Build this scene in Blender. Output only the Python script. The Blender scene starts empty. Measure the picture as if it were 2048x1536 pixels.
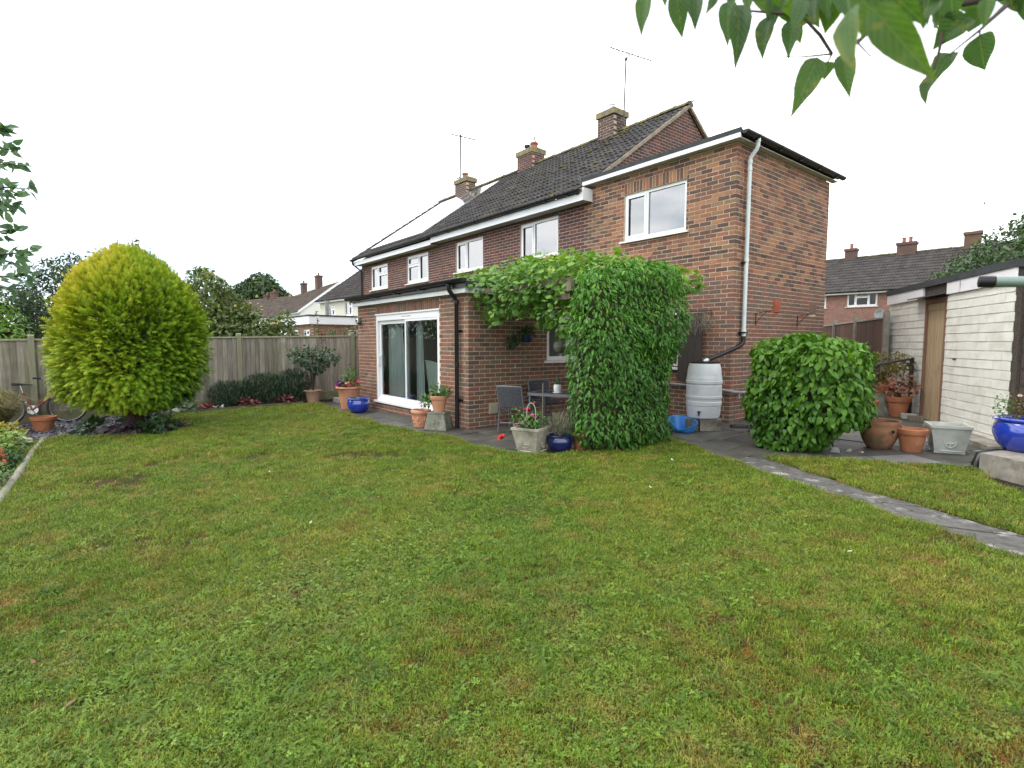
import bpy, math, random
import numpy as np
from mathutils import Vector, Matrix

R = math.radians
rng = np.random.default_rng(11)
random.seed(11)
SC = bpy.context.scene
COL = SC.collection

# ------------------------------------------------------------------ camera
CAMP = np.array([4.862, -8.684, 1.3905])
CF, CPITCH, CROLL, CYAW = 1075.2, R(4.35), 0.00136, 0.8966
def _axes():
    fw = np.array([-math.sin(CYAW)*math.cos(CPITCH), math.cos(CYAW)*math.cos(CPITCH), -math.sin(CPITCH)])
    rt = np.array([math.cos(CYAW), math.sin(CYAW), 0.0])
    up = np.cross(rt, fw)
    c, s = math.cos(CROLL), math.sin(CROLL)
    return c*rt+s*up, -s*rt+c*up, fw
AR, AU, AF = _axes()
cd = bpy.data.cameras.new('camera')
cam = bpy.data.objects.new('camera', cd)
COL.objects.link(cam)
cd.sensor_width = 36
cd.lens = CF/2048*36
cd.clip_start = 0.05
cd.clip_end = 1500
cam.matrix_world = Matrix(((AR[0], AU[0], -AF[0], CAMP[0]), (AR[1], AU[1], -AF[1], CAMP[1]), (AR[2], AU[2], -AF[2], CAMP[2]), (0, 0, 0, 1)))
cd.dof.use_dof = True
cd.dof.focus_distance = 7.5
cd.dof.aperture_fstop = 5.0
SC.camera = cam

# ------------------------------------------------------------------ sky, sun, exposure
SUN_ELEV, SUN_AZ = R(52), R(215)        # high soft sun, from behind and left of the camera
w = bpy.data.worlds.new('World'); SC.world = w; w.use_nodes = True
nt = w.node_tree; nt.nodes.clear()
def N(nt, t, **k):
    n = nt.nodes.new(t)
    for a, b in k.items():
        setattr(n, a, b)
    return n
out = N(nt, 'ShaderNodeOutputWorld'); bg = N(nt, 'ShaderNodeBackground'); bg.inputs['Strength'].default_value = 0.1
sky = N(nt, 'ShaderNodeTexSky'); sky.sky_type = 'NISHITA'; sky.sun_disc = False
sky.sun_elevation = SUN_ELEV; sky.sun_rotation = SUN_AZ
tc = N(nt, 'ShaderNodeTexCoord'); mp = N(nt, 'ShaderNodeMapping'); mp.inputs['Scale'].default_value = (1, 1, 3.2); mp.inputs['Location'].default_value = (2.3, 0.7, 0.0)
nz = N(nt, 'ShaderNodeTexNoise'); nz.inputs['Scale'].default_value = 2.1; nz.inputs['Detail'].default_value = 6; nz.inputs['Roughness'].default_value = 0.55
rp = N(nt, 'ShaderNodeValToRGB'); rp.color_ramp.elements[0].position = 0.36; rp.color_ramp.elements[1].position = 0.52
rp.color_ramp.elements[0].color = (0.50, 0.50, 0.50, 1); rp.color_ramp.elements[1].color = (1, 1, 1, 1)
cl = N(nt, 'ShaderNodeMix'); cl.data_type = 'RGBA'
rp2 = N(nt, 'ShaderNodeValToRGB')
rp2.color_ramp.elements[0].color = (8.8, 10.2, 11.2, 1); rp2.color_ramp.elements[1].color = (15.8, 15.9, 16.2, 1)
rp2.color_ramp.elements[0].position = 0.34; rp2.color_ramp.elements[1].position = 0.56
nt.links.new(tc.outputs['Generated'], mp.inputs['Vector']); nt.links.new(mp.outputs[0], nz.inputs['Vector'])
nt.links.new(nz.outputs['Fac'], rp.inputs['Fac']); nt.links.new(nz.outputs['Fac'], rp2.inputs['Fac'])
nt.links.new(rp.outputs['Color'], cl.inputs[0]); nt.links.new(sky.outputs[0], cl.inputs[6]); nt.links.new(rp2.outputs['Color'], cl.inputs[7])
nt.links.new(cl.outputs[2], bg.inputs['Color']); nt.links.new(bg.outputs[0], out.inputs['Surface'])

sl = bpy.data.lights.new('sun', 'SUN'); sl.energy = 1.1; sl.angle = R(24); sl.color = (1.0, 0.96, 0.9)
so = bpy.data.objects.new('sun', sl); COL.objects.link(so)
# the sun lamp shines along its -Z; the sky's azimuth is measured clockwise from +Y
sd = Vector((math.sin(SUN_AZ)*math.cos(SUN_ELEV), math.cos(SUN_AZ)*math.cos(SUN_ELEV), math.sin(SUN_ELEV)))
so.rotation_euler = sd.to_track_quat('Z', 'Y').to_euler()
SC.view_settings.view_transform = 'Standard'
SC.view_settings.look = 'None'
SC.view_settings.exposure = 0.82
SC.view_settings.gamma = 1.0
SC.view_settings.use_curve_mapping = False
SC.cycles.max_bounces = 6
SC.cycles.diffuse_bounces = 3
SC.cycles.glossy_bounces = 3
SC.cycles.transparent_max_bounces = 12
SC.cycles.transmission_bounces = 4
SC.cycles.caustics_reflective = False
SC.cycles.caustics_refractive = False

# ------------------------------------------------------------------ helpers: objects
def gz(x, y):
    return 0.02*min(max(y, -14.0), 6.0)

def tag(o, label=None, cat=None, group=None, kind=None):
    if label: o['label'] = label
    if cat: o['category'] = cat
    if group: o['group'] = group
    if kind: o['kind'] = kind
    return o

def empty(name, loc=(0, 0, 0), rz=0.0, label=None, cat=None, group=None):
    o = bpy.data.objects.new(name, None); COL.objects.link(o)
    o.location = loc; o.rotation_euler = (0, 0, rz)
    o.empty_display_size = 0.1
    return tag(o, label, cat, group)

def link(name, me, parent=None, mw=None):
    o = bpy.data.objects.new(name, me); COL.objects.link(o)
    if parent is not None: o.parent = parent
    if mw is not None: o.matrix_local = mw
    return o

def npmesh(name, V, F, mats, tint=None, mi=None, smooth=False):
    """V (n,3), F list of index arrays all of one width (m,k) or list of mixed lists"""
    me = bpy.data.meshes.new(name)
    V = np.asarray(V, dtype=np.float32)
    if isinstance(F, np.ndarray):
        m, k = F.shape
        loops = F.astype(np.int32).ravel(); starts = np.arange(0, m*k, k, dtype=np.int32)
    else:
        m = len(F)
        lens = np.fromiter((len(f) for f in F), dtype=np.int32, count=m)
        loops = np.fromiter((i for f in F for i in f), dtype=np.int32, count=int(lens.sum()))
        starts = np.concatenate(([0], np.cumsum(lens)[:-1])).astype(np.int32)
    me.vertices.add(len(V)); me.vertices.foreach_set('co', V.ravel())
    me.loops.add(len(loops)); me.loops.foreach_set('vertex_index', loops)
    me.polygons.add(m); me.polygons.foreach_set('loop_start', starts)
    if not isinstance(mats, (list, tuple)): mats = [mats]
    for x in mats: me.materials.append(x)
    if mi is not None: me.polygons.foreach_set('material_index', np.asarray(mi, dtype=np.int32))
    me.polygons.foreach_set('use_smooth', np.full(m, bool(smooth), dtype=bool))
    me.update(calc_edges=True)
    if tint is not None:
        a = me.attributes.new('tint', 'FLOAT', 'FACE'); a.data.foreach_set('value', np.asarray(tint, dtype=np.float32))
    return me

class MB:
    def __init__(s): s.V = []; s.F = []; s.T = []; s.I = []; s.M = None
    def add(s, V, F, t=0.5, mi=0):
        b = len(s.V)
        for v in V:
            v = Vector(v)
            s.V.append(tuple(s.M @ v) if s.M is not None else tuple(v))
        for f in F:
            s.F.append([b+i for i in f]); s.T.append(t); s.I.append(mi)
        return s
    def box(s, x0, x1, y0, y1, z0, z1, t=0.5, mi=0):
        V = [(x0, y0, z0), (x1, y0, z0), (x1, y1, z0), (x0, y1, z0), (x0, y0, z1), (x1, y0, z1), (x1, y1, z1), (x0, y1, z1)]
        return s.add(V, [(0, 3, 2, 1), (4, 5, 6, 7), (0, 1, 5, 4), (1, 2, 6, 5), (2, 3, 7, 6), (3, 0, 4, 7)], t, mi)
    def frustum(s, a, b, z0, z1, c=(0, 0), t=0.5, mi=0):
        """square-section block: half sizes a=(x,y) at z0, b at z1"""
        cx, cy = c
        V = [(cx-a[0], cy-a[1], z0), (cx+a[0], cy-a[1], z0), (cx+a[0], cy+a[1], z0), (cx-a[0], cy+a[1], z0),
             (cx-b[0], cy-b[1], z1), (cx+b[0], cy-b[1], z1), (cx+b[0], cy+b[1], z1), (cx-b[0], cy+b[1], z1)]
        return s.add(V, [(0, 3, 2, 1), (4, 5, 6, 7), (0, 1, 5, 4), (1, 2, 6, 5), (2, 3, 7, 6), (3, 0, 4, 7)], t, mi)
    def tube(s, pts, r, seg=8, t=0.5, mi=0, cap=True, twist=0):
        pts = [Vector(p) for p in pts]; n = len(pts)
        rs = r if isinstance(r, (list, tuple)) else [r]*n
        V = []; prev = None
        for i, p in enumerate(pts):
            d = (pts[min(i+1, n-1)]-pts[max(i-1, 0)])
            if d.length < 1e-9: d = Vector((0, 0, 1))
            d.normalize()
            if prev is None:
                a = Vector((0, 0, 1)) if abs(d.z) < 0.9 else Vector((1, 0, 0))
                u = d.cross(a).normalized()
            else:
                u = (prev - d*prev.dot(d))
                u = u.normalized() if u.length > 1e-6 else d.orthogonal().normalized()
            prev = u; v = d.cross(u)
            for k in range(seg):
                an = 2*math.pi*k/seg+twist
                V.append(p+u*(math.cos(an)*rs[i])+v*(math.sin(an)*rs[i]))
        F = []
        for i in range(n-1):
            for k in range(seg):
                k2 = (k+1) % seg
                F.append((i*seg+k, i*seg+k2, (i+1)*seg+k2, (i+1)*seg+k))
        if cap: F.append(tuple(range(seg-1, -1, -1))); F.append(tuple((n-1)*seg+k for k in range(seg)))
        return s.add(V, F, t, mi)
    def lathe(s, prof, seg=24, c=(0, 0, 0), t=0.5, mi=0, capb=True, capt=False, wob=0.0):
        V = []; n = len(prof)
        for r_, z in prof:
            for k in range(seg):
                a = 2*math.pi*k/seg
                rr = r_*(1+wob*math.sin(3*a+z*20))
                V.append((c[0]+rr*math.cos(a), c[1]+rr*math.sin(a), c[2]+z))
        F = []
        for i in range(n-1):
            for k in range(seg):
                k2 = (k+1) % seg
                F.append((i*seg+k, i*seg+k2, (i+1)*seg+k2, (i+1)*seg+k))
        if capb: F.append(tuple(range(seg-1, -1, -1)))
        if capt: F.append(tuple((n-1)*seg+k for k in range(seg)))
        return s.add(V, F, t, mi)
    def prism(s, poly, z0, z1, t=0.5, mi=0):
        n = len(poly); V = [(x, y, z0) for x, y in poly]+[(x, y, z1) for x, y in poly]
        F = [tuple(range(n-1, -1, -1)), tuple(range(n, 2*n))]+[(i, (i+1) % n, n+(i+1) % n, n+i) for i in range(n)]
        return s.add(V, F, t, mi)
    def sphere(s, c, r, seg=10, rings=6, t=0.5, mi=0, sq=(1, 1, 1)):
        V = [(c[0], c[1], c[2]-r*sq[2])]; F = []
        for i in range(1, rings):
            ph = math.pi*i/rings
            for k in range(seg):
                a = 2*math.pi*k/seg
                V.append((c[0]+r*sq[0]*math.sin(ph)*math.cos(a), c[1]+r*sq[1]*math.sin(ph)*math.sin(a), c[2]-r*sq[2]*math.cos(ph)))
        V.append((c[0], c[1], c[2]+r*sq[2])); top = len(V)-1
        for k in range(seg):
            F.append((0, 1+(k+1) % seg, 1+k)); F.append((top, 1+(rings-2)*seg+k, 1+(rings-2)*seg+(k+1) % seg))
        for i in range(rings-2):
            for k in range(seg):
                F.append((1+i*seg+k, 1+i*seg+(k+1) % seg, 1+(i+1)*seg+(k+1) % seg, 1+(i+1)*seg+k))
        return s.add(V, F, t, mi)
    def mesh(s, name, mats, smooth=None):
        me = npmesh(name, np.array(s.V).reshape(-1, 3), s.F, mats, s.T, s.I, smooth=bool(smooth))
        if smooth: me.set_sharp_from_angle(angle=R(smooth))
        return me
    def build(s, name, mats, parent=None, smooth=None, mw=None):
        return link(name, s.mesh(name, mats, smooth), parent, mw)

# ------------------------------------------------------------------ helpers: materials
def nodes(name):
    m = bpy.data.materials.new(name); m.use_nodes = True
    nt = m.node_tree
    return m, nt, nt.nodes['Principled BSDF']

def ramp(nt, cols, inp, pos=None, const=False):
    r = N(nt, 'ShaderNodeValToRGB'); cr = r.color_ramp
    if const: cr.interpolation = 'CONSTANT'
    n = len(cols)
    while len(cr.elements) < n: cr.elements.new(0.5)
    for i, c in enumerate(cols):
        cr.elements[i].position = pos[i] if pos else (i/n if const else i/max(n-1, 1))
        cr.elements[i].color = (c[0], c[1], c[2], 1)
    if inp is not None: nt.links.new(inp, r.inputs['Fac'])
    return r.outputs['Color']

def noise(nt, scale, detail=4, rough=0.55, vec=None, dist=0.0, stretch=None):
    n = N(nt, 'ShaderNodeTexNoise'); n.inputs['Scale'].default_value = scale; n.inputs['Detail'].default_value = detail
    n.inputs['Roughness'].default_value = rough; n.inputs['Distortion'].default_value = dist
    if vec is None: vec = N(nt, 'ShaderNodeNewGeometry').outputs['Position']
    if stretch is not None:
        mp = N(nt, 'ShaderNodeMapping'); mp.inputs['Scale'].default_value = stretch
        nt.links.new(vec, mp.inputs['Vector']); vec = mp.outputs[0]
    nt.links.new(vec, n.inputs['Vector'])
    return n.outputs['Fac']

def mixc(nt, f, a, b, mode='MIX'):
    n = N(nt, 'ShaderNodeMix'); n.data_type = 'RGBA'; n.blend_type = mode
    for sock, v in ((n.inputs[0], f), (n.inputs[6], a), (n.inputs[7], b)):
        if isinstance(v, (int, float)): sock.default_value = v
        elif isinstance(v, tuple): sock.default_value = (*v[:3], 1)
        else: nt.links.new(v, sock)
    return n.outputs[2]

def mth(nt, op, a, b=0.0, c=None):
    n = N(nt, 'ShaderNodeMath'); n.operation = op
    for i, v in enumerate((a, b, c)):
        if v is None: continue
        if isinstance(v, (int, float)): n.inputs[i].default_value = v
        else: nt.links.new(v, n.inputs[i])
    return n.outputs[0]

def attr(nt, name='tint'):
    a = N(nt, 'ShaderNodeAttribute'); a.attribute_name = name; return a.outputs['Fac']

def orand(nt): return N(nt, 'ShaderNodeObjectInfo').outputs['Random']

def bump(nt, b, h, strength=0.3, dist=0.01):
    n = N(nt, 'ShaderNodeBump'); n.inputs['Strength'].default_value = strength; n.inputs['Distance'].default_value = dist
    nt.links.new(h, n.inputs['Height']); nt.links.new(n.outputs[0], b.inputs['Normal'])

def scalec(nt, col, fac):
    """multiply a colour by a scalar socket"""
    c = N(nt, 'ShaderNodeCombineColor')
    for i in range(3): nt.links.new(fac, c.inputs[i])
    return mixc(nt, 1.0, col, c.outputs[0], 'MULTIPLY')

def pm(name, c1, c2=None, scale=6, rough=0.6, bmp=0.0, bscale=60, tint=0.0, orn=0.0, spec=0.4, metal=0.0, lo=0.35, hi=0.65, stretch=None,
       stain=None, stain_scale=3, stain_pos=(0.5, 0.65), coat=0.0, detail=5, bdist=0.006):
    m, nt, b = nodes(name)
    if c2 is None: c2 = tuple(x*0.8 for x in c1)
    col = ramp(nt, [c1, c2], noise(nt, scale, detail, stretch=stretch), [lo, hi])
    if stain is not None:
        f = ramp(nt, [(0, 0, 0), (1, 1, 1)], noise(nt, stain_scale, 6, 0.65), list(stain_pos))
        col = mixc(nt, f, col, stain)
    if tint:
        col = scalec(nt, col, mth(nt, 'MULTIPLY_ADD', attr(nt), tint, 1-tint/2))
    if orn:
        col = scalec(nt, col, mth(nt, 'MULTIPLY_ADD', orand(nt), orn, 1-orn/2))
    nt.links.new(col, b.inputs['Base Color'])
    b.inputs['Roughness'].default_value = rough; b.inputs['Metallic'].default_value = metal
    b.inputs['Specular IOR Level'].default_value = spec
    if coat: b.inputs['Coat Weight'].default_value = coat; b.inputs['Coat Roughness'].default_value = 0.08
    if bmp: bump(nt, b, noise(nt, bscale, 4, 0.6, stretch=stretch), bmp, bdist)
    return m

def brickmat(name, cols, stain=(0.12, 0.10, 0.08), stain_amt=0.35):
    m, nt, b = nodes(name)
    t = attr(nt)
    col = ramp(nt, cols, t, const=True)
    mot = noise(nt, 22, 5, 0.65)
    col = scalec(nt, col, mth(nt, 'MULTIPLY_ADD', mot, 1.0, 0.52))
    col = mixc(nt, mth(nt, 'MULTIPLY', ramp(nt, [(0, 0, 0), (1, 1, 1)], noise(nt, 60, 3, 0.6, stretch=(1, 1, 0.35)), [0.55, 0.75]), 0.35), col, (0.08, 0.05, 0.045))
    col = mixc(nt, mth(nt, 'MULTIPLY', ramp(nt, [(0, 0, 0), (1, 1, 1)], noise(nt, 1.3, 6, 0.6), [0.48, 0.72]), stain_amt), col, stain)
    col = mixc(nt, mth(nt, 'MULTIPLY', ramp(nt, [(0, 0, 0), (1, 1, 1)], noise(nt, 1.0, 5, 0.6, stretch=(2.6, 2.6, 0.22)), [0.50, 0.70]), 0.38), col, (0.085, 0.07, 0.055))
    col = mixc(nt, mth(nt, 'MULTIPLY', ramp(nt, [(0, 0, 0), (1, 1, 1)], noise(nt, 2.4, 6, 0.7), [0.60, 0.74]), 0.30), col, (0.38, 0.31, 0.25))
    nt.links.new(col, b.inputs['Base Color'])
    b.inputs['Roughness'].default_value = 0.85; b.inputs['Specular IOR Level'].default_value = 0.25
    bump(nt, b, noise(nt, 140, 4, 0.7), 0.35, 0.004)
    return m

def leafmat(name, cols, trans=0.3, rough=0.42, spec=0.35, pos=None, tcol=None, world=0.0, wscale=2.0):
    m, nt, b = nodes(name)
    t = attr(nt)
    if world: t = mth(nt, 'ADD', t, mth(nt, 'MULTIPLY_ADD', noise(nt, wscale, 3), world*2, -world))
    col = ramp(nt, cols, t, pos)
    col = scalec(nt, col, mth(nt, 'MULTIPLY_ADD', noise(nt, 60, 2), 0.5, 0.75))
    nt.links.new(col, b.inputs['Base Color'])
    b.inputs['Roughness'].default_value = rough; b.inputs['Specular IOR Level'].default_value = spec
    tr = N(nt, 'ShaderNodeBsdfTranslucent'); mx = N(nt, 'ShaderNodeMixShader'); mx.inputs[0].default_value = trans
    tl = mixc(nt, 1.0, col, tcol or (1.25, 1.3, 0.6), 'MULTIPLY')
    nt.links.new(tl, tr.inputs['Color'])
    o = nt.nodes['Material Output']
    nt.links.new(b.outputs[0], mx.inputs[1]); nt.links.new(tr.outputs[0], mx.inputs[2]); nt.links.new(mx.outputs[0], o.inputs['Surface'])
    return m

def glassmat(name, ior=1.75, tintc=(0.93, 0.97, 0.95)):
    m, nt, b = nodes(name)
    nt.nodes.remove(b)
    fr = N(nt, 'ShaderNodeFresnel'); fr.inputs['IOR'].default_value = ior
    tr = N(nt, 'ShaderNodeBsdfTransparent'); tr.inputs['Color'].default_value = (*tintc, 1)
    gl = N(nt, 'ShaderNodeBsdfGlossy'); gl.inputs['Roughness'].default_value = 0.0; gl.inputs['Color'].default_value = (1, 1, 1, 1)
    mx = N(nt, 'ShaderNodeMixShader')
    nt.links.new(fr.outputs[0], mx.inputs[0]); nt.links.new(tr.outputs[0], mx.inputs[1]); nt.links.new(gl.outputs[0], mx.inputs[2])
    nt.links.new(mx.outputs[0], nt.nodes['Material Output'].inputs['Surface'])
    return m

K = {}
K['mortar'] = pm('mortar', (0.56, 0.45, 0.33), (0.42, 0.335, 0.25), 9, 0.95, 0.4, 120, spec=0.1)
K['mortar_dark'] = pm('mortar_dark', (0.50, 0.38, 0.32), (0.40, 0.30, 0.25), 9, 0.95, 0.4, 120, spec=0.1)
K['brick_main'] = brickmat('brick_main', [(0.095, 0.045, 0.040), (0.078, 0.043, 0.040), (0.115, 0.050, 0.040), (0.068, 0.040, 0.042), (0.09, 0.052, 0.046), (0.16, 0.058, 0.042), (0.075, 0.047, 0.045), (0.10, 0.048, 0.043)], (0.07, 0.05, 0.045), 0.2)
K['brick_multi'] = brickmat('brick_multi', [(0.275, 0.128, 0.075), (0.22, 0.097, 0.062), (0.088, 0.054, 0.047), (0.31, 0.152, 0.083), (0.17, 0.09, 0.063), (0.105, 0.064, 0.052), (0.215, 0.135, 0.08), (0.17, 0.075, 0.052), (0.285, 0.142, 0.083), (0.13, 0.073, 0.056), (0.255, 0.112, 0.066), (0.125, 0.07, 0.054)], (0.2, 0.13, 0.09), 0.2)
K['brick_red'] = brickmat('brick_red', [(0.20, 0.095, 0.068), (0.175, 0.095, 0.07), (0.22, 0.09, 0.06), (0.15, 0.10, 0.08), (0.19, 0.085, 0.06), (0.125, 0.085, 0.072), (0.20, 0.11, 0.078), (0.16, 0.09, 0.07)], (0.13, 0.10, 0.08), 0.5)
K['brick_sun'] = brickmat('brick_sun', [(0.22, 0.11, 0.078), (0.19, 0.125, 0.09), (0.23, 0.095, 0.068), (0.16, 0.10, 0.075), (0.22, 0.085, 0.06), (0.12, 0.08, 0.065), (0.25, 0.13, 0.085), (0.21, 0.10, 0.07)], (0.15, 0.115, 0.075), 0.5)
K['brick_far'] = brickmat('brick_far', [(0.2, 0.10, 0.08), (0.17, 0.09, 0.075), (0.22, 0.11, 0.08), (0.15, 0.09, 0.075)], (0.16, 0.11, 0.09), 0.3)
K['brick_chim'] = brickmat('brick_chim', [(0.095, 0.06, 0.056), (0.08, 0.057, 0.055), (0.11, 0.065, 0.057), (0.075, 0.055, 0.052)], (0.19, 0.145, 0.06), 0.55)
K['tile'] = pm('roof_tile', (0.074, 0.068, 0.066), (0.042, 0.039, 0.039), 9, 0.8, 0.5, 90, orn=0.45, tint=0.3, spec=0.3, stain=(0.14, 0.115, 0.04), stain_scale=1.6, stain_pos=(0.56, 0.74))
K['tile_far'] = pm('roof_tile_far', (0.068, 0.06, 0.056), (0.045, 0.04, 0.038), 3, 0.85, 0.4, 60, tint=0.4, spec=0.3)
K['tile_brown'] = pm('roof_tile_brown', (0.125, 0.098, 0.082), (0.08, 0.064, 0.055), 2, 0.85, 0.4, 60, tint=0.4, spec=0.25)
K['ridge'] = pm('ridge_tile', (0.13, 0.115, 0.07), (0.075, 0.07, 0.055), 12, 0.9, 0.6, 60, spec=0.2, stain=(0.2, 0.17, 0.05), stain_scale=6)
K['verge'] = pm('verge_mortar', (0.34, 0.28, 0.21), (0.2, 0.17, 0.13), 8, 0.95, 0.6, 60, spec=0.2)
K['upvc'] = pm('white_upvc', (0.80, 0.80, 0.82), (0.76, 0.77, 0.79), 2, 0.3, spec=0.5)
K['upvc_sill'] = pm('white_sill', (0.78, 0.77, 0.75), (0.66, 0.65, 0.60), 4, 0.5, spec=0.4)
K['white_fascia'] = pm('white_fascia', (0.80, 0.80, 0.83), (0.74, 0.75, 0.78), 1.5, 0.35, stain=(0.6, 0.58, 0.52), stain_pos=(0.62, 0.85))
K['soffit'] = pm('soffit', (0.55, 0.53, 0.46), (0.46, 0.44, 0.37), 3, 0.7)
K['black_pvc'] = pm('black_pvc', (0.010, 0.010, 0.012), (0.014, 0.014, 0.016), 5, 0.35, spec=0.35)
K['grey_pvc'] = pm('grey_pvc', (0.64, 0.69, 0.69), (0.58, 0.63, 0.63), 4, 0.38, stain=(0.42, 0.44, 0.42), stain_pos=(0.55, 0.85))
K['felt'] = pm('roof_felt', (0.06, 0.065, 0.068), (0.045, 0.047, 0.05), 8, 0.9, 0.4, 200, spec=0.2)
K['lead'] = pm('lead', (0.3, 0.31, 0.32), (0.2, 0.2, 0.2), 6, 0.6)
K['glass'] = glassmat('window_glass', 3.2, (0.97, 0.98, 0.98))
K['door_glass'] = glassmat('door_glass', 1.6, (0.88, 0.96, 0.93))
K['net'] = pm('net_curtain', (0.90, 0.91, 0.93), (0.84, 0.86, 0.89), 1.2, 0.9, spec=0.1)
K['blind'] = pm('window_blind', (0.60, 0.63, 0.67), (0.55, 0.58, 0.62), 1.0, 0.8, spec=0.1)
K['room'] = pm('room_plaster', (0.75, 0.75, 0.72), (0.70, 0.70, 0.66), 1, 0.9)
K['room_dark'] = pm('room_carpet', (0.10, 0.075, 0.06), (0.07, 0.05, 0.045), 30, 0.95)
K['solar'] = pm('solar_glass', (0.10, 0.11, 0.13), (0.10, 0.11, 0.13), 2, 0.05, spec=1.0, coat=1.0)
K['solar'].node_tree.nodes['Principled BSDF'].inputs['IOR'].default_value = 2.6
K['alu'] = pm('aluminium', (0.55, 0.56, 0.57), (0.5, 0.5, 0.51), 5, 0.35, metal=0.9)
K['aerial'] = pm('aerial_metal', (0.09, 0.085, 0.09), (0.06, 0.058, 0.06), 9, 0.6)
K['terracotta'] = pm('terracotta', (0.42, 0.17, 0.085), (0.34, 0.13, 0.065), 7, 0.75, 0.3, 140, spec=0.25, stain=(0.42, 0.28, 0.2), stain_scale=5, stain_pos=(0.58, 0.8))
K['terracotta_light'] = pm('terracotta_light', (0.56, 0.27, 0.16), (0.50, 0.235, 0.14), 6, 0.7, 0.2, 140, spec=0.25, stain=(0.55, 0.37, 0.27), stain_scale=7, stain_pos=(0.6, 0.85))
K['terracotta_old'] = pm('terracotta_old', (0.30, 0.145, 0.08), (0.17, 0.10, 0.06), 5, 0.85, 0.5, 90, spec=0.2, stain=(0.10, 0.085, 0.05), stain_scale=4, stain_pos=(0.5, 0.68))
K['terracotta_pale'] = pm('terracotta_pale', (0.40, 0.26, 0.19), (0.33, 0.21, 0.155), 6, 0.8, 0.3, 140, spec=0.2)
K['blue_glaze'] = pm('blue_glaze', (0.012, 0.03, 0.30), (0.016, 0.05, 0.38), 6, 0.12, 0.06, 30, spec=0.7, coat=0.8)
K['navy_glaze'] = pm('navy_glaze', (0.008, 0.014, 0.085), (0.012, 0.02, 0.11), 6, 0.15, 0.06, 30, spec=0.7, coat=0.6)
K['stone'] = pm('cast_stone', (0.40, 0.37, 0.30), (0.27, 0.255, 0.2), 7, 0.92, 0.7, 110, spec=0.2, stain=(0.14, 0.14, 0.085), stain_scale=6, stain_pos=(0.5, 0.72))
K['stone_dark'] = pm('weathered_stone', (0.24, 0.24, 0.20), (0.15, 0.155, 0.12), 9, 0.92, 0.7, 110, spec=0.2, stain=(0.09, 0.10, 0.06), stain_scale=6)
K['stone_grey'] = pm('grey_stone', (0.42, 0.43, 0.39), (0.32, 0.33, 0.29), 6, 0.9, 0.6, 110, spec=0.2, stain=(0.2, 0.2, 0.14), stain_scale=4, stain_pos=(0.55, 0.8))
K['concrete'] = pm('concrete', (0.30, 0.275, 0.235), (0.2, 0.185, 0.155), 8, 0.95, 0.7, 150, spec=0.2, stain=(0.12, 0.105, 0.08), stain_scale=3)
K['slab'] = pm('paving', (0.115, 0.105, 0.09), (0.07, 0.064, 0.056), 4, 0.6, 0.5, 90, orn=0.4, spec=0.4, stain=(0.05, 0.05, 0.04), stain_scale=1.7, stain_pos=(0.42, 0.62))
K['slab_pale'] = pm('paving_pale', (0.23, 0.23, 0.235), (0.15, 0.15, 0.15), 4, 0.3, 0.4, 90, orn=0.2, spec=0.4)
K['path'] = pm('path_concrete', (0.125, 0.118, 0.108), (0.065, 0.062, 0.056), 14, 0.8, 0.8, 120, orn=0.2, spec=0.3, stain=(0.33, 0.31, 0.29), stain_scale=5, stain_pos=(0.56, 0.68), bdist=0.01)
K['soil'] = pm('soil', (0.045, 0.032, 0.023), (0.022, 0.016, 0.012), 20, 0.95, 0.9, 60, spec=0.15, bdist=0.03)
K['fence'] = pm('fence_board', (0.34, 0.305, 0.255), (0.20, 0.178, 0.148), 5, 0.9, 0.5, 60, orn=0.6, spec=0.15, stretch=(6, 6, 0.5), stain=(0.15, 0.155, 0.085), stain_scale=1.1, stain_pos=(0.5, 0.75))
K['fence_post'] = pm('fence_post', (0.27, 0.26, 0.18), (0.2, 0.2, 0.13), 5, 0.9, 0.5, 60, spec=0.15, stretch=(6, 6, 0.6))
K['gravel_board'] = pm('gravel_board', (0.21, 0.2, 0.12), (0.14, 0.14, 0.08), 5, 0.9, 0.5, 60, spec=0.15)
K['fence_brown'] = pm('fence_brown', (0.155, 0.088, 0.064), (0.105, 0.06, 0.046), 6, 0.8, 0.5, 60, orn=0.6, spec=0.2, stretch=(6, 6, 0.5))
K['post_conc'] = pm('concrete_post', (0.30, 0.27, 0.235), (0.22, 0.2, 0.175), 8, 0.95, 0.5, 150, spec=0.2)
K['dark_board'] = pm('dark_board', (0.075, 0.062, 0.055), (0.045, 0.038, 0.036), 6, 0.75, 0.4, 60, spec=0.3, stretch=(8, 8, 0.5))
K['garage_white'] = pm('garage_paint', (0.83, 0.82, 0.75), (0.75, 0.74, 0.665), 5, 0.9, 1.0, 70, orn=0.06, spec=0.2, stain=(0.66, 0.635, 0.54), stain_scale=2.6, stain_pos=(0.52, 0.72), bdist=0.02)
K['pebbledash'] = pm('pebbledash', (0.11, 0.085, 0.07), (0.05, 0.042, 0.038), 60, 0.95, 1.0, 90, spec=0.2, bdist=0.02)
K['door_wood'] = pm('door_wood', (0.44, 0.33, 0.20), (0.34, 0.245, 0.145), 4, 0.75, 0.3, 80, orn=0.2, spec=0.25, stretch=(9, 9, 0.5), stain=(0.22, 0.17, 0.12), stain_scale=3, stain_pos=(0.55, 0.85))
K['frame_wood'] = pm('frame_wood', (0.25, 0.13, 0.085), (0.19, 0.11, 0.08), 5, 0.75, 0.3, 80, spec=0.25, stretch=(9, 9, 0.5))
K['handrail'] = pm('black_paint', (0.018, 0.018, 0.02), (0.03, 0.028, 0.028), 9, 0.5)
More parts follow.
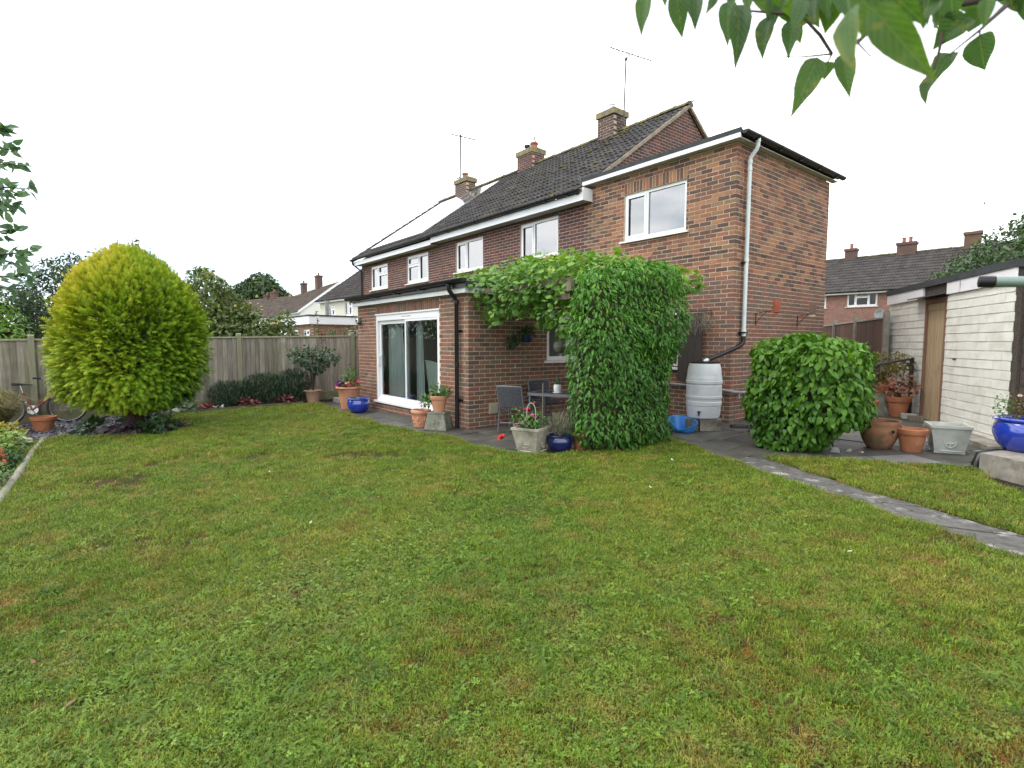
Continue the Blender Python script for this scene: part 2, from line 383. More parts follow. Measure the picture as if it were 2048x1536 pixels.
K['butt'] = pm('water_butt', (0.64, 0.66, 0.67), (0.60, 0.62, 0.63), 3, 0.45, 0.05, 60, spec=0.4, stain=(0.40, 0.42, 0.42), stain_scale=5, stain_pos=(0.55, 0.8))
K['blue_plastic'] = pm('blue_plastic', (0.04, 0.21, 0.56), (0.035, 0.19, 0.52), 4, 0.35, spec=0.5)
K['rattan'] = pm('rattan', (0.085, 0.085, 0.095), (0.05, 0.05, 0.058), 40, 0.6, 0.5, 200, spec=0.3)
K['table_frame'] = pm('table_frame', (0.14, 0.15, 0.17), (0.11, 0.12, 0.14), 5, 0.4, spec=0.4)
K['table_top'] = pm('table_top', (0.045, 0.045, 0.05), (0.035, 0.035, 0.04), 5, 0.12, spec=0.5)
K['ceramic'] = pm('white_ceramic', (0.74, 0.74, 0.72), (0.68, 0.68, 0.66), 5, 0.35)
K['bark'] = pm('bark', (0.085, 0.062, 0.047), (0.05, 0.037, 0.029), 12, 0.9, 0.8, 50, spec=0.15, stretch=(3, 3, 0.6), bdist=0.02)
K['twig'] = pm('twig', (0.075, 0.052, 0.038), (0.05, 0.036, 0.028), 20, 0.85, 0.4, 80, spec=0.2)
K['red_metal'] = pm('red_paint', (0.22, 0.022, 0.022), (0.16, 0.018, 0.02), 6, 0.35, spec=0.5)
K['rubber'] = pm('rubber', (0.016, 0.016, 0.017), (0.022, 0.022, 0.022), 6, 0.7)
K['chrome'] = pm('chrome', (0.6, 0.6, 0.6), (0.5, 0.5, 0.5), 6, 0.25, metal=1.0)
K['wood_pale'] = pm('pale_timber', (0.19, 0.155, 0.115), (0.12, 0.10, 0.075), 6, 0.85, 0.4, 60, stretch=(6, 6, 0.5))
K['edging'] = pm('edging_board', (0.14, 0.13, 0.105), (0.09, 0.085, 0.065), 6, 0.9, 0.5, 60, spec=0.2)
K['log_edge'] = pm('log_edging', (0.26, 0.25, 0.2), (0.17, 0.165, 0.125), 8, 0.9, 0.5, 60, spec=0.2)
K['slate'] = pm('slate_chip', (0.15, 0.14, 0.16), (0.08, 0.07, 0.085), 9, 0.6, 0.3, 90, tint=0.9, spec=0.4)
K['orange_brick'] = pm('orange_vent', (0.42, 0.105, 0.05), (0.36, 0.085, 0.045), 9, 0.7, 0.2, 90)
K['cream'] = pm('cream_vent', (0.46, 0.42, 0.30), (0.4, 0.37, 0.27), 9, 0.7)
K['render'] = pm('white_render', (0.74, 0.735, 0.70), (0.68, 0.675, 0.64), 0.5, 0.9, 0.3, 20, spec=0.2)
K['render_cream'] = pm('cream_render', (0.68, 0.655, 0.56), (0.62, 0.60, 0.51), 0.5, 0.9, 0.3, 20, spec=0.2)
K['pot_clay'] = pm('chimney_pot', (0.36, 0.13, 0.085), (0.27, 0.10, 0.07), 12, 0.85)
K['flaunch'] = pm('mortar_cap', (0.26, 0.22, 0.14), (0.15, 0.13, 0.09), 10, 0.95, 0.6, 60, spec=0.2, stain=(0.28, 0.22, 0.07), stain_scale=8)
K['rotary'] = pm('green_tube', (0.20, 0.26, 0.235), (0.17, 0.225, 0.2), 6, 0.35, spec=0.5)
K['moss'] = pm('moss', (0.15, 0.125, 0.03), (0.09, 0.08, 0.02), 40, 0.95, 0.8, 120, tint=0.7, spec=0.1)
K['dry_stem'] = pm('dry_stems', (0.26, 0.22, 0.18), (0.16, 0.14, 0.12), 30, 0.9, spec=0.1)
K['curtain'] = pm('curtain_cloth', (0.78, 0.82, 0.82), (0.70, 0.74, 0.74), 2, 0.85, spec=0.15)
K['chair_green'] = pm('pale_green_cane', (0.66, 0.72, 0.66), (0.58, 0.64, 0.58), 30, 0.6, 0.3, 200)
K['shed_fascia'] = pm('garage_fascia', (0.78, 0.77, 0.79), (0.7, 0.69, 0.7), 2, 0.5, stain=(0.6, 0.55, 0.48), stain_pos=(0.6, 0.85))
# ------------------------------------------------------------------ projection (only used to rank which repeated pieces show largest)
def proj(P):
    d = np.asarray(P, float)-CAMP
    z = d@AF
    z = np.where(np.abs(z) < 1e-6, 1e-6, z)
    return 1024+CF*(d@AR)/z, 768-CF*(d@AU)/z, z

def frame(O, u, n):
    """matrix of a wall: local x runs along u, local y sticks out along n, local z is up"""
    u = Vector(u); n = Vector(n)
    return Matrix(((u.x, n.x, 0, O[0]), (u.y, n.y, 0, O[1]), (u.z, n.z, 1, O[2]), (0, 0, 0, 1)))

COURSE, PITCH, JT = 0.075, 0.225, 0.0125

def free(iv, cuts):
    out = [iv]
    for a, b in cuts:
        nx = []
        for p, q in out:
            if b <= p or a >= q: nx.append((p, q)); continue
            if a > p: nx.append((p, a))
            if b < q: nx.append((b, q))
        out = nx
    return out

def layout(L, H, holes, par=0, lim=None, matfn=None, soldiers=(), start=0):
    """bricks of one wall face -> rows (a0,a1,c0,c1,mat)"""
    rows = []
    hs = list(holes)+[(s[0], s[1], s[2], s[3]) for s in soldiers]
    k = 0
    while True:
        c0 = k*COURSE+JT/2; c1 = c0+COURSE-JT
        if c1 > H+0.03: break
        c1 = min(c1, H)
        iv = (0.0, L)
        if lim is not None:
            lo, hi = lim(c1); iv = (lo, hi)
        if iv[1]-iv[0] > 0.06:
            cuts = [(h[0], h[1]) for h in hs if min(c1, h[3])-max(c0, h[2]) > 0.022]
            off = 0.0 if (k+par) % 2 == 0 else -0.1125
            if (k+par) % 2 == 1 and lim is None: iv = (0.1125, iv[1]); off = 0.1125
            for p, q in free(iv, cuts):
                j = math.floor((p-off)/PITCH)
                while True:
                    a0 = off+j*PITCH; a1 = a0+PITCH-JT; j += 1
                    if a0 >= q: break
                    a0 = max(a0, p+JT*0.3) if p > 0.001 or lim is not None else (-0.0035 if a0 < 0.001 else a0); a1 = min(a1, q-JT*0.3)
                    if a1-a0 < 0.03: continue
                    rows.append((a0, a1, c0, c1, matfn((a0+a1)/2, (c0+c1)/2, k) if matfn else 0))
        k += 1
    for s in soldiers:
        n = max(1, round((s[1]-s[0])/0.075)); wd = (s[1]-s[0])/n
        for i in range(n):
            rows.append((s[0]+i*wd+JT/2, s[0]+(i+1)*wd-JT/2, s[2]+JT/2, s[3]-JT/2, matfn((s[0]+s[1])/2, s[2], 0) if matfn else 0))
    return np.array(rows)

BF = np.array([[4, 5, 6, 7], [0, 1, 5, 4], [1, 2, 6, 5], [2, 3, 7, 6], [3, 0, 4, 7]])
def brick_arrays(rows, M, depth=0.1, proud=0.0035):
    n = len(rows)
    pr = proud+np.clip(rng.normal(0, 0.0008, n), -.0012, .002)
    tl = np.clip(rng.normal(0, 0.0006, (n, 4)), -.001, .001)
    a0, a1, c0, c1 = rows[:, 0], rows[:, 1], rows[:, 2], rows[:, 3]
    # the five faces seen from outside; 0-3 back ring, 4-7 front ring
    V = np.zeros((n, 8, 3))
    V[:, 0] = np.c_[a0, -depth*np.ones(n), c0]; V[:, 1] = np.c_[a1, -depth*np.ones(n), c0]
    V[:, 2] = np.c_[a1, -depth*np.ones(n), c1]; V[:, 3] = np.c_[a0, -depth*np.ones(n), c1]
    V[:, 4] = np.c_[a0, pr+tl[:, 0], c0]; V[:, 5] = np.c_[a1, pr+tl[:, 1], c0]
    V[:, 6] = np.c_[a1, pr+tl[:, 2], c1]; V[:, 7] = np.c_[a0, pr+tl[:, 3], c1]
    V[:, 4:, 0] += rng.normal(0, 0.0012, (n, 4)); V[:, 4:, 2] += rng.normal(0, 0.0012, (n, 4))
    MM = np.array(M)
    W = V.reshape(-1, 3)@MM[:3, :3].T+MM[:3, 3]
    return W.reshape(n, 8, 3)

BV = {}
def brick_variant(mat, w, k):
    key = (mat.name, round(w, 3), k)
    if key not in BV:
        r2 = np.random.default_rng(abs(hash(key[1:])) % 99999+k)
        V = np.array([[0, -.1, 0], [w, -.1, 0], [w, -.1, COURSE-JT], [0, -.1, COURSE-JT], [0, .0035, 0], [w, .0035, 0], [w, .0035, COURSE-JT], [0, .0035, COURSE-JT]], float)
        V[4:] += np.clip(r2.normal(0, 0.0009, (4, 3)), -.0015, .0015)
        BV[key] = npmesh('brick', V, BF, mat, [(k+0.5)/12]*5)
    return BV[key]

def put_bricks(parent, rows, M, mats, single=None, name='bricks'):
    """rows -> one stuff mesh; rows flagged in `single` become brick objects of their own"""
    rows = np.asarray(rows)
    if single is None: single = np.zeros(len(rows), bool)
    rest = rows[~single]
    W = brick_arrays(rest, M)
    n = len(rest)
    F = (np.arange(n)[:, None, None]*8+BF[None]).reshape(-1, 4)
    t = np.repeat(rng.random(n), 5); mi = np.repeat(rest[:, 4].astype(int), 5)
    o = link(name, npmesh(name, W.reshape(-1, 3), F, mats, t, mi), parent)
    o['kind'] = 'stuff'
    for r_ in rows[single]:
        me = brick_variant(mats[int(r_[4])], r_[1]-r_[0], int(rng.integers(12)))
        link('brick', me, parent, M @ Matrix.Translation((r_[0], rng.normal(0, 0.001), r_[2])))
    return o

def backing(name, L, H, holes, M, mat, parent, reveal=0.09, lim_poly=None, thick=0.11):
    """the wall body: mortar face with openings and their reveals"""
    mb = MB(); mb.M = M
    if lim_poly:
        n = len(lim_poly)
        mb.add([(a, 0, c) for a, c in lim_poly]+[(a, -thick, c) for a, c in lim_poly],
               [tuple(range(n)), tuple(range(2*n-1, n-1, -1))]+[(i, n+i, n+(i+1) % n, (i+1) % n) for i in range(n)])
    else:
        xs = sorted({0, L, *[h[0] for h in holes], *[h[1] for h in holes]}); zs = sorted({0, H, *[h[2] for h in holes], *[h[3] for h in holes]})
        xs = [x for x in xs if 0 <= x <= L]; zs = [z for z in zs if 0 <= z <= H]
        inh = lambda x, z: any(h[0] < x < h[1] and h[2] < z < h[3] for h in holes)
        for i in range(len(xs)-1):
            for j in range(len(zs)-1):
                if inh((xs[i]+xs[i+1])/2, (zs[j]+zs[j+1])/2): continue
                for b in (0, -thick):
                    V = [(xs[i], b, zs[j]), (xs[i+1], b, zs[j]), (xs[i+1], b, zs[j+1]), (xs[i], b, zs[j+1])]
                    mb.add(V, [(0, 1, 2, 3)] if b == 0 else [(3, 2, 1, 0)])
        for h in holes:
            a0, a1, c0, c1 = h
            mb.add([(a0, 0, c0), (a0, -thick, c0), (a0, -thick, c1), (a0, 0, c1)], [(0, 1, 2, 3)])
            mb.add([(a1, 0, c0), (a1, -thick, c0), (a1, -thick, c1), (a1, 0, c1)], [(3, 2, 1, 0)])
            mb.add([(a0, 0, c1), (a1, 0, c1), (a1, -thick, c1), (a0, -thick, c1)], [(0, 1, 2, 3)])
            mb.add([(a0, 0, c0), (a1, 0, c0), (a1, -thick, c0), (a0, -thick, c0)], [(3, 2, 1, 0)])
        mb.add([(0, 0, H), (L, 0, H), (L, -thick, H), (0, -thick, H)], [(0, 1, 2, 3)])
    return mb.build(name, mat, parent)

def quad_out(V, n):
    """quad wound so that its normal points along n"""
    a = (Vector(V[1])-Vector(V[0])).cross(Vector(V[2])-Vector(V[0]))
    return V if a.dot(Vector(n)) > 0 else V[::-1]

def window(parent, M, n, a0, a1, c0, c1, lights, sill=True, back=0.035, fw=0.055, blind=0.0, net=True, glass='glass', sillover=0.07, label=None, mullion=0.05):
    """lights: list of (width fraction, [transom heights as fraction from the bottom])"""
    fr = MB(); fr.M = M
    f0, f1 = -back-0.06, -back
    fr.box(a0, a0+fw, f0, f1, c0, c1); fr.box(a1-fw, a1, f0, f1, c0, c1)
    fr.box(a0+fw, a1-fw, f0, f1, c1-fw, c1); fr.box(a0+fw, a1-fw, f0, f1, c0, c0+fw)
    tot = sum(l[0] for l in lights); x = a0+fw; wdt = a1-a0-2*fw
    cells = []
    for i, (wf, trs) in enumerate(lights):
        x1 = x+wdt*wf/tot
        e0 = x+(mullion/2 if i else 0); e1 = x1-(mullion/2 if i < len(lights)-1 else 0)
        if i < len(lights)-1: fr.box(x1-mullion/2, x1+mullion/2, f0+0.002, f1-0.002, c0+fw, c1-fw)
        zs = [c0+fw]+[c0+(c1-c0)*t for t in trs]+[c1-fw]
        for j in range(len(zs)-1):
            z0 = zs[j]+(0.025 if j else 0); z1 = zs[j+1]-(0.025 if j < len(zs)-2 else 0)
            if j < len(zs)-2: fr.box(e0, e1, f0+0.004, f1-0.004, zs[j+1]-0.025, zs[j+1]+0.025)
            cells.append((e0, e1, z0, z1, len(trs) > 0 or wf < 0.45))
        x = x1
    for e0, e1, z0, z1, opener in cells:       # opening lights have a sash of their own, standing a little proud
        if opener:
            s = 0.035
            fr.box(e0, e0+s, f1-0.01, f1+0.012, z0, z1); fr.box(e1-s, e1, f1-0.01, f1+0.012, z0, z1)
            fr.box(e0+s, e1-s, f1-0.01, f1+0.012, z0, z0+s); fr.box(e0+s, e1-s, f1-0.01, f1+0.012, z1-s, z1)
    wo = fr.build('window', K['upvc'], parent)
    if label: wo['label'] = label
    for e0, e1, z0, z1, opener in cells:
        V = [tuple(M @ Vector(p)) for p in ((e0, -back-0.03, z0), (e1, -back-0.03, z0), (e1, -back-0.03, z1), (e0, -back-0.03, z1))]
        link('pane', npmesh('pane', quad_out(V, n), [(0, 1, 2, 3)], K[glass]), wo)
    if sill:
        s = MB(); s.M = M
        s.add([(a0-sillover, -back, c0-0.055), (a1+sillover, -back, c0-0.055), (a1+sillover, 0.06, c0-0.05), (a0-sillover, 0.06, c0-0.05),
               (a0-sillover, -back, c0-0.002), (a1+sillover, -back, c0-0.002), (a1+sillover, 0.06, c0-0.022), (a0-sillover, 0.06, c0-0.022)],
              [(0, 3, 2, 1), (4, 5, 6, 7), (0, 1, 5, 4), (1, 2, 6, 5), (2, 3, 7, 6), (3, 0, 4, 7)])
        s.build('sill', K['upvc_sill'], wo)
    if net:
        nmb = MB(); nmb.M = M
        g = 48; V = []; F = []
        for i in range(g+1):
            a = a0+(a1-a0)*i/g; b = -back-0.078+0.010*math.sin(i*1.7)
            V += [(a, b, c0), (a, b, c1)]
        for i in range(g): F.append((2*i, 2*i+2, 2*i+3, 2*i+1))
        nmb.add(V, F); nmb.build('net_curtain', K['blind'] if blind else K['net'], wo, smooth=60)
        if blind:
            for s0, s1 in ((.0, .10), (.33, .40), (.86, 1.0)):
                V = []; F = []
                for i in range(13):
                    a = a0+(a1-a0)*(s0+(s1-s0)*i/12); V += [(a, -back-0.064+.006*math.sin(i*1.9), c0), (a, -back-0.064+.006*math.sin(i*1.9), c1)]
                for i in range(12): F.append((2*i, 2*i+2, 2*i+3, 2*i+1))
                q_ = MB(); q_.M = M; q_.add(V, F); q_.build('side_curtain', K['net'], wo, smooth=60)
    return wo

# ------------------------------------------------------------------ roof tiles
RP = math.atan2(7.42-4.62, 3.68+0.30)
RS = Vector((0, math.cos(RP), math.sin(RP))); RN = Vector((0, -math.sin(RP), math.cos(RP)))
def tile_mesh(mat, w=0.30, ln=0.41, name='roof_tile', t=0.5):
    prof = [(0, .0), (.10, .002), (.19, .028), (.31, .032), (.40, .004), (.52, .0), (.62, .002), (.71, .028), (.83, .032), (.92, .004), (1.0, .0)]
    V = []; n = len(prof)
    for y in (0, ln):
        for x, z in prof: V.append((x*w*1.005, y, z+0.034*(1-y/ln)))
    for x, z in prof: V.append((x*w*1.005, 0, z+0.014))
    F = [(i, i+1, n+i+1, n+i) for i in range(n-1)]+[(2*n+i, 2*n+i+1, i+1, i) for i in range(n-1)]
    return npmesh(name, V, F, mat, [t]*len(F))

def tile_field(parent, O, along, up, nrm, width, height, mat, gauge=0.345, w=0.30, individual=True, skip=None, name='roof_tiles'):
    """tiles laid on a roof plane; individual -> objects, else one stuff mesh"""
    nc = int(round(width/w)); nr = int(math.ceil(height/gauge))
    ws = width/nc
    base = tile_mesh(mat, ws) if individual else None
    along, up, nrm = Vector(along), Vector(up), Vector(nrm)
    VV = []; FF = []; TT = []; tm = tile_mesh(mat, ws)
    tv = np.empty(len(tm.vertices)*3); tm.vertices.foreach_get('co', tv); tv = tv.reshape(-1, 3)
    tf = [list(p.vertices) for p in tm.polygons]
    for r_ in range(nr):
        for c in range(nc):
            if skip and skip((c+.5)*ws, (r_+.5)*gauge): continue
            p = Vector(O)+along*(c*ws)+up*(r_*gauge-0.05)+nrm*0.012
            j = random.gauss(0, 0.004)
            if individual:
                M = Matrix(((along.x, up.x, nrm.x, p.x), (along.y, up.y, nrm.y, p.y), (along.z, up.z, nrm.z, p.z+j), (0, 0, 0, 1)))
                M = M @ Matrix.Rotation(random.gauss(0, 0.006), 4, 'Z')
                link('roof_tile', base, parent, M)
            else:
                A = np.array([along, up, nrm])
                b = len(VV)*len(tv)
                VV.append(tv@A+np.array(p)); FF += [[b+i for i in f] for f in tf]; TT += [random.random()]*len(tf)
    if not individual:
        o = link(name, npmesh(name, np.concatenate(VV), FF, mat, TT), parent); o['kind'] = 'stuff'
        return o

def ridge_tiles(parent, p0, p1, mat, n, r=0.13):
    p0, p1 = Vector(p0), Vector(p1); d = (p1-p0)/n
    me = None
    for i in range(n):
        if me is None:
            mb = MB(); sg = 8; L = d.length*0.99
            V = []; F = []
            for x, rr in ((0, r), (L*.9, r), (L*.9, r*1.08), (L, r*1.08)):
                for k in range(sg+1):
                    a = math.pi*k/sg; V.append((x, rr*math.cos(a), rr*0.8*math.sin(a)))
            m_ = sg+1
            for j in range(3):
                for k in range(sg): F.append((j*m_+k, j*m_+k+1, (j+1)*m_+k+1, (j+1)*m_+k))
            F.append(tuple(range(m_))); F.append(tuple(range(4*m_-1, 3*m_-1, -1)))
            mb.add(V, F); me = mb.mesh('ridge_tile', mat, smooth=50)
        p = p0+d*i; x = d.normalized(); z = Vector((0, 0, 1)); y = z.cross(x)
        link('ridge_tile', me, parent, Matrix(((x.x, y.x, 0, p.x), (x.y, y.y, 0, p.y), (x.z, y.z, 1, p.z-0.04+random.gauss(0, 0.006)), (0, 0, 0, 1))))

def chimney(parent, x0, x1, y0, y1, z0, z1, bmat, mortar, pots=(), cap_h=0.16, label=None):
    ch = MB().box(x0, x1, y0, y1, z0, z1).build('chimney', mortar, parent)
    if label: ch['label'] = label
    for O, u, n, L in (((x0, y0, z0), (1, 0, 0), (0, -1, 0), x1-x0), ((x1, y0, z0), (0, 1, 0), (1, 0, 0), y1-y0), ((x0, y0, z0), (0, 1, 0), (-1, 0, 0), y1-y0)):
        rows = layout(L, z1-z0-cap_h, [], par=0 if u[0] else 1)
        put_bricks(ch, rows, frame(O, u, n), [bmat])
    c = MB(); e = 0.045
    c.box(x0-e, x1+e, y0-e, y1+e, z1-cap_h, z1, 0.5)
    c.frustum(((x1-x0)/2+e-.02, (y1-y0)/2+e-.02), ((x1-x0)/2-.08, (y1-y0)/2-.08), z1+0.001, z1+0.07, ((x0+x1)/2, (y0+y1)/2))
    c.build('chimney_cap', K['flaunch'], ch)
    for px_, py_, r_, h_, m_ in pots:
        MB().lathe([(r_*1.1, 0), (r_*1.1, .04), (r_*.95, .05), (r_*.9, h_-.06), (r_*1.08, h_-.05), (r_*1.08, h_), (r_*.8, h_), (r_*.78, h_-.1)], 14, (px_, py_, z1+0.04)).build('chimney_pot', m_, ch, smooth=40)
    return ch

def aerial(name, base, top, boom0, boom1, label, group, elems=9, r=0.018):
    """mast from base to top and a yagi boom from boom0 to boom1"""
    t = empty(name, base, 0, label, 'tv aerial', group)
    B = Vector(base); L = lambda p: Vector(p)-B
    MB().tube([(0, 0, 0), L(top)], r*1.15, 6).build('mast', K['aerial'], t)
    MB().tube([L(boom0), L(boom1)], r*0.8, 6).build('boom', K['aerial'], t)
    d = (Vector(boom1)-Vector(boom0)).normalized(); s = d.cross(Vector((0, 0, 1))).normalized()
    e = MB()
    for i in range(elems):
        p = L(boom0)+(L(boom1)-L(boom0))*(i/(elems-1))
        hl = 0.17-0.06*i/(elems-1)
        e.tube([p-s*hl, p+s*hl], r*0.45, 5)
    p = L(boom0)
    for k in (-1, 1):
        e.tube([p+Vector((0, 0, .05*k))-s*.2, p+Vector((0, 0, .16*k))-s*.2], r*.45, 4); e.tube([p+Vector((0, 0, .16*k))-s*.2, p+Vector((0, 0, .16*k))+s*.2], r*.45, 4)
    e.build('elements', K['aerial'], t)
    br = MB(); br.tube([L(top)+Vector((0, 0, -.02)), (L(boom0)+L(boom1))*.5], r*.8, 6); br.box(L(top).x-.03, L(top).x+.03, L(top).y-.03, L(top).y+.03, L(top).z-.03, L(top).z+.04)
    br.tube([(0, 0, .25), (-.25, 0, .25)], r*.8, 5); br.tube([(0, 0, .06), (-.25, 0, .06)], r*.8, 5)
    br.build('bracket', K['aerial'], t)
    return t
# ================================================================== THE BRICK HOUSE (right half of the pair, with its extension and garden room)
H = empty('brick_house', (-3.5, 2.0, 0), 0, 'red brick house with two-storey flat-roofed extension and vine-hung garden room', 'house')
def HM(o):          # children are given in world coordinates
    return o
H.location = (0, 0, 0)
PARTY = -9.6
Wrear = frame((0, 0, 0), (-1, 0, 0), (0, -1, 0)); NR = (0, -1, 0)
wh = [(0.95, 2.39, 3.45, 4.36), (1.03, 2.45, 0.95, 1.98), (4.31, 5.69, 3.45, 4.32), (7.28, 8.65, 3.45, 4.30)]
sun_hole = (2.62, 7.15, 0, 2.22)
def mf(a, c, k):
    edge = 3.47+(0.11 if k % 2 else 0.0)
    if a > edge: return 0
    if c > 2.45+0.12*math.sin(a*1.9): return 1
    return 2
sold = [(0.95, 2.39, 4.36, 4.58), (4.31, 5.69, 4.32, 4.5), (7.28, 8.65, 4.30, 4.5), (1.03, 2.45, 1.98, 2.19)]
rear_a = backing('rear_wall', 3.47, 4.74, [h for h in wh if h[1] < 3.4]+[(2.62, 3.47, 0, 2.22)], Wrear, K['mortar'], H)
rear_b = backing('main_rear_wall', -PARTY-3.47, 4.55, [(h[0]-3.47, h[1]-3.47, h[2], h[3]) for h in wh if h[0] > 3.4]+[(0, 7.15-3.47, 0, 2.22)], Wrear @ Matrix.Translation((3.47, 0, 0)), K['mortar_dark'], H)
rows = layout(-PARTY, 4.74, wh+[sun_hole], 0, None, mf, sold)
rows = rows[(rows[:, 0] < 3.45) | (rows[:, 3] < 4.53)]
Wside = frame((0, 0, 0), (0, 1, 0), (1, 0, 0))
air = [(2.97, 3.3, 1.98, 2.19)]
def mfs(a, c, k): return 1 if c > 2.5+0.1*math.sin(a*2.1) else 2
rows_s = layout(3.70, 4.74, [], 1, None, mfs, air)
side_w = backing('side_wall', 3.70, 4.74, [], Wside, K['mortar'], H)
mats_h = [K['brick_main'], K['brick_multi'], K['brick_red']]

def score(rows, M):
    MM = np.array(M)
    mid = np.c_[(rows[:, 0]+rows[:, 1])/2, np.zeros(len(rows)), (rows[:, 2]+rows[:, 3])/2]@MM[:3, :3].T+MM[:3, 3]
    e0 = np.c_[rows[:, 0], np.zeros(len(rows)), rows[:, 2]]@MM[:3, :3].T+MM[:3, 3]
    e1 = np.c_[rows[:, 1], np.zeros(len(rows)), rows[:, 3]]@MM[:3, :3].T+MM[:3, 3]
    u, v, z = proj(mid); u0, v0, _ = proj(e0); u1, v1, _ = proj(e1)
    a = np.abs(u1-u0)*np.abs(v1-v0)
    a[(u > 1125) & (u < 1372) & (v > 540) & (v < 905)] = 0      # behind the climber
    a[(u > 1488) & (v > 668)] = 0                                # behind the bush
    a[(u > 1355) & (u < 1440) & (v > 625)] = 0                   # behind board and butt
    a[(u > 905) & (u < 1200) & (v < 660)] *= 0.2                 # behind the vine
    full = (np.abs(rows[:, 1]-rows[:, 0]-(PITCH-JT)) < 0.006) & (np.abs(rows[:, 3]-rows[:, 2]-(COURSE-JT)) < 0.004)
    a[~full] = 0
    return a

Wsun = frame((-2.6, -3.65, -0.10), (-1, 0, 0), (0, -1, 0))
Wsunside = frame((-2.6, -3.65, -0.10), (0, 1, 0), (1, 0, 0))
dh = (0.93, 3.60, 0.20, 2.08)
ms0 = lambda a, c, k: 0
rows_f = layout(4.55, 2.30, [dh], 0, None, ms0, [(0.93, 3.60, 2.08, 2.30)])
wsh = (1.76, 3.1, 1.17, 2.02)
rows_ss = layout(3.6, 2.36, [wsh], 1, None, ms0)
sun_front = backing('garden_room_wall', 4.55, 2.32, [dh], Wsun, K['mortar'], H, thick=0.14)
sun_side = backing('garden_room_side_wall', 3.6, 2.38, [wsh], Wsunside, K['mortar'], H, thick=0.14)
allsc = [score(rows, Wrear), score(rows_s, Wside), score(rows_f, Wsun), score(rows_ss, Wsunside)]
cut = np.sort(np.concatenate(allsc))[::-1][300]
fl = [a > cut for a in allsc]
put_bricks(rear_a, rows, Wrear, mats_h, fl[0]); put_bricks(side_w, rows_s, Wside, mats_h, fl[1])
put_bricks(sun_front, rows_f, Wsun, [K['brick_sun']], fl[2]); put_bricks(sun_side, rows_ss, Wsunside, [K['brick_sun']], fl[3])
# gable above the flat roof
def glim(z0):
    def f(c):
        zz = z0+c
        lo = max(0.0, (zz-4.62)/math.tan(RP)-0.30+0.02); hi = 7.36-max(0.0, (zz-4.62)/math.tan(RP)-0.30+0.02)
        return (lo, max(hi, lo))
    return f
Wg = frame((-3.47, 0, 4.5), (0, 1, 0), (1, 0, 0))
gb = backing('gable_wall', 0, 0, [], Wg, K['mortar_dark'], H, lim_poly=[(0, 0), (7.36, 0), (7.36, 0.25), (3.68, 2.84), (0, 0.25)])
put_bricks(gb, layout(7.36, 2.8, [], 0, glim(4.5)), Wg, [K['brick_main']])
# rest of the shell that no face above covers
MB().box(-3.36, -0.11, 0.11, 3.70, 0, 0.02).box(-3.4, -0.111, 3.59, 3.70, 0.02, 4.74).build('extension_back_wall', K['mortar'], H)
MB().box(PARTY+.001, -3.58, 7.25, 7.36, 0, 4.6).box(PARTY, PARTY+.1, 0.112, 7.248, 0, 4.6).box(-3.58, -3.472, 0.112, 7.248, 0, 4.49).build('main_back_wall', K['mortar_dark'], H)
MB().box(-7.15, -7.01, -3.508, -.002, -0.1, 2.3).build('garden_room_far_wall', K['brick_sun'], H)

# main roof
RO = (PARTY+0.0, -0.30, 4.62); slope_h = (7.42-4.62)/math.sin(RP)
mb = MB()
A0 = Vector((PARTY, -0.32, 4.60)); 
mb.add([(PARTY, -0.32, 4.59), (-3.40, -0.32, 4.59), (-3.40, 3.68, 7.40), (PARTY, 3.68, 7.40), (PARTY, 7.68, 4.59), (-3.40, 7.68, 4.59)], [(0, 1, 2, 3), (3, 2, 5, 4)])
mb.build('roof_deck', K['tile'], H)
tile_field(H, RO, (1, 0, 0), RS, RN, -3.40-PARTY, slope_h, K['tile'])
ridge_tiles(H, (PARTY, 3.68, 7.46), (-3.36, 3.68, 7.46), K['ridge'], 15)
vm = MB()
for s in (-1, 1):
    y0, y1 = (-0.30, 3.68) if s < 0 else (7.66, 3.68)
    for i in range(14):
        f0, f1 = i/14, (i+1)/14
        p0 = Vector((-3.40, y0+(y1-y0)*f0, 4.58+2.83*f0)); p1 = Vector((-3.40, y0+(y1-y0)*f1, 4.58+2.83*f1))
        j = random.uniform(-.008, .008)
        vm.add([p0+Vector((-.04, 0, -.05)), p0+Vector((.03, 0, -.05+j)), p0+Vector((.03, 0, .035+j)), p0+Vector((-.04, 0, .05)), p1+Vector((-.04, 0, -.05)), p1+Vector((.03, 0, -.05+j)), p1+Vector((.03, 0, .035+j)), p1+Vector((-.04, 0, .05))],
               [(0, 1, 2, 3), (4, 7, 6, 5), (0, 4, 5, 1), (1, 5, 6, 2), (2, 6, 7, 3), (3, 7, 4, 0)])
vm.build('verge', K['verge'], H)
# moss on the tiles
ms = MB()
for i in range(330):
    x = -3.5-abs(random.gauss(0, 1.0))*2.2; u_ = random.uniform(0.3, slope_h-.2)
    band = abs((x+6.6)-(u_-2.4)*0.75)
    if random.random() > math.exp(-(band/0.55)**2)*1.0+0.05: continue
    p = Vector((x, -0.30, 4.62))+RS*u_+RN*0.055
    ms.sphere(p, random.uniform(.025, .07), 7, 4, random.random(), 0, (1.2, 1.0, .45))
o = ms.build('roof_moss', K['moss'], H, smooth=60); o['kind'] = 'stuff'
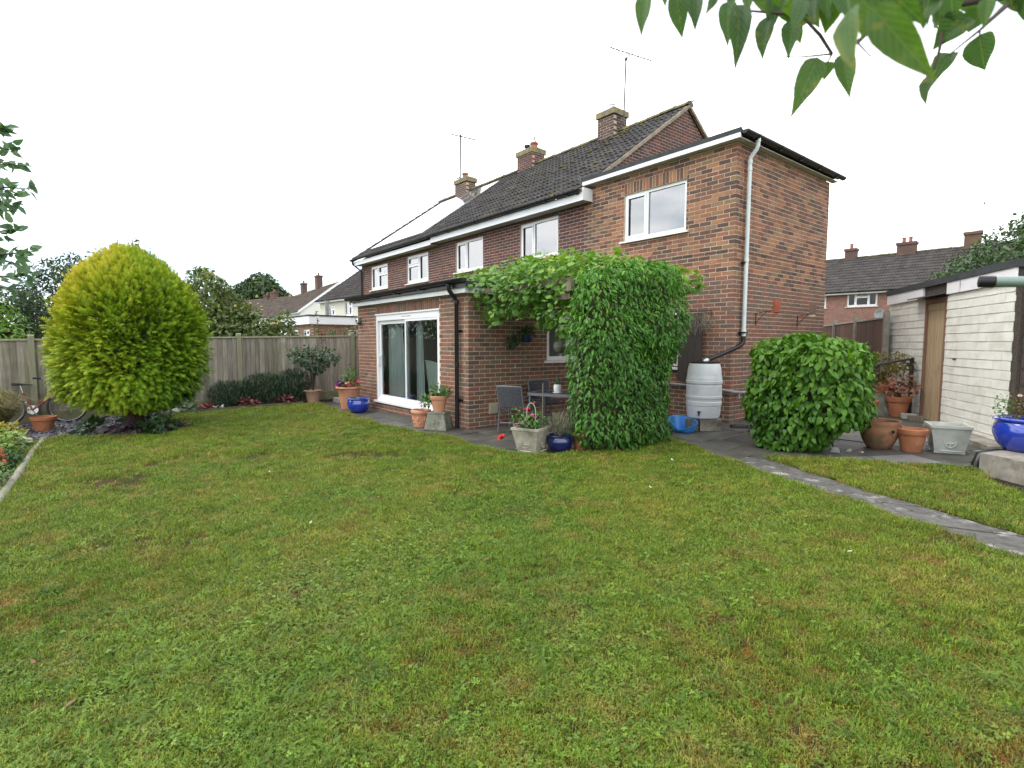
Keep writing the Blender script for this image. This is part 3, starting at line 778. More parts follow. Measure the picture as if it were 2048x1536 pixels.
# eaves
MB().box(PARTY, -3.27, -0.28, -0.002, 4.41, 4.422).build('soffit', K['soffit'], H)
MB().box(PARTY, -3.27, -0.30, -0.281, 4.40, 4.56).box(-3.269, -3.25, -0.30, -0.004, 4.40, 4.66).build('fascia', K['white_fascia'], H)
def gutter(name, p0, p1, parent, r=0.056, nb=8, down=True):
    p0, p1 = Vector(p0), Vector(p1)
    d = (p1-p0).normalized(); s = d.cross(Vector((0, 0, 1))).normalized()
    mb = MB(); sg = 10; V = []; F = []
    for p in (p0, p1):
        for k in range(sg+1):
            a = math.pi*k/sg; V.append(p+s*(r*math.cos(a))+Vector((0, 0, -r*math.sin(a))))
        for k in range(sg, -1, -1):
            a = math.pi*k/sg; V.append(p+s*((r-.006)*math.cos(a))+Vector((0, 0, -(r-.006)*math.sin(a))))
    m_ = 2*(sg+1)
    F += [(k, (k+1) % m_, m_+(k+1) % m_, m_+k) for k in range(m_)]
    for e in (0, 1):
        F.append(tuple(e*m_+k for k in range(sg+1)))
    mb.add(V, F)
    g = mb.build(name, K['black_pvc'], parent, smooth=50)
    bk = MB()
    for i in range(nb):
        p = p0+(p1-p0)*((i+.5)/nb)
        V = []
        for dd in (-.02, .02):
            for k in range(sg+1):
                a = math.pi*k/sg; V.append(p+d*dd+s*((r+.008)*math.cos(a))+Vector((0, 0, -(r+.008)*math.sin(a))))
        bk.add(V, [(k, k+1, sg+2+k, sg+1+k) for k in range(sg)])
        bk.box(p.x-.02, p.x+.02, p.y-.02, p.y+.02, p.z-r-.02, p.z-r+.004)
    bk.build('gutter_bracket', K['black_pvc'], g)
    return g
gutter('gutter', (PARTY, -0.365, 4.62), (-3.30, -0.365, 4.62), H, 0.06, 9)
# chimneys
chimney(H, -6.22, -5.62, 3.36, 3.92, 7.0, 8.03, K['brick_chim'], K['mortar'], [(-5.92, 3.62, .085, .22, K['alu'])], label='chimney stack stained with yellow lichen at the gable end')
c2 = chimney(H, -9.98, -9.2, 3.4, 3.95, 7.0, 7.94, K['brick_main'], K['mortar_dark'], [(-9.42, 3.68, .13, .2, K['pot_clay'])], label='wider shared chimney stack with a red pot and a black cowl')
fl_ = MB(); fl_.lathe([(.07, 0), (.07, .18), (.11, .181), (.11, .25), (.07, .26)], 12, (-9.78, 3.68, 7.95), capt=True); fl_.build('flue', K['black_pvc'], c2)
g_ = MB()
for k in range(3):
    a = k*2.1
    g_.tube([(-9.42+.1*math.cos(a), 3.68+.1*math.sin(a), 8.15), (-9.42, 3.68, 8.42)], .012, 5)
g_.build('pot_cage', K['aerial'], c2)
MB().box(-6.3, -5.55, 3.2, 3.34, 6.95, 7.12).build('flashing', K['lead'], H)
aerial('tv_aerial', (-5.42, 3.55, 7.55), (-5.42, 3.60, 9.32), (-6.06, 3.66, 9.92), (-4.6, 3.66, 8.98), 'tall television aerial on the lichened chimney by the gable', 'television aerials on the roof')

# extension flat roof
MB().box(-3.46, 0.10, -0.115, 3.80, 4.822, 4.86).build('flat_roof', K['felt'], H)
MB().box(-3.42, 0.125, -0.150, -0.116, 4.745, 4.823).build('extension_fascia', K['white_fascia'], H)
MB().box(-3.44, 0.13, -0.155, -0.10, 4.824, 4.90).box(0.101, 0.131, -0.0999, 3.82, 4.80, 4.875).build('felt_edge', K['felt'], H)
MB().box(0.008, 0.12, -0.112, 3.80, 4.742, 4.76).box(-3.40, 0.007, -0.112, -0.008, 4.742, 4.75).build('extension_soffit', K['soffit'], H)
gutter('extension_gutter', (0.195, -0.14, 4.845), (0.195, 3.88, 4.83), H, 0.058, 5)
dp = MB()
dp.tube([(0.195, 0.30, 4.79), (0.195, 0.30, 4.70), (0.17, 0.30, 4.63), (0.075, 0.29, 4.52), (0.07, 0.29, 4.45), (0.07, 0.27, 1.50)], 0.034, 14)
for z in (4.74, 4.42, 4.30, 2.78, 1.56):
    dp.lathe([(.034, 0), (.041, .003), (.041, .06), (.034, .063)], 14, (0.195 if z > 4.7 else 0.07, 0.30 if z > 4.6 else 0.27+0.007*(z-1.5), z), capb=False)
dpo = dp.build('downpipe', K['grey_pvc'], H, smooth=45)
MB().box(0.004, 0.075, 0.215, 0.325, 2.76, 2.785).box(0.004, 0.11, 0.20, 0.34, 1.565, 1.59).build('pipe_clip', K['black_pvc'], dpo)
db = MB()
db.tube([(0.07, 0.27, 1.515), (0.07, 0.27, 1.44), (0.067, 0.255, 1.395), (0.055, 0.18, 1.345), (0.01, -.16, 1.245), (-0.055, -.66, 1.11)], [.038, .038, .038, .034, .034, .034], 14)
db.build('diverter_pipe', K['black_pvc'], dpo, smooth=45)
MB().tube([(-0.052, -.64, 1.116), (-0.063, -.74, 1.088)], [.036, .03], 14).build('pipe_adaptor', K['grey_pvc'], dpo, smooth=45)
# wall fittings of the extension
vb = MB().box(0.002, 0.022, 1.45, 1.68, 1.97, 2.19)
for i in range(6): vb.box(0.0221, 0.03, 1.47, 1.66, 1.98+i*.035, 1.998+i*.035)
MB().box(-3.4, -.0041, -.0055, -.001, 2.959, 2.968).box(-.004, .0055, -.0055, 3.69, 2.959, 2.968).build('movement_joint', K['black_pvc'], H)
vb.build('wall_vent', K['orange_brick'], H)
pp = MB(); pp.tube([(-1.4, -.05, .63), (-.66, -.05, .63)], .025, 10); pp.tube([(-.42, -.06, .60), (-.02, -.06, .58), (.06, -.06, .57), (.07, .0, .56), (.07, .34, .53)], .028, 10)
pp.tube([(-.42, -.07, .66), (-.12, -.07, .66)], .032, 10); pp.tube([(.08, .16, .54), (.08, .16, .44)], .022, 8); pp.tube([(.07, .34, .53), (.08, .40, .56)], .02, 8)
pp.build('waste_pipe', K['lead'], H, smooth=40)

# windows
Wwin = frame((0, 0, 0), (1, 0, 0), NR)
window(H, Wwin, NR, -2.39, -0.95, 3.45, 4.36, [(0.37, []), (0.63, [])], label='upper window of the extension', blind=1.0)
window(H, Wwin, NR, -2.45, -1.03, 0.95, 1.98, [(0.4, []), (0.6, [])], net=False, back=0.02)
window(H, Wwin, NR, -5.69, -4.31, 3.45, 4.32, [(0.35, []), (0.65, [])], blind=1.0)
window(H, Wwin, NR, -8.65, -7.28, 3.45, 4.30, [(0.38, []), (0.62, [])])
Wss = frame((-2.6, -3.65, -0.10), (0, 1, 0), (1, 0, 0))
window(H, Wss, (1, 0, 0), 1.76, 3.1, 1.17, 2.02, [(0.5, []), (0.5, [])], net=False, back=0.015, fw=0.07)
# dark rooms behind the ground-floor windows
MB().box(-2.6, -0.12, 0.9, 0.92, 0.02, 2.3).box(-2.6, -0.12, 0.13, 0.9, 0.0201, .03).build('kitchen_partition', K['room'], H)

# the garden room: patio door, fascia, gutter, flat roof, interior
Wd = frame((-2.6, -3.65, -0.10), (-1, 0, 0), (0, -1, 0))
d0, d1, e0, e1 = dh
pd = MB(); pd.M = Wd
pd.box(d0, d0+.06, -.10, -.012, e0+.05, e1); pd.box(d1-.06, d1, -.10, -.012, e0+.05, e1)
pd.box(d0+.06, d1-.06, -.10, -.012, e1-.115, e1); pd.box(d0+.06, d1-.06, -.10, -.012, e0+.05, e0+.10)
pd.box(d0-.06, d1+.06, -.09, .05, e0+.005, e0+.048)
pd.box(d0-.015, d1+.015, -.02, .012, e1+.001, e1+.03)
door = pd.build('patio_door', K['upvc'], H)
midd = (d0+d1)/2
def sash(a0, a1, b0, b1, st, name):
    s = MB(); s.M = Wd; z0, z1 = e0+.10, e1-.115
    s.box(a0, a0+st, b0, b1, z0, z1); s.box(a1-st, a1, b0, b1, z0, z1); s.box(a0+st, a1-st, b0, b1, z1-st, z1); s.box(a0+st, a1-st, b0, b1, z0, z0+.07)
    so_ = s.build(name, K['upvc'], door)
    V = [tuple(Wd @ Vector(p)) for p in ((a0+st, (b0+b1)/2, z0+.07), (a1-st, (b0+b1)/2, z0+.07), (a1-st, (b0+b1)/2, z1-st), (a0+st, (b0+b1)/2, z1-st))]
    link('pane', npmesh('pane', quad_out(V, NR), [(0, 1, 2, 3)], K['door_glass']), door)
sash(d0+.06, midd+.03, -.055, -.02, .045, 'fixed_sash')
sash(midd-.035, d1-.062, -.096, -.058, .075, 'sliding_sash')
hb = MB(); hb.M = Wd
hb.box(d1-.125, d1-.095, -.057, -.03, e0+.78, e0+1.03); hb.box(d1-.118, d1-.102, -.03, -.008, e0+.82, e0+.84); hb.box(d1-.118, d1-.102, -.03, -.008, e0+.97, e0+.99); hb.box(d1-.12, d1-.10, -.008, .004, e0+.80, e0+1.01)
hb.build('handle', K['upvc'], door)
MB().box(midd-2.6-2.3, midd-2.6-2.2, 0, 0, 0, 0) if False else None
vt = MB(); vt.M = Wd; vt.box(midd-.25, midd+.15, -.0119, -.004, e1-.06, e1-.045); vt.build('trickle_vent', K['soffit'], door)
MB().box(-7.19, -2.56, -3.76, -3.735, 2.215, 2.315).box(-2.559, -2.535, -3.76, -0.10, 2.215, 2.315).build('garden_room_fascia', K['white_fascia'], H)
MB().box(-7.19, -2.56, -3.734, -3.66, 2.22, 2.232).build('garden_room_soffit', K['soffit'], H)
MB().box(-7.24, -2.50, -3.80, -0.01, 2.318, 2.40).build('garden_room_roof', K['felt'], H)
gg = gutter('garden_room_gutter', (-7.28, -3.865, 2.40), (-2.40, -3.865, 2.43), H, 0.06, 5)
MB().box(-7.26, -2.44, -3.81, -3.80, 2.30, 2.41).build('gutter_board', K['black_pvc'], H)
sp = MB()
sp.tube([(-2.86, -3.865, 2.36), (-2.86, -3.86, 2.27), (-2.86, -3.78, 2.18), (-2.86, -3.715, 2.10), (-2.86, -3.715, -0.06)], .036, 12)
for z in (2.05, 1.0): sp.lathe([(.036, 0), (.043, .003), (.043, .05), (.036, .053)], 12, (-2.86, -3.715, z), capb=False)
for z in (1.58, 0.40): sp.box(-2.90, -2.76, -3.68, -3.66, z, z+.035)
sp.build('garden_room_downpipe', K['black_pvc'], H, smooth=45)
cv = MB(); cv.box(-2.592, -2.576, -3.24, -3.06, 0.17, 0.36)
for i in range(3): cv.box(-2.5759, -2.572, -3.235, -3.065, 0.185+i*.06, 0.225+i*.06)
cv.build('cream_vent', K['cream'], H)
# garden room interior
MB().box(-7.0, -2.75, -3.50, -0.13, -0.06, -0.02).build('room_floor', K['room_dark'], H)
MB().box(-7.0, -2.75, -0.125, -0.115, -0.02, 2.2).box(-7.0, -6.99, -3.5, -.126, -.02, 2.2).box(-7.0, -2.75, -3.5, -.126, 2.201, 2.21).build('room_wall', K['room'], H)

def drape(name, label, x0, x1, y, z0, z1, wave, amp):
    t = empty(name, (0, 0, 0), 0, label, 'curtain', 'curtains inside the patio door')
    V = []; F = []; n_ = 40
    for i in range(n_+1):
        f_ = i/n_; sp = 1.0
        for j, zz in enumerate((z0, (z0+z1)*.5, z1)):
            pin = (1.0, .86, .72)[j]; xm = x0
            V.append((xm+(x1-x0)*f_*pin, y+amp*math.sin(f_*wave)*(1.1, 1.0, .7)[j], zz))
    for i in range(n_):
        for j in range(2): F.append((i*3+j, (i+1)*3+j, (i+1)*3+j+1, i*3+j+1))
    MB().add(V, F).build('cloth', K['curtain'], t, smooth=80)
    MB().tube([(x0-.05, y, z1+.015), (x1+.05, y, z1+.015)], .012, 8).build('rail', K['upvc'], t)
drape('door_curtain', 'pale grey-green curtain hanging inside the left side of the patio door', -6.16, -5.30, -3.38, .02, 1.98, 34, .035)
drape('door_curtain', 'narrow gathered curtain behind the middle of the patio door', -4.92, -4.62, -3.36, .02, 1.98, 20, .03)
t = empty('cane_chair', (0, 0, 0), 0, 'pale green fan-backed cane chair inside the patio door', 'chair')
V = []; F = []; nu, nv = 14, 8
for i in range(nu+1):
    f_ = i/nu
    for j in range(nv+1):
        g_ = j/nv; top_ = 1.02-.16*f_**2.0+.03*math.sin(f_*3.1)
        lo_ = .12
        zz = lo_+(top_-lo_)*g_; wv = .10*math.sin(g_*3.4+.4)
        V.append((-4.62+f_*(.95+.12*g_)+wv*(1-f_*.5)-.1, -3.22-.08*math.sin(f_*3.14)-.05*g_, zz))
for i in range(nu):
    for j in range(nv): F.append((i*(nv+1)+j, (i+1)*(nv+1)+j, (i+1)*(nv+1)+j+1, i*(nv+1)+j+1))
MB().add(V, F).build('backrest', K['chair_green'], t, smooth=80)
for i in (0, 4, 14):
    MB().tube([V[i*(nv+1)+j] for j in range(nv+1)], .014, 8).build('rib', K['chair_green'], t, smooth=60)
MB().tube([V[i*(nv+1)+nv] for i in range(nu+1)], .018, 8).build('top_rail', K['chair_green'], t, smooth=60)
MB().box(-4.55, -3.75, -3.15, -2.6, .30, .38).build('seat', K['chair_green'], t)
for lx in (-4.5, -3.8):
    for ly in (-3.1, -2.65): MB().tube([(lx, ly, .3), (lx, ly, -.02)], .02, 8).build('leg', K['chair_green'], t)

# ------------------------------------------------------------------ attached neighbour (left half of the pair)
Nb = empty('attached_house', (-12.5, 2, 0), 0, 'left half of the brick pair with solar panels and two small upper windows', 'house')
Nb.location = (0, 0, 0)
NLft = -15.40
Wn = frame((PARTY, 0, 0), (-1, 0, 0), NR)
o_ = -PARTY
nh = [(10.25-o_, 11.68-o_, 3.38, 4.27), (13.14-o_, 14.56-o_, 3.38, 4.24)]
nw = backing('rear_wall', -NLft-o_, 4.5, nh, Wn, K['mortar_dark'], Nb)
put_bricks(nw, layout(-NLft-o_, 4.5, nh, 1, lambda c: (0, -NLft-o_), None, [(h[0], h[1], h[3], 4.48) for h in nh]), Wn, [K['brick_main']])
window(Nb, Wwin, NR, -11.68, -10.25, 3.38, 4.27, [(0.57, [0.66]), (0.43, [])], label='neighbour window nearer the party wall')
window(Nb, Wwin, NR, -14.56, -13.14, 3.38, 4.24, [(0.42, []), (0.58, [0.62])], label='neighbour window at the far end')
mb = MB()
mb.add([(NLft-.12, -0.32, 4.57), (PARTY-.002, -0.32, 4.57), (PARTY-.002, 3.68, 7.38), (NLft-.12, 3.68, 7.38), (NLft-.12, 7.68, 4.57), (PARTY-.002, 7.68, 4.57)], [(0, 1, 2, 3), (3, 2, 5, 4)])
mb.build('roof_deck', K['tile'], Nb)
inpan = lambda x, u_: (1.0 < x < 4.3 and 0.6 < u_ < 4.0)
tile_field(Nb, (NLft-.12, -0.30, 4.60), (1, 0, 0), RS, RN, PARTY-.004-NLft+.12, slope_h, K['tile'], skip=inpan)
ridge_tiles(Nb, (NLft-.14, 3.68, 7.44), (PARTY-.01, 3.68, 7.44), K['ridge'], 13)
for r_ in range(2):
    for c in range(4):
        p = Vector((NLft+.78+c*0.985, -0.30, 4.60))+RS*(0.44+r_*1.93)+RN*0.085
        M = Matrix(((1, 0, 0, p.x), (0, RS.y, RN.y, p.y), (0, RS.z, RN.z, p.z), (0, 0, 0, 1)))
        b_ = MB().box(0.012, 0.968, 0.012, 1.908, -.005, .0).build('solar_panel', K['solar'], Nb, mw=M)
        MB().box(0, .0119, 0, 1.92, -.035, .002).box(.9681, .98, 0, 1.92, -.035, .002).box(.012, .968, 0, .0119, -.035, .002).box(.012, .968, 1.9081, 1.92, -.035, .002).build('panel_frame', K['alu'], b_)
MB().box(NLft-.1, PARTY-.003, -0.28, -0.002, 4.37, 4.382).build('soffit', K['soffit'], Nb)
MB().box(NLft-.12, PARTY-.003, -0.30, -0.281, 4.355, 4.50).build('fascia', K['white_fascia'], Nb)
gutter('gutter', (NLft-.18, -0.365, 4.585), (PARTY-.01, -0.365, 4.60), Nb, 0.06, 6)
MB().tube([(NLft-.05, -.36, 4.53), (NLft-.05, -.34, 4.42), (NLft+.1, -.06, 4.15), (NLft+.1, -.05, 0)], .036, 10).build('downpipe', K['black_pvc'], Nb, smooth=45)
vn = MB()
for i in range(13):
    f0, f1 = i/13, (i+1)/13; st_ = .03
    p0 = Vector((NLft-.13, -.32+4.0*f0, 4.60+2.81*f0)); p1 = Vector((NLft-.13, -.32+4.0*f1, 4.60+2.81*f1))
    V = []
    for p, up_ in ((p0, .075), (p1, .045)):
        for dx, dz in ((-.035, -.10), (.10, -.10), (.10, up_), (-.035, up_)): V.append(p+Vector((dx, 0, dz)))
    vn.add(V, [(0, 1, 2, 3), (7, 6, 5, 4), (0, 4, 5, 1), (1, 5, 6, 2), (2, 6, 7, 3), (3, 7, 4, 0)])
vn.build('verge', K['tile'], Nb)
chimney(Nb, -13.95, -13.15, 3.4, 3.85, 7.0, 7.90, K['brick_chim'], K['mortar'], [(-13.58, 3.64, .12, .22, K['pot_clay'])], label='lichened chimney stack at the far end of the pair')
MB().box(NLft, NLft+.1, 0.112, 7.36, 0, 4.6).box(NLft+.101, PARTY-.003, 7.26, 7.36, 0, 4.6).build('end_wall', K['brick_main'], Nb)
gbN = MB(); gbN.add([(NLft, 0, 4.6), (NLft, 7.36, 4.6), (NLft, 3.68, 7.3), (NLft+.1, 0, 4.6), (NLft+.1, 7.36, 4.6), (NLft+.1, 3.68, 7.3)], [(0, 1, 2), (3, 5, 4)]); gbN.build('gable_wall', K['brick_main'], Nb)
aerial('tv_aerial', (-13.82, 3.55, 7.8), (-13.85, 3.6, 9.7), (-14.6, 3.66, 9.98), (-12.95, 3.66, 9.3), 'tall television aerial on the far chimney behind the solar panels', 'television aerials on the roof', 9, .03)
# ================================================================== HOUSES BEYOND THE GARDEN
def brick_tex(name, c1, c2, mort):
    m, nt, b = nodes(name)
    tc = N(nt, 'ShaderNodeTexCoord'); mp = N(nt, 'ShaderNodeMapping'); mp.inputs['Rotation'].default_value = (R(-90), 0, 0)
    bt = N(nt, 'ShaderNodeTexBrick'); bt.inputs['Scale'].default_value = 1; bt.inputs['Brick Width'].default_value = .225; bt.inputs['Row Height'].default_value = .075; bt.inputs['Mortar Size'].default_value = .006
    bt.inputs['Color1'].default_value = (*c1, 1); bt.inputs['Color2'].default_value = (*c2, 1); bt.inputs['Mortar'].default_value = (*mort, 1)
    nt.links.new(tc.outputs['Object'], mp.inputs['Vector']); nt.links.new(mp.outputs[0], bt.inputs['Vector'])
    col = scalec(nt, bt.outputs['Color'], mth(nt, 'MULTIPLY_ADD', noise(nt, 3, 5), .6, .7))
    nt.links.new(col, b.inputs['Base Color']); b.inputs['Roughness'].default_value = .9
    return m
K['brick_terrace'] = brick_tex('brick_terrace', (.24, .10, .075), (.16, .075, .06), (.33, .26, .21))
def far_house(name, label, O, along, away, length, depth, ez, rz, wall, roof, wins=(), chims=(), group=None, over=.25, gable=None, back=True, tw=.3, gutter_=True, door=False, base=0.0):
    h = empty(name, (0, 0, 0), 0, label, 'house', group)
    al, aw = Vector((*along, 0)).normalized(), Vector((*away, 0)).normalized(); O = Vector((*O, 0)); n = -aw
    W = frame(O+aw*over, al, n)          # local x along, local y outward, z up
    wl = MB()
    xs = sorted({0, length, *[w_[0] for w_ in wins], *[w_[1] for w_ in wins]}); zs = sorted({base, ez, *[w_[2] for w_ in wins], *[w_[3] for w_ in wins]})
    inh = lambda x, z: any(w_[0] < x < w_[1] and w_[2] < z < w_[3] for w_ in wins)
    for i in range(len(xs)-1):
        for j in range(len(zs)-1):
            if not inh((xs[i]+xs[i+1])/2, (zs[j]+zs[j+1])/2): wl.add([(xs[i], 0, zs[j]), (xs[i+1], 0, zs[j]), (xs[i+1], 0, zs[j+1]), (xs[i], 0, zs[j+1])], [(0, 1, 2, 3)])
    for a0, a1, c0, c1, *_ in wins:
        for V in ([(a0, 0, c0), (a0, -.2, c0), (a0, -.2, c1), (a0, 0, c1)], [(a1, 0, c0), (a1, -.2, c0), (a1, -.2, c1), (a1, 0, c1)], [(a0, 0, c0), (a1, 0, c0), (a1, -.2, c0), (a0, -.2, c0)], [(a0, 0, c1), (a1, 0, c1), (a1, -.2, c1), (a0, -.2, c1)]): wl.add(V, [(0, 1, 2, 3)])
    d2 = depth-2*over
    for a_ in (0, length):          # end walls with their gables
        wl.add([(a_, 0, base), (a_, -d2, base), (a_, -d2, ez), (a_, -d2/2, rz-.12), (a_, 0, ez)], [(0, 1, 2, 3, 4)])
    wl.add([(0, -d2, base), (length, -d2, base), (length, -d2, ez), (0, -d2, ez)], [(0, 1, 2, 3)])
    wl.build('wall', wall, h, mw=W)
    for w_ in wins: window(h, W, n, w_[0], w_[1], w_[2], w_[3], w_[4] if len(w_) > 4 else [(.5, []), (.5, [.68])], back=.05, fw=.06, net=True)
    rise = rz-ez; sl = math.hypot(depth/2, rise); up = (aw*(depth/2)+Vector((0, 0, rise)))/sl; nr = (n*rise+Vector((0, 0, depth/2)))/sl
    A = O+Vector((0, 0, ez))-al*.15; Bq = O+al*(length+.15)+Vector((0, 0, ez)); rg = aw*(depth/2)+Vector((0, 0, rise)); bk = aw*depth
    dk = MB(); dk.add([A, Bq, Bq+rg, A+rg, A+bk, Bq+bk], [(0, 1, 2, 3), (3, 2, 5, 4)]); rf_ = dk.build('roof', roof, h)
    tile_field(rf_, A, al, up, nr, length+.3, sl, roof, .345, tw, individual=False)
    ridge_tiles(rf_, A+rg+Vector((0, 0, .04)), Bq+rg+Vector((0, 0, .04)), K['ridge'], max(4, int((length+.3)/.6)), .12)
    f_ = MB(); f_.M = W; f_.box(-.1, length+.1, over-.02, over, ez-.14, ez-.01).box(-.1, length+.1, .002, over-.021, ez-.14, ez-.13); f_.build('fascia', K['white_fascia'], h)
    if gutter_: gutter('gutter', tuple(A-aw*.06+Vector((0, 0, -.0))), tuple(Bq-aw*.06), h, .055, max(3, int(length/2)))
    if gable:          # pale barge boards along one or both ends
        for a_ in gable:
            p0 = (Bq if a_ else A); g_ = MB()
            for q0, q1 in ((p0, p0+rg), (p0+bk, p0+rg)):
                s_ = al*(.02 if a_ else -.02)
                g_.add([q0+Vector((0, 0, -.2)), q0+Vector((0, 0, .04)), q1+Vector((0, 0, .04)), q1+Vector((0, 0, -.2)), q0+s_+Vector((0, 0, -.2)), q0+s_+Vector((0, 0, .04)), q1+s_+Vector((0, 0, .04)), q1+s_+Vector((0, 0, -.2))], [(0, 1, 2, 3), (7, 6, 5, 4), (0, 4, 5, 1), (1, 5, 6, 2), (2, 6, 7, 3), (3, 7, 4, 0)])
            g_.build('bargeboard', K['white_fascia'], h)
    for a_, wd, top, pots in chims:
        c_ = O+al*a_+aw*(depth/2)
        ch = MB(); M = Matrix(((al.x, aw.x, 0, c_.x), (al.y, aw.y, 0, c_.y), (0, 0, 1, 0), (0, 0, 0, 1))); ch.M = M
        ch.box(-wd/2, wd/2, -.28, .28, rz-.4, top-.16); ch.box(-wd/2-.05, wd/2+.05, -.33, .33, top-.159, top); o = ch.build('chimney', K['brick_chim'], h)
        for k in range(pots):
            m_ = MB(); m_.lathe([(.12, 0), (.12, .03), (.10, .04), (.095, .26), (.115, .27), (.115, .32), (.08, .32)], 10, tuple(c_+al*((k-(pots-1)/2)*.34)+Vector((0, 0, top)))); m_.build('chimney_pot', K['pot_clay'], o, smooth=40)
    return h
# terrace across the back on the right
al, aw = (.997, .078), (-.078, .997); O = (-16.4, 26.97)
ta = lambda x: (x+16.4)/.997
T = far_house('terrace_house', 'long brick terrace with dark tiled roof behind the brown fence and garage', O, al, aw, 24, 7.4, 4.50, 6.98, K['brick_terrace'], K['tile_far'],
    [(ta(-8.2), ta(-6.62), 3.62, 4.44, [(.27, []), (.46, [.68]), (.27, [])]), (ta(-10.9), ta(-9.33), 3.62, 4.44, [(.27, []), (.46, [.68]), (.27, [])]), (ta(-2.5), ta(-1.0), 3.62, 4.44)],
    [(ta(-9.0), .62, 7.60, 1), (ta(-6.0), .95, 7.62, 2), (ta(-2.9), .72, 7.80, 0)])
t = empty('satellite_dish', (0, 0, 0), 0, 'small grey satellite dish on the terrace wall above the brown fence', 'dish')
p = Vector((-6.45, 28.02, 3.12)); m_ = MB(); m_.lathe([(.002, .0), (.16, .025), (.30, .09), (.31, .10), (.30, .10), (.16, .04)], 18); V = [Vector((v[0]*.9, -v[2]-.12, v[1]))+p for v in m_.V]; m2 = MB(); m2.add(V, m_.F); m2.build('dish', K['lead'], t, smooth=60)
MB().tube([p+Vector((0, .28, -.05)), p+Vector((0, -.12, 0)), p+Vector((0, -.38, -.12))], .018, 6).build('bracket', K['lead'], t)
aerial('tv_aerial', (-2.75, 31.6, 7.6), (-2.75, 31.6, 9.3), (-3.1, 31.3, 9.5), (-2.4, 31.6, 9.2), 'distant television aerial above the terrace chimney at the right', 'television aerials far off', 7, .016)
# pale rendered house left of the pair
A_ = far_house('cream_house', 'cream rendered house with a dark grey roof just left of the brick pair', (-32.7, 4.1), (.9962, .0867), (-.0867, .9962), 15, 7.6, 4.24, 6.95, K['render_cream'], K['tile_far'],
    [(1.25, 2.25, 3.18, 3.86), (3.65, 4.7, 3.14, 3.98)], [(9.5, .8, 7.6, 1)], None, .25, (0,))
B_ = far_house('white_gabled_house', 'white house with brown roof and white gable end seen over the fence', (-71, 9.33), (.9967, -.0815), (.0815, .9967), 23.2, 7.6, 4.36, 7.25, K['render'], K['tile_brown'],
    [(15.2, 16.8, 2.85, 3.80), (9.0, 10.2, 2.85, 3.8), (20.4, 21.4, 3.0, 3.7)], [(9.5, .9, 8.45, 1), (16.3, 1.0, 8.65, 1)], None, .25, (1,))
C_ = far_house('brown_roofed_house', 'farther house with brown tiled roof and red ridge behind the fruit tree', (-79.5, 3.6), (.972, .236), (-.236, .972), 21, 7.0, 4.3, 6.9, K['render'], K['tile_brown'], [(11.2, 12.3, 2.8, 3.8)], [(12.6, .9, 7.35, 1), (14.3, 1.0, 7.7, 1)])
aerial('tv_aerial', (-66.5, 9.2, 6.9), (-66.5, 9.2, 9.6), (-68.0, 9.2, 9.75), (-65.2, 9.2, 9.5), 'distant television aerial in front of the large rounded tree', 'television aerials far off', 7, .028)
# flat roofed brick extension
E_ = empty('flat_roofed_extension', (0, 0, 0), 0, 'single-storey brick extension with deep white fascia seen above the fence', 'extension')
W1 = frame((-27.9, .73, 0), (1, 0, 0), (0, -1, 0)); W2 = frame((-23.7, .73, 0), (0, 1, 0), (1, 0, 0))
backing('wall', 4.2, 2.36, [(1.0, 2.0, 1.1, 2.1), (2.9, 3.9, 1.1, 2.1)], W1, K['mortar'], E_); backing('wall', 3.6, 2.36, [(2.0, 3.4, 1.1, 2.1)], W2, K['mortar'], E_)
put_bricks(E_, layout(4.2, 2.36, [(1.0, 2.0, 1.1, 2.1), (2.9, 3.9, 1.1, 2.1)]), W1, [K['brick_sun']]); put_bricks(E_, layout(3.6, 2.36, [(2.0, 3.4, 1.1, 2.1)], 1), W2, [K['brick_sun']])
window(E_, W1, (0, -1, 0), 1.0, 2.0, 1.1, 2.1, [(.5, []), (.5, [.68])]); window(E_, W1, (0, -1, 0), 2.9, 3.9, 1.1, 2.1, [(.5, []), (.5, [.68])]); window(E_, W2, (1, 0, 0), 2.0, 3.4, 1.1, 2.1, [(.5, []), (.5, [])])
MB().box(-28.05, -23.52, .55, .58, 2.37, 2.78).box(-23.55, -23.52, .5801, 4.4, 2.37, 2.78).box(-28.05, -23.5501, .5801, 4.4, 2.365, 2.375).build('fascia', K['white_fascia'], E_)
MB().box(-28.1, -23.48, .51, 4.45, 2.781, 2.85).build('flat_roof', K['felt'], E_)
m_ = MB(); m_.tube([(-24.6, 1.9, 2.85), (-24.6, 1.9, 3.55)], .10, 12); m_.tube([(-24.6, 1.9, 3.55), (-24.6, 1.9, 3.68)], .13, 12); m_.build('flue', K['lead'], E_, smooth=50)
# corner of a tiled house above the garage at the right edge
Gh = far_house('gable_house', 'corner of a brick house with white boxed eaves at the upper right edge', (.95, 15.95), (.35, .937), (.937, -.35), 7.5, 8.0, 5.15, 8.2, K['brick_terrace'], K['tile_far'], (), (), None, .3, (0,))
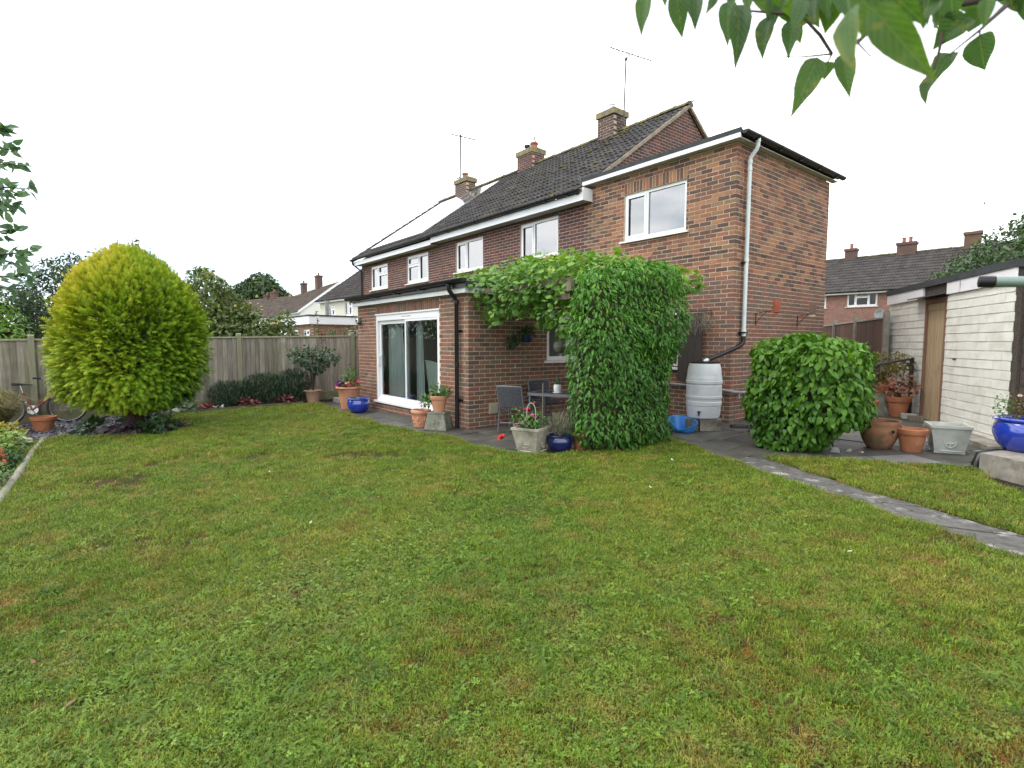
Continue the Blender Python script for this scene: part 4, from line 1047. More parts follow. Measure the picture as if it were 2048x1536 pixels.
# ================================================================== GROUND
def sheet(name, poly, dz, mat, kind='structure', parent=None):
    from mathutils.geometry import tessellate_polygon
    V = [(x, y, gz(x, y)+dz) for x, y in poly]
    T = tessellate_polygon([[Vector((x, y, 0)) for x, y in poly]])
    F = []
    for t in T:
        a, b, c = (Vector(V[i]) for i in t)
        F.append(tuple(t) if (b-a).cross(c-a).z > 0 else tuple(t[::-1]))
    o = link(name, npmesh(name, V, F, mat), parent)
    if kind: o['kind'] = kind
    return o
def subdiv(poly, step=0.5):
    out = []
    for i in range(len(poly)):
        a, b = poly[i], poly[(i+1) % len(poly)]
        n = max(1, int(math.hypot(b[0]-a[0], b[1]-a[1])/step))
        out += [(a[0]+(b[0]-a[0])*k/n, a[1]+(b[1]-a[1])*k/n) for k in range(n)]
    return out
def wavy(poly, amp=0.035, step=0.22):
    out = []
    for x, y in subdiv(poly, step):
        out.append((x+amp*math.sin(7.3*x+4.1*y)+amp*.6*math.sin(17*y-9*x), y+amp*math.cos(6.7*y-5.2*x)+amp*.6*math.sin(15*x+8*y)))
    return out
K['field'] = pm('field', (0.09, 0.11, 0.03), (0.06, 0.08, 0.025), 0.4, 0.95)
K['lawn_soil'] = pm('lawn_moss', (0.055, 0.055, 0.018), (0.028, 0.03, 0.012), 22, 0.95, 0.9, 90, spec=0.1, stain=(0.07, 0.042, 0.02), stain_scale=1.6, stain_pos=(0.5, 0.65), bdist=0.02)
gy = [-300, -14, 6, 300]
V = []; F = []
for y in gy:
    for x in (-300, -40, 40, 300): V.append((x, y, gz(x, y)-0.03))
for j in range(3):
    for i in range(3): F.append((j*4+i, j*4+i+1, (j+1)*4+i+1, (j+1)*4+i))
o = link('ground', npmesh('ground', V, F, K['field'])); o['kind'] = 'structure'
LAWN = [(-7.94, -4.33), (-5.9, -4.50), (-4.16, -4.58), (-3.3, -4.55), (-2.25, -4.33), (-1.2, -4.40), (-0.62, -4.36), (-0.2, -4.05), (0.03, -3.52), (0.34, -3.05), (0.33, -2.5), (0.25, -2.02),
        (0.55, -2.12), (0.93, -2.36), (2.51, -3.07), (3.46, -3.44), (4.26, -3.77), (7.5, -5.05), (14, -7.6), (14, -11), (6, -10.4), (2, -9.65), (-2.47, -9.37), (-3.88, -9.32), (-6.25, -9.28),
        (-6.55, -9.0), (-6.15, -8.6), (-5.75, -8.05), (-5.72, -7.6), (-6.3, -7.25), (-7.0, -7.2), (-7.7, -7.35), (-8.22, -7.3), (-8.20, -6.2), (-8.1, -4.75)]
LAWN2 = [(1.72, -2.12), (1.85, -1.9), (2.2, -1.68), (2.45, -1.50), (2.82, -1.28), (3.42, -0.96), (3.60, -1.2), (3.74, -1.66), (4.6, -2.35), (6.5, -3.1), (10, -4.4), (10, -5.4), (7.5, -4.55), (4.19, -3.22), (3.52, -2.97), (2.83, -2.69)]
lawn_o = sheet('lawn', wavy(LAWN), 0.022, K['lawn_soil'])
sheet('lawn', wavy(LAWN2, 0.025), 0.026, K['lawn_soil'])
BED = [(-8.22, -4.3), (-8.15, -7.2), (-7.6, -7.28), (-6.3, -7.2), (-5.6, -7.5), (-5.65, -8.1), (-6.1, -8.7), (-6.4, -9.2), (-2.4, -9.42), (2, -9.7), (2, -12), (-9.2, -12), (-9.2, -3.6), (-8.4, -3.6)]
sheet('flower_bed', BED, 0.004, K['soil'])
# paving: slabs one by one, cut to the outline of each area
def clip(poly, conv):
    out = poly
    n = len(conv)
    for i in range(n):
        a, b = conv[i], conv[(i+1) % n]
        ins = lambda p: (b[0]-a[0])*(p[1]-a[1])-(b[1]-a[1])*(p[0]-a[0]) >= 0
        nx = []
        for j in range(len(out)):
            p, q = out[j], out[(j+1) % len(out)]
            ip, iq = ins(p), ins(q)
            if ip: nx.append(p)
            if ip != iq:
                d1 = (b[0]-a[0])*(p[1]-a[1])-(b[1]-a[1])*(p[0]-a[0]); d2 = (b[0]-a[0])*(q[1]-a[1])-(b[1]-a[1])*(q[0]-a[0])
                t = d1/(d1-d2); nx.append((p[0]+(q[0]-p[0])*t, p[1]+(q[1]-p[1])*t))
        out = nx
        if len(out) < 3: return []
    return out
def parea(p): return abs(sum(p[i][0]*p[(i+1) % len(p)][1]-p[(i+1) % len(p)][0]*p[i][1] for i in range(len(p))))/2
patio = sheet('patio', [(-8.3, -4.7), (4.4, -4.7), (4.4, 5.5), (-2.5, 5.5), (-2.5, -3.6), (-8.3, -3.6)], -0.012, K['soil'])
def slabs(conv, w_, h_, parent, mat, ang=0.0, top=0.012, pale=0.0, name='paving_slab', jit=0.003):
    xs = [p[0] for p in conv]; ys = [p[1] for p in conv]
    cx, cy = sum(xs)/len(xs), sum(ys)/len(ys); ca, sa = math.cos(ang), math.sin(ang)
    Rr = 8
    row = 0; y = -Rr
    while y < Rr:
        x = -Rr-(w_/2 if row % 2 else 0)
        while x < Rr:
            g_ = 0.005
            q = [(x+g_, y+g_), (x+w_-g_, y+g_), (x+w_-g_, y+h_-g_), (x+g_, y+h_-g_)]
            q = [(cx+a*ca-b*sa, cy+a*sa+b*ca) for a, b in q]
            q = clip(q, conv)
            if len(q) >= 3 and parea(q) > 0.015:
                n = len(q); dz = top+random.gauss(0, jit)
                c0 = (sum(p[0] for p in q)/n, sum(p[1] for p in q)/n)
                q2 = [(c0[0]+(p[0]-c0[0])*.985, c0[1]+(p[1]-c0[1])*.985) for p in q]
                Vv = [(p[0], p[1], gz(*p)-0.03) for p in q]+[(p[0], p[1], gz(*p)+dz-0.006) for p in q]+[(p[0], p[1], gz(*p)+dz) for p in q2]
                Ff = [(i, (i+1) % n, n+(i+1) % n, n+i) for i in range(n)]+[(n+i, n+(i+1) % n, 2*n+(i+1) % n, 2*n+i) for i in range(n)]+[tuple(range(2*n, 3*n))]
                link(name, npmesh(name, Vv, Ff, K['slab_pale'] if random.random() < pale else mat), parent)
            x += w_
        y += h_; row += 1
slabs([(-8.3, -4.72), (-2.6, -4.72), (-2.6, -3.655), (-8.3, -3.655)], 0.61, 0.535, patio, K['slab'])
slabs([(-2.598, -4.72), (0.598, -4.72), (0.598, -0.02), (-2.598, -0.02)], 0.61, 0.61, patio, K['slab'], 0.01)
slabs([(0.602, -2.6), (1.78, -2.35), (2.25, -1.73), (2.25, 0), (0.602, 0)], 0.76, 0.61, patio, K['slab'], 0.03)
slabs([(2.255, -1.73), (2.82, -1.33), (3.44, -1.0), (3.44, 0), (2.255, 0)], 0.6, 0.45, patio, K['slab'], -0.59+math.pi/2, 0.03, 0.12)
slabs([(0.04, 0.005), (3.6, 0.005), (3.2, 1.2), (0.6, 5.2), (0.04, 5.2)], 0.6, 0.6, patio, K['slab'], -0.59+math.pi/2, 0.014, 0.06)
# the path
path_l = [(0.93, -2.36), (2.51, -3.07), (3.46, -3.44), (4.26, -3.77), (7.5, -5.05), (14, -7.6)]
path_r = [(1.75, -2.14), (2.83, -2.69), (3.52, -2.97), (4.19, -3.22), (7.5, -4.55), (14, -7.05)]
pth = sheet('path', [(0.5, -2.1)]+path_l+path_r[::-1]+[(1.7, -1.9)], -0.006, K['soil'])
def lerp(poly, t):
    d = [0]
    for i in range(len(poly)-1): d.append(d[-1]+math.dist(poly[i], poly[i+1]))
    s = t*d[-1]
    for i in range(len(poly)-1):
        if s <= d[i+1]+1e-9:
            f = (s-d[i])/(d[i+1]-d[i]); return (poly[i][0]+(poly[i+1][0]-poly[i][0])*f, poly[i][1]+(poly[i+1][1]-poly[i][1])*f)
ts = [0.0, .045, .095, .15, .205, .265, .33, .42, .52, .64, .8, 1.0]
for i in range(len(ts)-1):
    a, b = ts[i]+.0008, ts[i+1]-.0008
    k = 5
    L_ = [lerp(path_l, a+(b-a)*j/k) for j in range(k+1)]; R_ = [lerp(path_r, a+(b-a)*j/k) for j in range(k+1)]
    q = [(x-.05*(1 if 0 else 0), y) for x, y in L_]+R_[::-1]
    n = len(q); dz = 0.016+random.gauss(0, .004)
    Vv = [(p[0], p[1], gz(*p)-0.03) for p in q]+[(p[0], p[1], gz(*p)+dz) for p in q]
    Ff = [(j, (j+1) % n, n+(j+1) % n, n+j) for j in range(n)]+[(n+j, n+j+1, 2*n-2-j, 2*n-1-j) for j in range(k)]
    link('paving_slab', npmesh('paving_slab', Vv, Ff, K['path']), pth)

# slate chippings by the conifer
def inpoly(x, y, poly):
    c = np.zeros(x.shape, bool); n = len(poly)
    for i in range(n):
        x0, y0 = poly[i]; x1, y1 = poly[(i+1) % n]
        if y0 == y1: continue
        t = ((y0 > y) != (y1 > y)) & (x < (x1-x0)*(y-y0)/(y1-y0)+x0)
        c ^= t
    return c
SL = [(-8.9, -9.9), (-6.6, -9.35), (-6.2, -8.75), (-6.0, -8.4), (-7.1, -8.0), (-7.4, -7.5), (-8.9, -7.6)]
n = 2600
x = rng.uniform(-9, -5.9, n*2); y = rng.uniform(-10, -7.2, n*2); k = inpoly(x, y, SL); x, y = x[k][:n], y[k][:n]; n = len(x)
base = np.array([[-1, -.5, 0], [.3, -.6, 0], [1, .1, 0], [.2, .6, 0], [-.8, .4, 0]])
VV = np.zeros((n, 10, 3)); an = rng.uniform(0, 6.28, n); sz = rng.uniform(.012, .04, n); tl = rng.normal(0, .35, (n, 2))
for i in range(5):
    bx = base[i, 0]*np.cos(an)-base[i, 1]*np.sin(an); by = base[i, 0]*np.sin(an)+base[i, 1]*np.cos(an)
    zz = 0.02*y+.014+rng.uniform(0, .02, n)
    VV[:, i] = np.c_[x+bx*sz, y+by*sz, zz+(bx*tl[:, 0]+by*tl[:, 1])*sz]
    VV[:, 5+i] = VV[:, i]+np.array([0, 0, .008])
fb = np.array([[5, 6, 7, 8]]); FF = (np.arange(n)[:, None, None]*10+np.array([[0, 1, 6, 5], [1, 2, 7, 6], [2, 3, 8, 7], [3, 4, 9, 8], [4, 0, 5, 9], [5, 6, 7, 8], [5, 8, 9, 5]])[None, :6]).reshape(-1, 4)
FF = [list(f) for f in FF]+[[i*10+5, i*10+8, i*10+9] for i in range(n)]
tt = rng.random(n); o = link('slate_chippings', npmesh('slate_chippings', VV.reshape(-1, 3), FF, K['slate'], np.concatenate([np.repeat(tt, 6), tt]))); o['kind'] = 'stuff'
sheet('gravel_bed', SL, 0.012, K['soil'])

# bed edgings
eg = empty('bed_edging', (0, 0, 0), 0, 'low grey timber edging along the shrub bed below the fence', 'edging')
pts = [(-8.28, -7.55), (-8.24, -6.8), (-8.24, -6.05), (-8.19, -5.3), (-8.13, -4.62)]
for i in range(len(pts)-1):
    a, b = Vector((*pts[i], 0)), Vector((*pts[i+1], 0)); d = (b-a).normalized(); s = Vector((-d.y, d.x, 0))*.016
    z0, z1 = gz(*pts[i]), gz(*pts[i+1])
    a = a+d*.004; b = b-d*.004
    Vv = [a-s+Vector((0, 0, z0-.05)), b-s+Vector((0, 0, z1-.05)), b+s+Vector((0, 0, z1-.05)), a+s+Vector((0, 0, z0-.05)), a-s+Vector((0, 0, z0+.10)), b-s+Vector((0, 0, z1+.10)), b+s+Vector((0, 0, z1+.10)), a+s+Vector((0, 0, z0+.10))]
    MB().add(Vv, [(0, 3, 2, 1), (4, 5, 6, 7), (0, 1, 5, 4), (1, 2, 6, 5), (2, 3, 7, 6), (3, 0, 4, 7)]).build('edging_board', K['edging'], eg)
le = empty('log_edging', (0, 0, 0), 0, 'weathered rounded timber edging beside the flower border near the ornamental grass', 'edging')
pts = [(-6.45, -9.22), (-5.2, -9.29), (-3.88, -9.33), (-2.5, -9.38), (-1.0, -9.45), (0.5, -9.55)]
for i in range(len(pts)-1):
    a, b = pts[i], pts[i+1]
    MB().tube([(a[0]+.006, a[1], gz(*a)+.03), ((a[0]+b[0])/2, (a[1]+b[1])/2+.012, gz(*a)+.034), (b[0]-.006, b[1], gz(*b)+.03)], .045, 10).build('log', K['log_edge'], le, smooth=50)

# ================================================================== FENCES
fe = empty('garden_fence', (-9.03, -6, 0), 0, 'long weathered grey close-boarded fence behind the golden conifer', 'fence')
fe.location = (0, 0, 0)
FX = -9.03
board = MB(); board.add([(0, -.05, 0), (.024, -.05, 0), (.006, .062, 0), (0, .062, 0), (0, -.05, 1.43), (.024, -.05, 1.43), (.006, .062, 1.43), (0, .062, 1.43)], [(0, 3, 2, 1), (4, 5, 6, 7), (0, 1, 5, 4), (1, 2, 6, 5), (2, 3, 7, 6), (3, 0, 4, 7)])
bm_ = board.mesh('fence_board', K['fence'])
posts = [-19.8, -16.3, -12.85, -9.44, -5.80, -3.05, -0.6]
y = -20.0
while y < -0.4:
    if min(abs(y-p) for p in posts) > 0.0:
        link('fence_board', bm_, fe, Matrix.Translation((FX+random.gauss(0, .003), y, gz(0, y)+.215+random.gauss(0, .004))) @ Matrix.Rotation(random.gauss(0, .006), 4, 'X'))
    y += 0.1
for i in range(len(posts)-1):
    y0, y1 = posts[i]+.052, posts[i+1]-.052
    MB().add([(FX-.012, y0, gz(0, y0)-.02), (FX+.028, y0, gz(0, y0)-.02), (FX+.028, y1, gz(0, y1)-.02), (FX-.012, y1, gz(0, y1)-.02), (FX-.012, y0, gz(0, y0)+.213), (FX+.028, y0, gz(0, y0)+.213), (FX+.028, y1, gz(0, y1)+.213), (FX-.012, y1, gz(0, y1)+.213)],
             [(0, 3, 2, 1), (4, 5, 6, 7), (0, 1, 5, 4), (1, 2, 6, 5), (2, 3, 7, 6), (3, 0, 4, 7)]).build('gravel_board', K['gravel_board'], fe)
    z0, z1 = gz(0, y0)+1.618, gz(0, y1)+1.618
    MB().add([(FX-.03, y0, z0), (FX+.045, y0, z0), (FX+.045, y1, z1), (FX-.03, y1, z1), (FX-.02, y0, z0+.035), (FX+.035, y0, z0+.035), (FX+.035, y1, z1+.035), (FX-.02, y1, z1+.035)],
             [(0, 3, 2, 1), (4, 5, 6, 7), (0, 1, 5, 4), (1, 2, 6, 5), (2, 3, 7, 6), (3, 0, 4, 7)]).build('cap_rail', K['fence_post'], fe)
for p in posts:
    mb = MB(); mb.M = Matrix.Translation((FX+.01, p, gz(0, p)-.05)); mb.box(-.04, .055, -.05, .05, 0, 1.76); mb.frustum((.0475, .05), (.01, .05), 1.7601, 1.78, (.0075, 0)); mb.build('fence_post', K['fence_post'], fe)

rf = empty('brown_fence', (0, 0, 0), 0, 'brown stained board fence with concrete posts between house and garage', 'fence')
a, b = Vector((1.06, 4.05, 0)), Vector((-2.6, 9.8, 0)); d = (b-a).normalized(); Ln = (b-a).length; nn = Vector((d.y, -d.x, 0))
if nn.dot(Vector((1, -1, 0))) < 0: nn = -nn
b2 = MB(); b2.add([(-.042, 0, 0), (-.042, .032, 0), (.040, .010, 0), (.040, 0, 0), (-.042, 0, 1.62), (-.042, .032, 1.62), (.040, .010, 1.62), (.040, 0, 1.62)], [(0, 3, 2, 1), (4, 5, 6, 7), (0, 1, 5, 4), (1, 2, 6, 5), (2, 3, 7, 6), (3, 0, 4, 7)])
bm2 = b2.mesh('fence_board', K['fence_brown'])
s = .08
while s < Ln:
    p = a+d*s
    link('fence_board', bm2, rf, Matrix(((d.x, nn.x, 0, p.x), (d.y, nn.y, 0, p.y), (0, 0, 1, .28), (0, 0, 0, 1))))
    s += .095
def bar(mb, p, q, n_, w0, w1, z0, z1):
    mb.add([p+n_*w0+Vector((0, 0, z0)), q+n_*w0+Vector((0, 0, z0)), q+n_*w1+Vector((0, 0, z0)), p+n_*w1+Vector((0, 0, z0)), p+n_*w0+Vector((0, 0, z1)), q+n_*w0+Vector((0, 0, z1)), q+n_*w1+Vector((0, 0, z1)), p+n_*w1+Vector((0, 0, z1))],
           [(0, 3, 2, 1), (4, 5, 6, 7), (0, 1, 5, 4), (1, 2, 6, 5), (2, 3, 7, 6), (3, 0, 4, 7)])
for i in range(3):
    s0, s1 = .06+i*2.15, min(Ln, .06+(i+1)*2.15)
    m_ = MB(); bar(m_, a+d*(s0+.06), a+d*(s1-.06), nn, -.02, .028, 0, .278); m_.build('gravel_board', K['post_conc'], rf)
    m_ = MB(); bar(m_, a+d*(s0+.06), a+d*(s1-.06), nn, -.02, .04, 1.902, 1.94); m_.build('cap_rail', K['stone_grey'], rf)
    m_ = MB(); bar(m_, a+d*(s0-.05), a+d*(s0+.05), nn, -.05, .05, 0, 2.0); bar(m_, a+d*(s0-.045), a+d*(s0+.045), nn, -.045, .045, 2.0005, 2.04); m_.build('fence_post', K['post_conc'], rf)

# ================================================================== GARAGE
G = empty('garage', (0, 0, 0), 0, 'white painted flat-roofed garage with a slatted timber side door', 'garage')
gd = Vector((-.5592, .8290, 0)); gn = Vector((-.8290, -.5592, 0)); gp = Vector((2.381, 2.356, 0))
WG = frame((gp.x+gd.x*2.51, gp.y+gd.y*2.51, 0), (-gd.x, -gd.y, 0), (gn.x, gn.y, 0))   # a = 0 at the far end, grows toward the near corner
LG = 2.51+1.93
da0, da1 = 2.51-.76, 2.51+.04          # door opening
backing('garage_wall', LG, 2.19, [(da0, da1, 0, 2.19)], WG, K['garage_white'], G, thick=.12)
CH = 2.19/17
for k in range(17):
    off = 0 if k % 2 else -.21
    a_ = off
    while a_ < LG:
        for p, q in free((max(a_, 0.002), min(a_+.42, LG-.002)), [(da0, da1)]):
            if q-p < .03: continue
            w_ = q-p-.001; h_ = CH-.006
            e = .006
            mb = MB(); rnd = lambda: random.gauss(0, .0022)
            z0 = k*CH
            gx = 3
            Vv = [(0, -.005, 0), (w_, -.005, 0), (w_, -.005, h_), (0, -.005, h_)]
            Vv += [(.002, .010+rnd(), e), (w_-.002, .010+rnd(), e), (w_-.002, .006+rnd(), h_-e), (.002, .006+rnd(), h_-e)]
            mb.add(Vv, [(4, 5, 6, 7), (0, 1, 5, 4), (1, 2, 6, 5), (2, 3, 7, 6), (3, 0, 4, 7)])
            mb.build('block', K['garage_white'], G, mw=WG @ Matrix.Translation((p+.0015, 0, z0+.003+random.gauss(0, .001))))
        a_ += .42
fs = MB(); fs.M = WG
fs.box(-.03, da0-.05, .012, .045, 2.185, 2.37).box(da1+.05, LG+.02, .012, .045, 2.185, 2.37)
gf = fs.build('fascia', K['shed_fascia'], G)
fl = MB(); fl.M = WG
fl.add([(da1+.42, .046, 2.18), (da1+.50, .046, 2.19), (da1+.52, .07, 2.35), (da1+.50, .046, 2.36)], [(0, 1, 2, 3)])
fl.box(da1+.505, da1+.51, .0455, .05, 2.19, 2.365)
fl.build('peeling_strip', K['shed_fascia'], gf)
rl = MB(); rl.M = WG
rl.box(-.06, LG+.03, .046, .062, 2.372, 2.475).box(-.06, LG+.03, -.20, .0459, 2.371, 2.44).box(LG+.0301, LG+.05, -3.0, .06, 2.372, 2.475).box(-.06, LG+.03, -3.0, -.2001, 2.36, 2.43)
rl.build('felt_roof', K['felt'], G)
dk = MB(); dk.M = WG
dk.box(da0-.049, da1+.049, -.05, .012, 2.16, 2.37)
dk.add([(da0-.28, .012, 2.21), (da1+.04, .012, 2.21), (da1+.04, .20, 2.17), (da0-.28, .20, 2.17), (da0-.28, .012, 2.23), (da1+.04, .012, 2.23), (da1+.04, .20, 2.19), (da0-.28, .20, 2.19)], [(0, 3, 2, 1), (4, 5, 6, 7), (0, 1, 5, 4), (1, 2, 6, 5), (2, 3, 7, 6), (3, 0, 4, 7)])
dk.build('door_canopy', K['dark_board'], G)
fr = MB(); fr.M = WG
fr.box(da0, da0+.055, -.06, .014, .05, 2.158).box(da1-.055, da1, -.06, .014, .04, 2.158).box(da0+.055, da1-.055, -.06, .012, 2.08, 2.158)
do = fr.build('door_frame', K['frame_wood'], G)
ns = 9; wpl = (da1-da0-.11)/ns
for i in range(ns):
    a_ = da0+.055+i*wpl
    mb = MB(); mb.M = WG
    mb.add([(a_+.002, -.045, .05), (a_+wpl-.002, -.045, .05), (a_+wpl-.002, -.045, 2.078), (a_+.002, -.045, 2.078), (a_+.013, -.018, .05), (a_+wpl-.013, -.022, .05), (a_+wpl-.013, -.018, 2.078), (a_+.013, -.018, 2.078)],
           [(4, 5, 6, 7), (0, 1, 5, 4), (1, 2, 6, 5), (2, 3, 7, 6), (3, 0, 4, 7)])
    mb.build('door_plank', K['door_wood'], do)
wr = MB(); wr.M = WG
wr.box(da0+.057, da1-.057, -.0215, -.012, 1.96, 2.07); wr.build('door_rail', K['door_wood'], do)
pl_ = MB(); pl_.M = WG
pl_.box(da1+.25, LG+.3, .014, .33, -.05, .085); pl_.build('concrete_ledge', K['concrete'], G)
EX = frame((gp.x-gd.x*1.93, gp.y-gd.y*1.93, 0), (-gn.x, -gn.y, 0), (-gd.x, -gd.y, 0))
backing('end_wall', 3.2, 2.37, [], EX, K['pebbledash'], G, thick=.1)
cp = MB(); cp.M = EX; cp.box(-.005, .05, -.02, .012, 0, 2.37); cp.build('corner_post', K['pebbledash'], G)
eb = MB(); eb.M = EX
for k in range(11):
    for i in range(8):
        a_ = .09+i*.40
        if a_+.385 > 3.2: continue
        eb.box(a_, a_+.385, .002, .016+random.gauss(0, .002), k*.213+.01, k*.213+.20)
o = eb.build('end_blocks', K['pebbledash'], G); o['kind'] = 'stuff'
# hole left by a missing fitting, marks on the wall
mk = MB(); mk.M = WG; mk.box(da1+.31, da1+.42, .012, .02, 1.14, 1.158); mk.build('old_fixing', K['dark_board'], G)
# handrail beside the door
hr = empty('handrail', (0, 0, 0), 0, 'black iron handrail on a flat post beside the garage door', 'handrail')
p_ = gp+gd*.86+gn*.13
MB().box(p_.x-.03, p_.x+.03, p_.y-.02, p_.y+.02, .05, 1.13).build('post', K['handrail'], hr)
q_ = Vector((1.62, 1.72, 1.03))
MB().tube([(p_.x, p_.y, 1.12), q_, q_+Vector((.02, -.02, -.03))], .02, 8).build('rail', K['handrail'], hr, smooth=50)
MB().tube([q_-Vector((0, 0, .0)), (q_.x, q_.y, .04)], .018, 8).build('post', K['handrail'], hr, smooth=50)
# ================================================================== VEGETATION
def unit(a): return a/np.maximum(np.linalg.norm(a, axis=-1, keepdims=True), 1e-9)
def T_diamond(w=.5, fold=.12, droop=.12):
    V = np.array([[0, 0, 0], [-w/2, .45, fold], [w/2, .45, fold], [0, 1, -droop]], float)
    return V, np.array([[0, 3, 1], [0, 2, 3]])
def T_ovate(w=.6, fold=.10, droop=.22, heart=0.0):
    """leaf with a midrib: two rows of quads each side"""
    V = np.array([[0, 0, 0], [0, .3, .0], [0, .65, -droop*.35], [0, 1, -droop],
                  [-w*.36, .10-heart, fold*.6], [-w*.5, .36, fold], [-w*.36, .68, fold*.4-droop*.35], [w*.36, .10-heart, fold*.6], [w*.5, .36, fold], [w*.36, .68, fold*.4-droop*.35]], float)
    F = [[0, 1, 5, 4], [1, 2, 6, 5], [2, 3, 6, 6], [0, 7, 8, 1], [1, 8, 9, 2], [2, 9, 3, 3]]
    return V, F
def T_vine():
    ang = np.radians([-90, -55, -25, 0, 28, 58, 90, 122, 152, 180, 205, 235])
    rad = np.array([.12, .42, .36, .50, .36, .52, .38, .52, .36, .50, .36, .42])
    V = [[0, .5, .0]]+[[r*math.cos(a)*1.05, .5+r*math.sin(a), -.10*(r*2)**2+.03*math.sin(3*a)] for a, r in zip(ang, rad)]
    F = [[0, 1+i, 1+(i+1) % 12] for i in range(12)]
    return np.array(V), np.array(F)
def tri_quads(F):
    out = []
    for f in F:
        g = []
        for i in f:
            if i not in g: g.append(int(i))
        out.append(g)
    return out
def leaf_arrays(pos, ydir, zdir, size, tmpl):
    V, F = tmpl
    y = unit(ydir); x = unit(np.cross(y, zdir)); z = np.cross(x, y)
    s = size[:, None, None]
    W = pos[:, None, :]+s*(V[None, :, 0:1]*x[:, None, :]+V[None, :, 1:2]*y[:, None, :]+V[None, :, 2:3]*z[:, None, :])
    return W
def leaf_mesh(name, pos, ydir, zdir, size, tmpl, mat, tint, smooth=True):
    W = leaf_arrays(pos, ydir, zdir, size, tmpl)
    n, m = W.shape[0], W.shape[1]
    F = tri_quads(tmpl[1])
    if len({len(f) for f in F}) == 1:
        A = np.array(F); FF = (np.arange(n)[:, None, None]*m+A[None]).reshape(-1, A.shape[1])
    else:
        FF = [[b*m+i for i in f] for b in range(n) for f in F]
    if tint.ndim == 1: tt = np.repeat(tint, len(F))
    else: tt = tint.ravel()
    return npmesh(name, W.reshape(-1, 3), FF, mat, tt, smooth=smooth)
def leaf_singles(parent, idx, pos, ydir, zdir, size, tmpl, mat, tint, name='leaf'):
    vs = []
    for k in range(8):
        vs.append(npmesh(name, tmpl[0]+np.random.default_rng(k).normal(0, .012, tmpl[0].shape), tri_quads(tmpl[1]), mat, [(k+.5)/8]*len(tmpl[1]), smooth=True))
    for i in idx:
        y = unit(ydir[i]); x = unit(np.cross(y, zdir[i])); z = np.cross(x, y); s = size[i]; p = pos[i]
        M = Matrix(((x[0]*s, y[0]*s, z[0]*s, p[0]), (x[1]*s, y[1]*s, z[1]*s, p[1]), (x[2]*s, y[2]*s, z[2]*s, p[2]), (0, 0, 0, 1)))
        link(name, vs[int(min(.999, max(0, tint[i]))*8)], parent, M)
def foliage(parent, pos, ydir, zdir, size, tmpl, mat, tint, singles=0, name='foliage', depth=None):
    idx = np.zeros(len(pos), bool)
    if singles:
        u, v, z = proj(pos); sc = size/np.maximum(z, .1)
        sc = sc*np.maximum(0, (unit(CAMP-pos)*unit(zdir)).sum(1))
        if depth is not None: sc = sc*(depth < .06)
        sc[(u < 0) | (u > 2048) | (v < 0) | (v > 1536)] = 0
        back = (unit(CAMP-pos)*depth_n).sum(1) if False else None
        order = np.argsort(-sc)[:singles]; idx[order] = True
        leaf_singles(parent, order, pos, ydir, zdir, size, tmpl, mat, tint)
    r_ = ~idx
    o = link(name, leaf_mesh(name, pos[r_], ydir[r_], zdir[r_], size[r_], tmpl, mat, tint[r_] if tint.ndim == 1 else tint[r_]), parent)
    if singles: o['kind'] = 'stuff'
    return o
def lump(P, s, amp, seed=0):
    r_ = np.random.default_rng(seed); out = np.zeros(len(P))
    for k in range(6):
        d = r_.normal(size=3); d /= np.linalg.norm(d)
        out += np.sin(P@d*s*(1+.35*k)+r_.uniform(0, 6.28))/(1+.35*k)
    return out*amp/3
def shell(f, lo, hi, n, depth, inner=.15, seed=1):
    """random points in the outer skin of the shape f<0; also returns outward normals and depth below the skin"""
    r_ = np.random.default_rng(seed); P = np.zeros((0, 3)); Dp = np.zeros(0)
    lo, hi = np.array(lo, float), np.array(hi, float)
    while len(P) < n:
        q = r_.uniform(lo, hi, (n*6, 3)); d = f(q)
        k = (d < 0) & ((d > -depth) | (r_.random(len(q)) < inner*.25))
        P = np.concatenate([P, q[k]]); Dp = np.concatenate([Dp, -d[k]])
        if len(P) == 0: break
    P, Dp = P[:n], Dp[:n]
    e = 1e-2; G_ = np.stack([f(P+np.eye(3)[i]*e)-f(P-np.eye(3)[i]*e) for i in range(3)], 1)
    return P, unit(G_), Dp
def ellip(c, r):
    c, r = np.array(c, float), np.array(r, float)
    return lambda P: (np.linalg.norm((P-c)/r, axis=1)-1)*r.min()
def rbox(c, h, rad=.25):
    c, h = np.array(c, float), np.array(h, float)
    def f(P):
        q = np.abs(P-c)-(h-rad)
        return np.linalg.norm(np.maximum(q, 0), axis=1)+np.minimum(q.max(1), 0)-rad
    return f
def union(*fs): return lambda P: np.min([f(P) for f in fs], axis=0)
def lumpy(f, s, amp, seed=0): return lambda P: f(P)+lump(P, s, amp, seed)
UP = np.array([0, 0, 1.0])
def leafdirs(N_, n, out=.5, down=.6, rnd=.5, up=.5, seed=2):
    r_ = np.random.default_rng(seed)
    y = unit(N_*out+np.array([0, 0, -down])+r_.normal(0, rnd, (n, 3)))
    z = unit(N_*.8+UP*up+r_.normal(0, .35, (n, 3)))
    return y, z

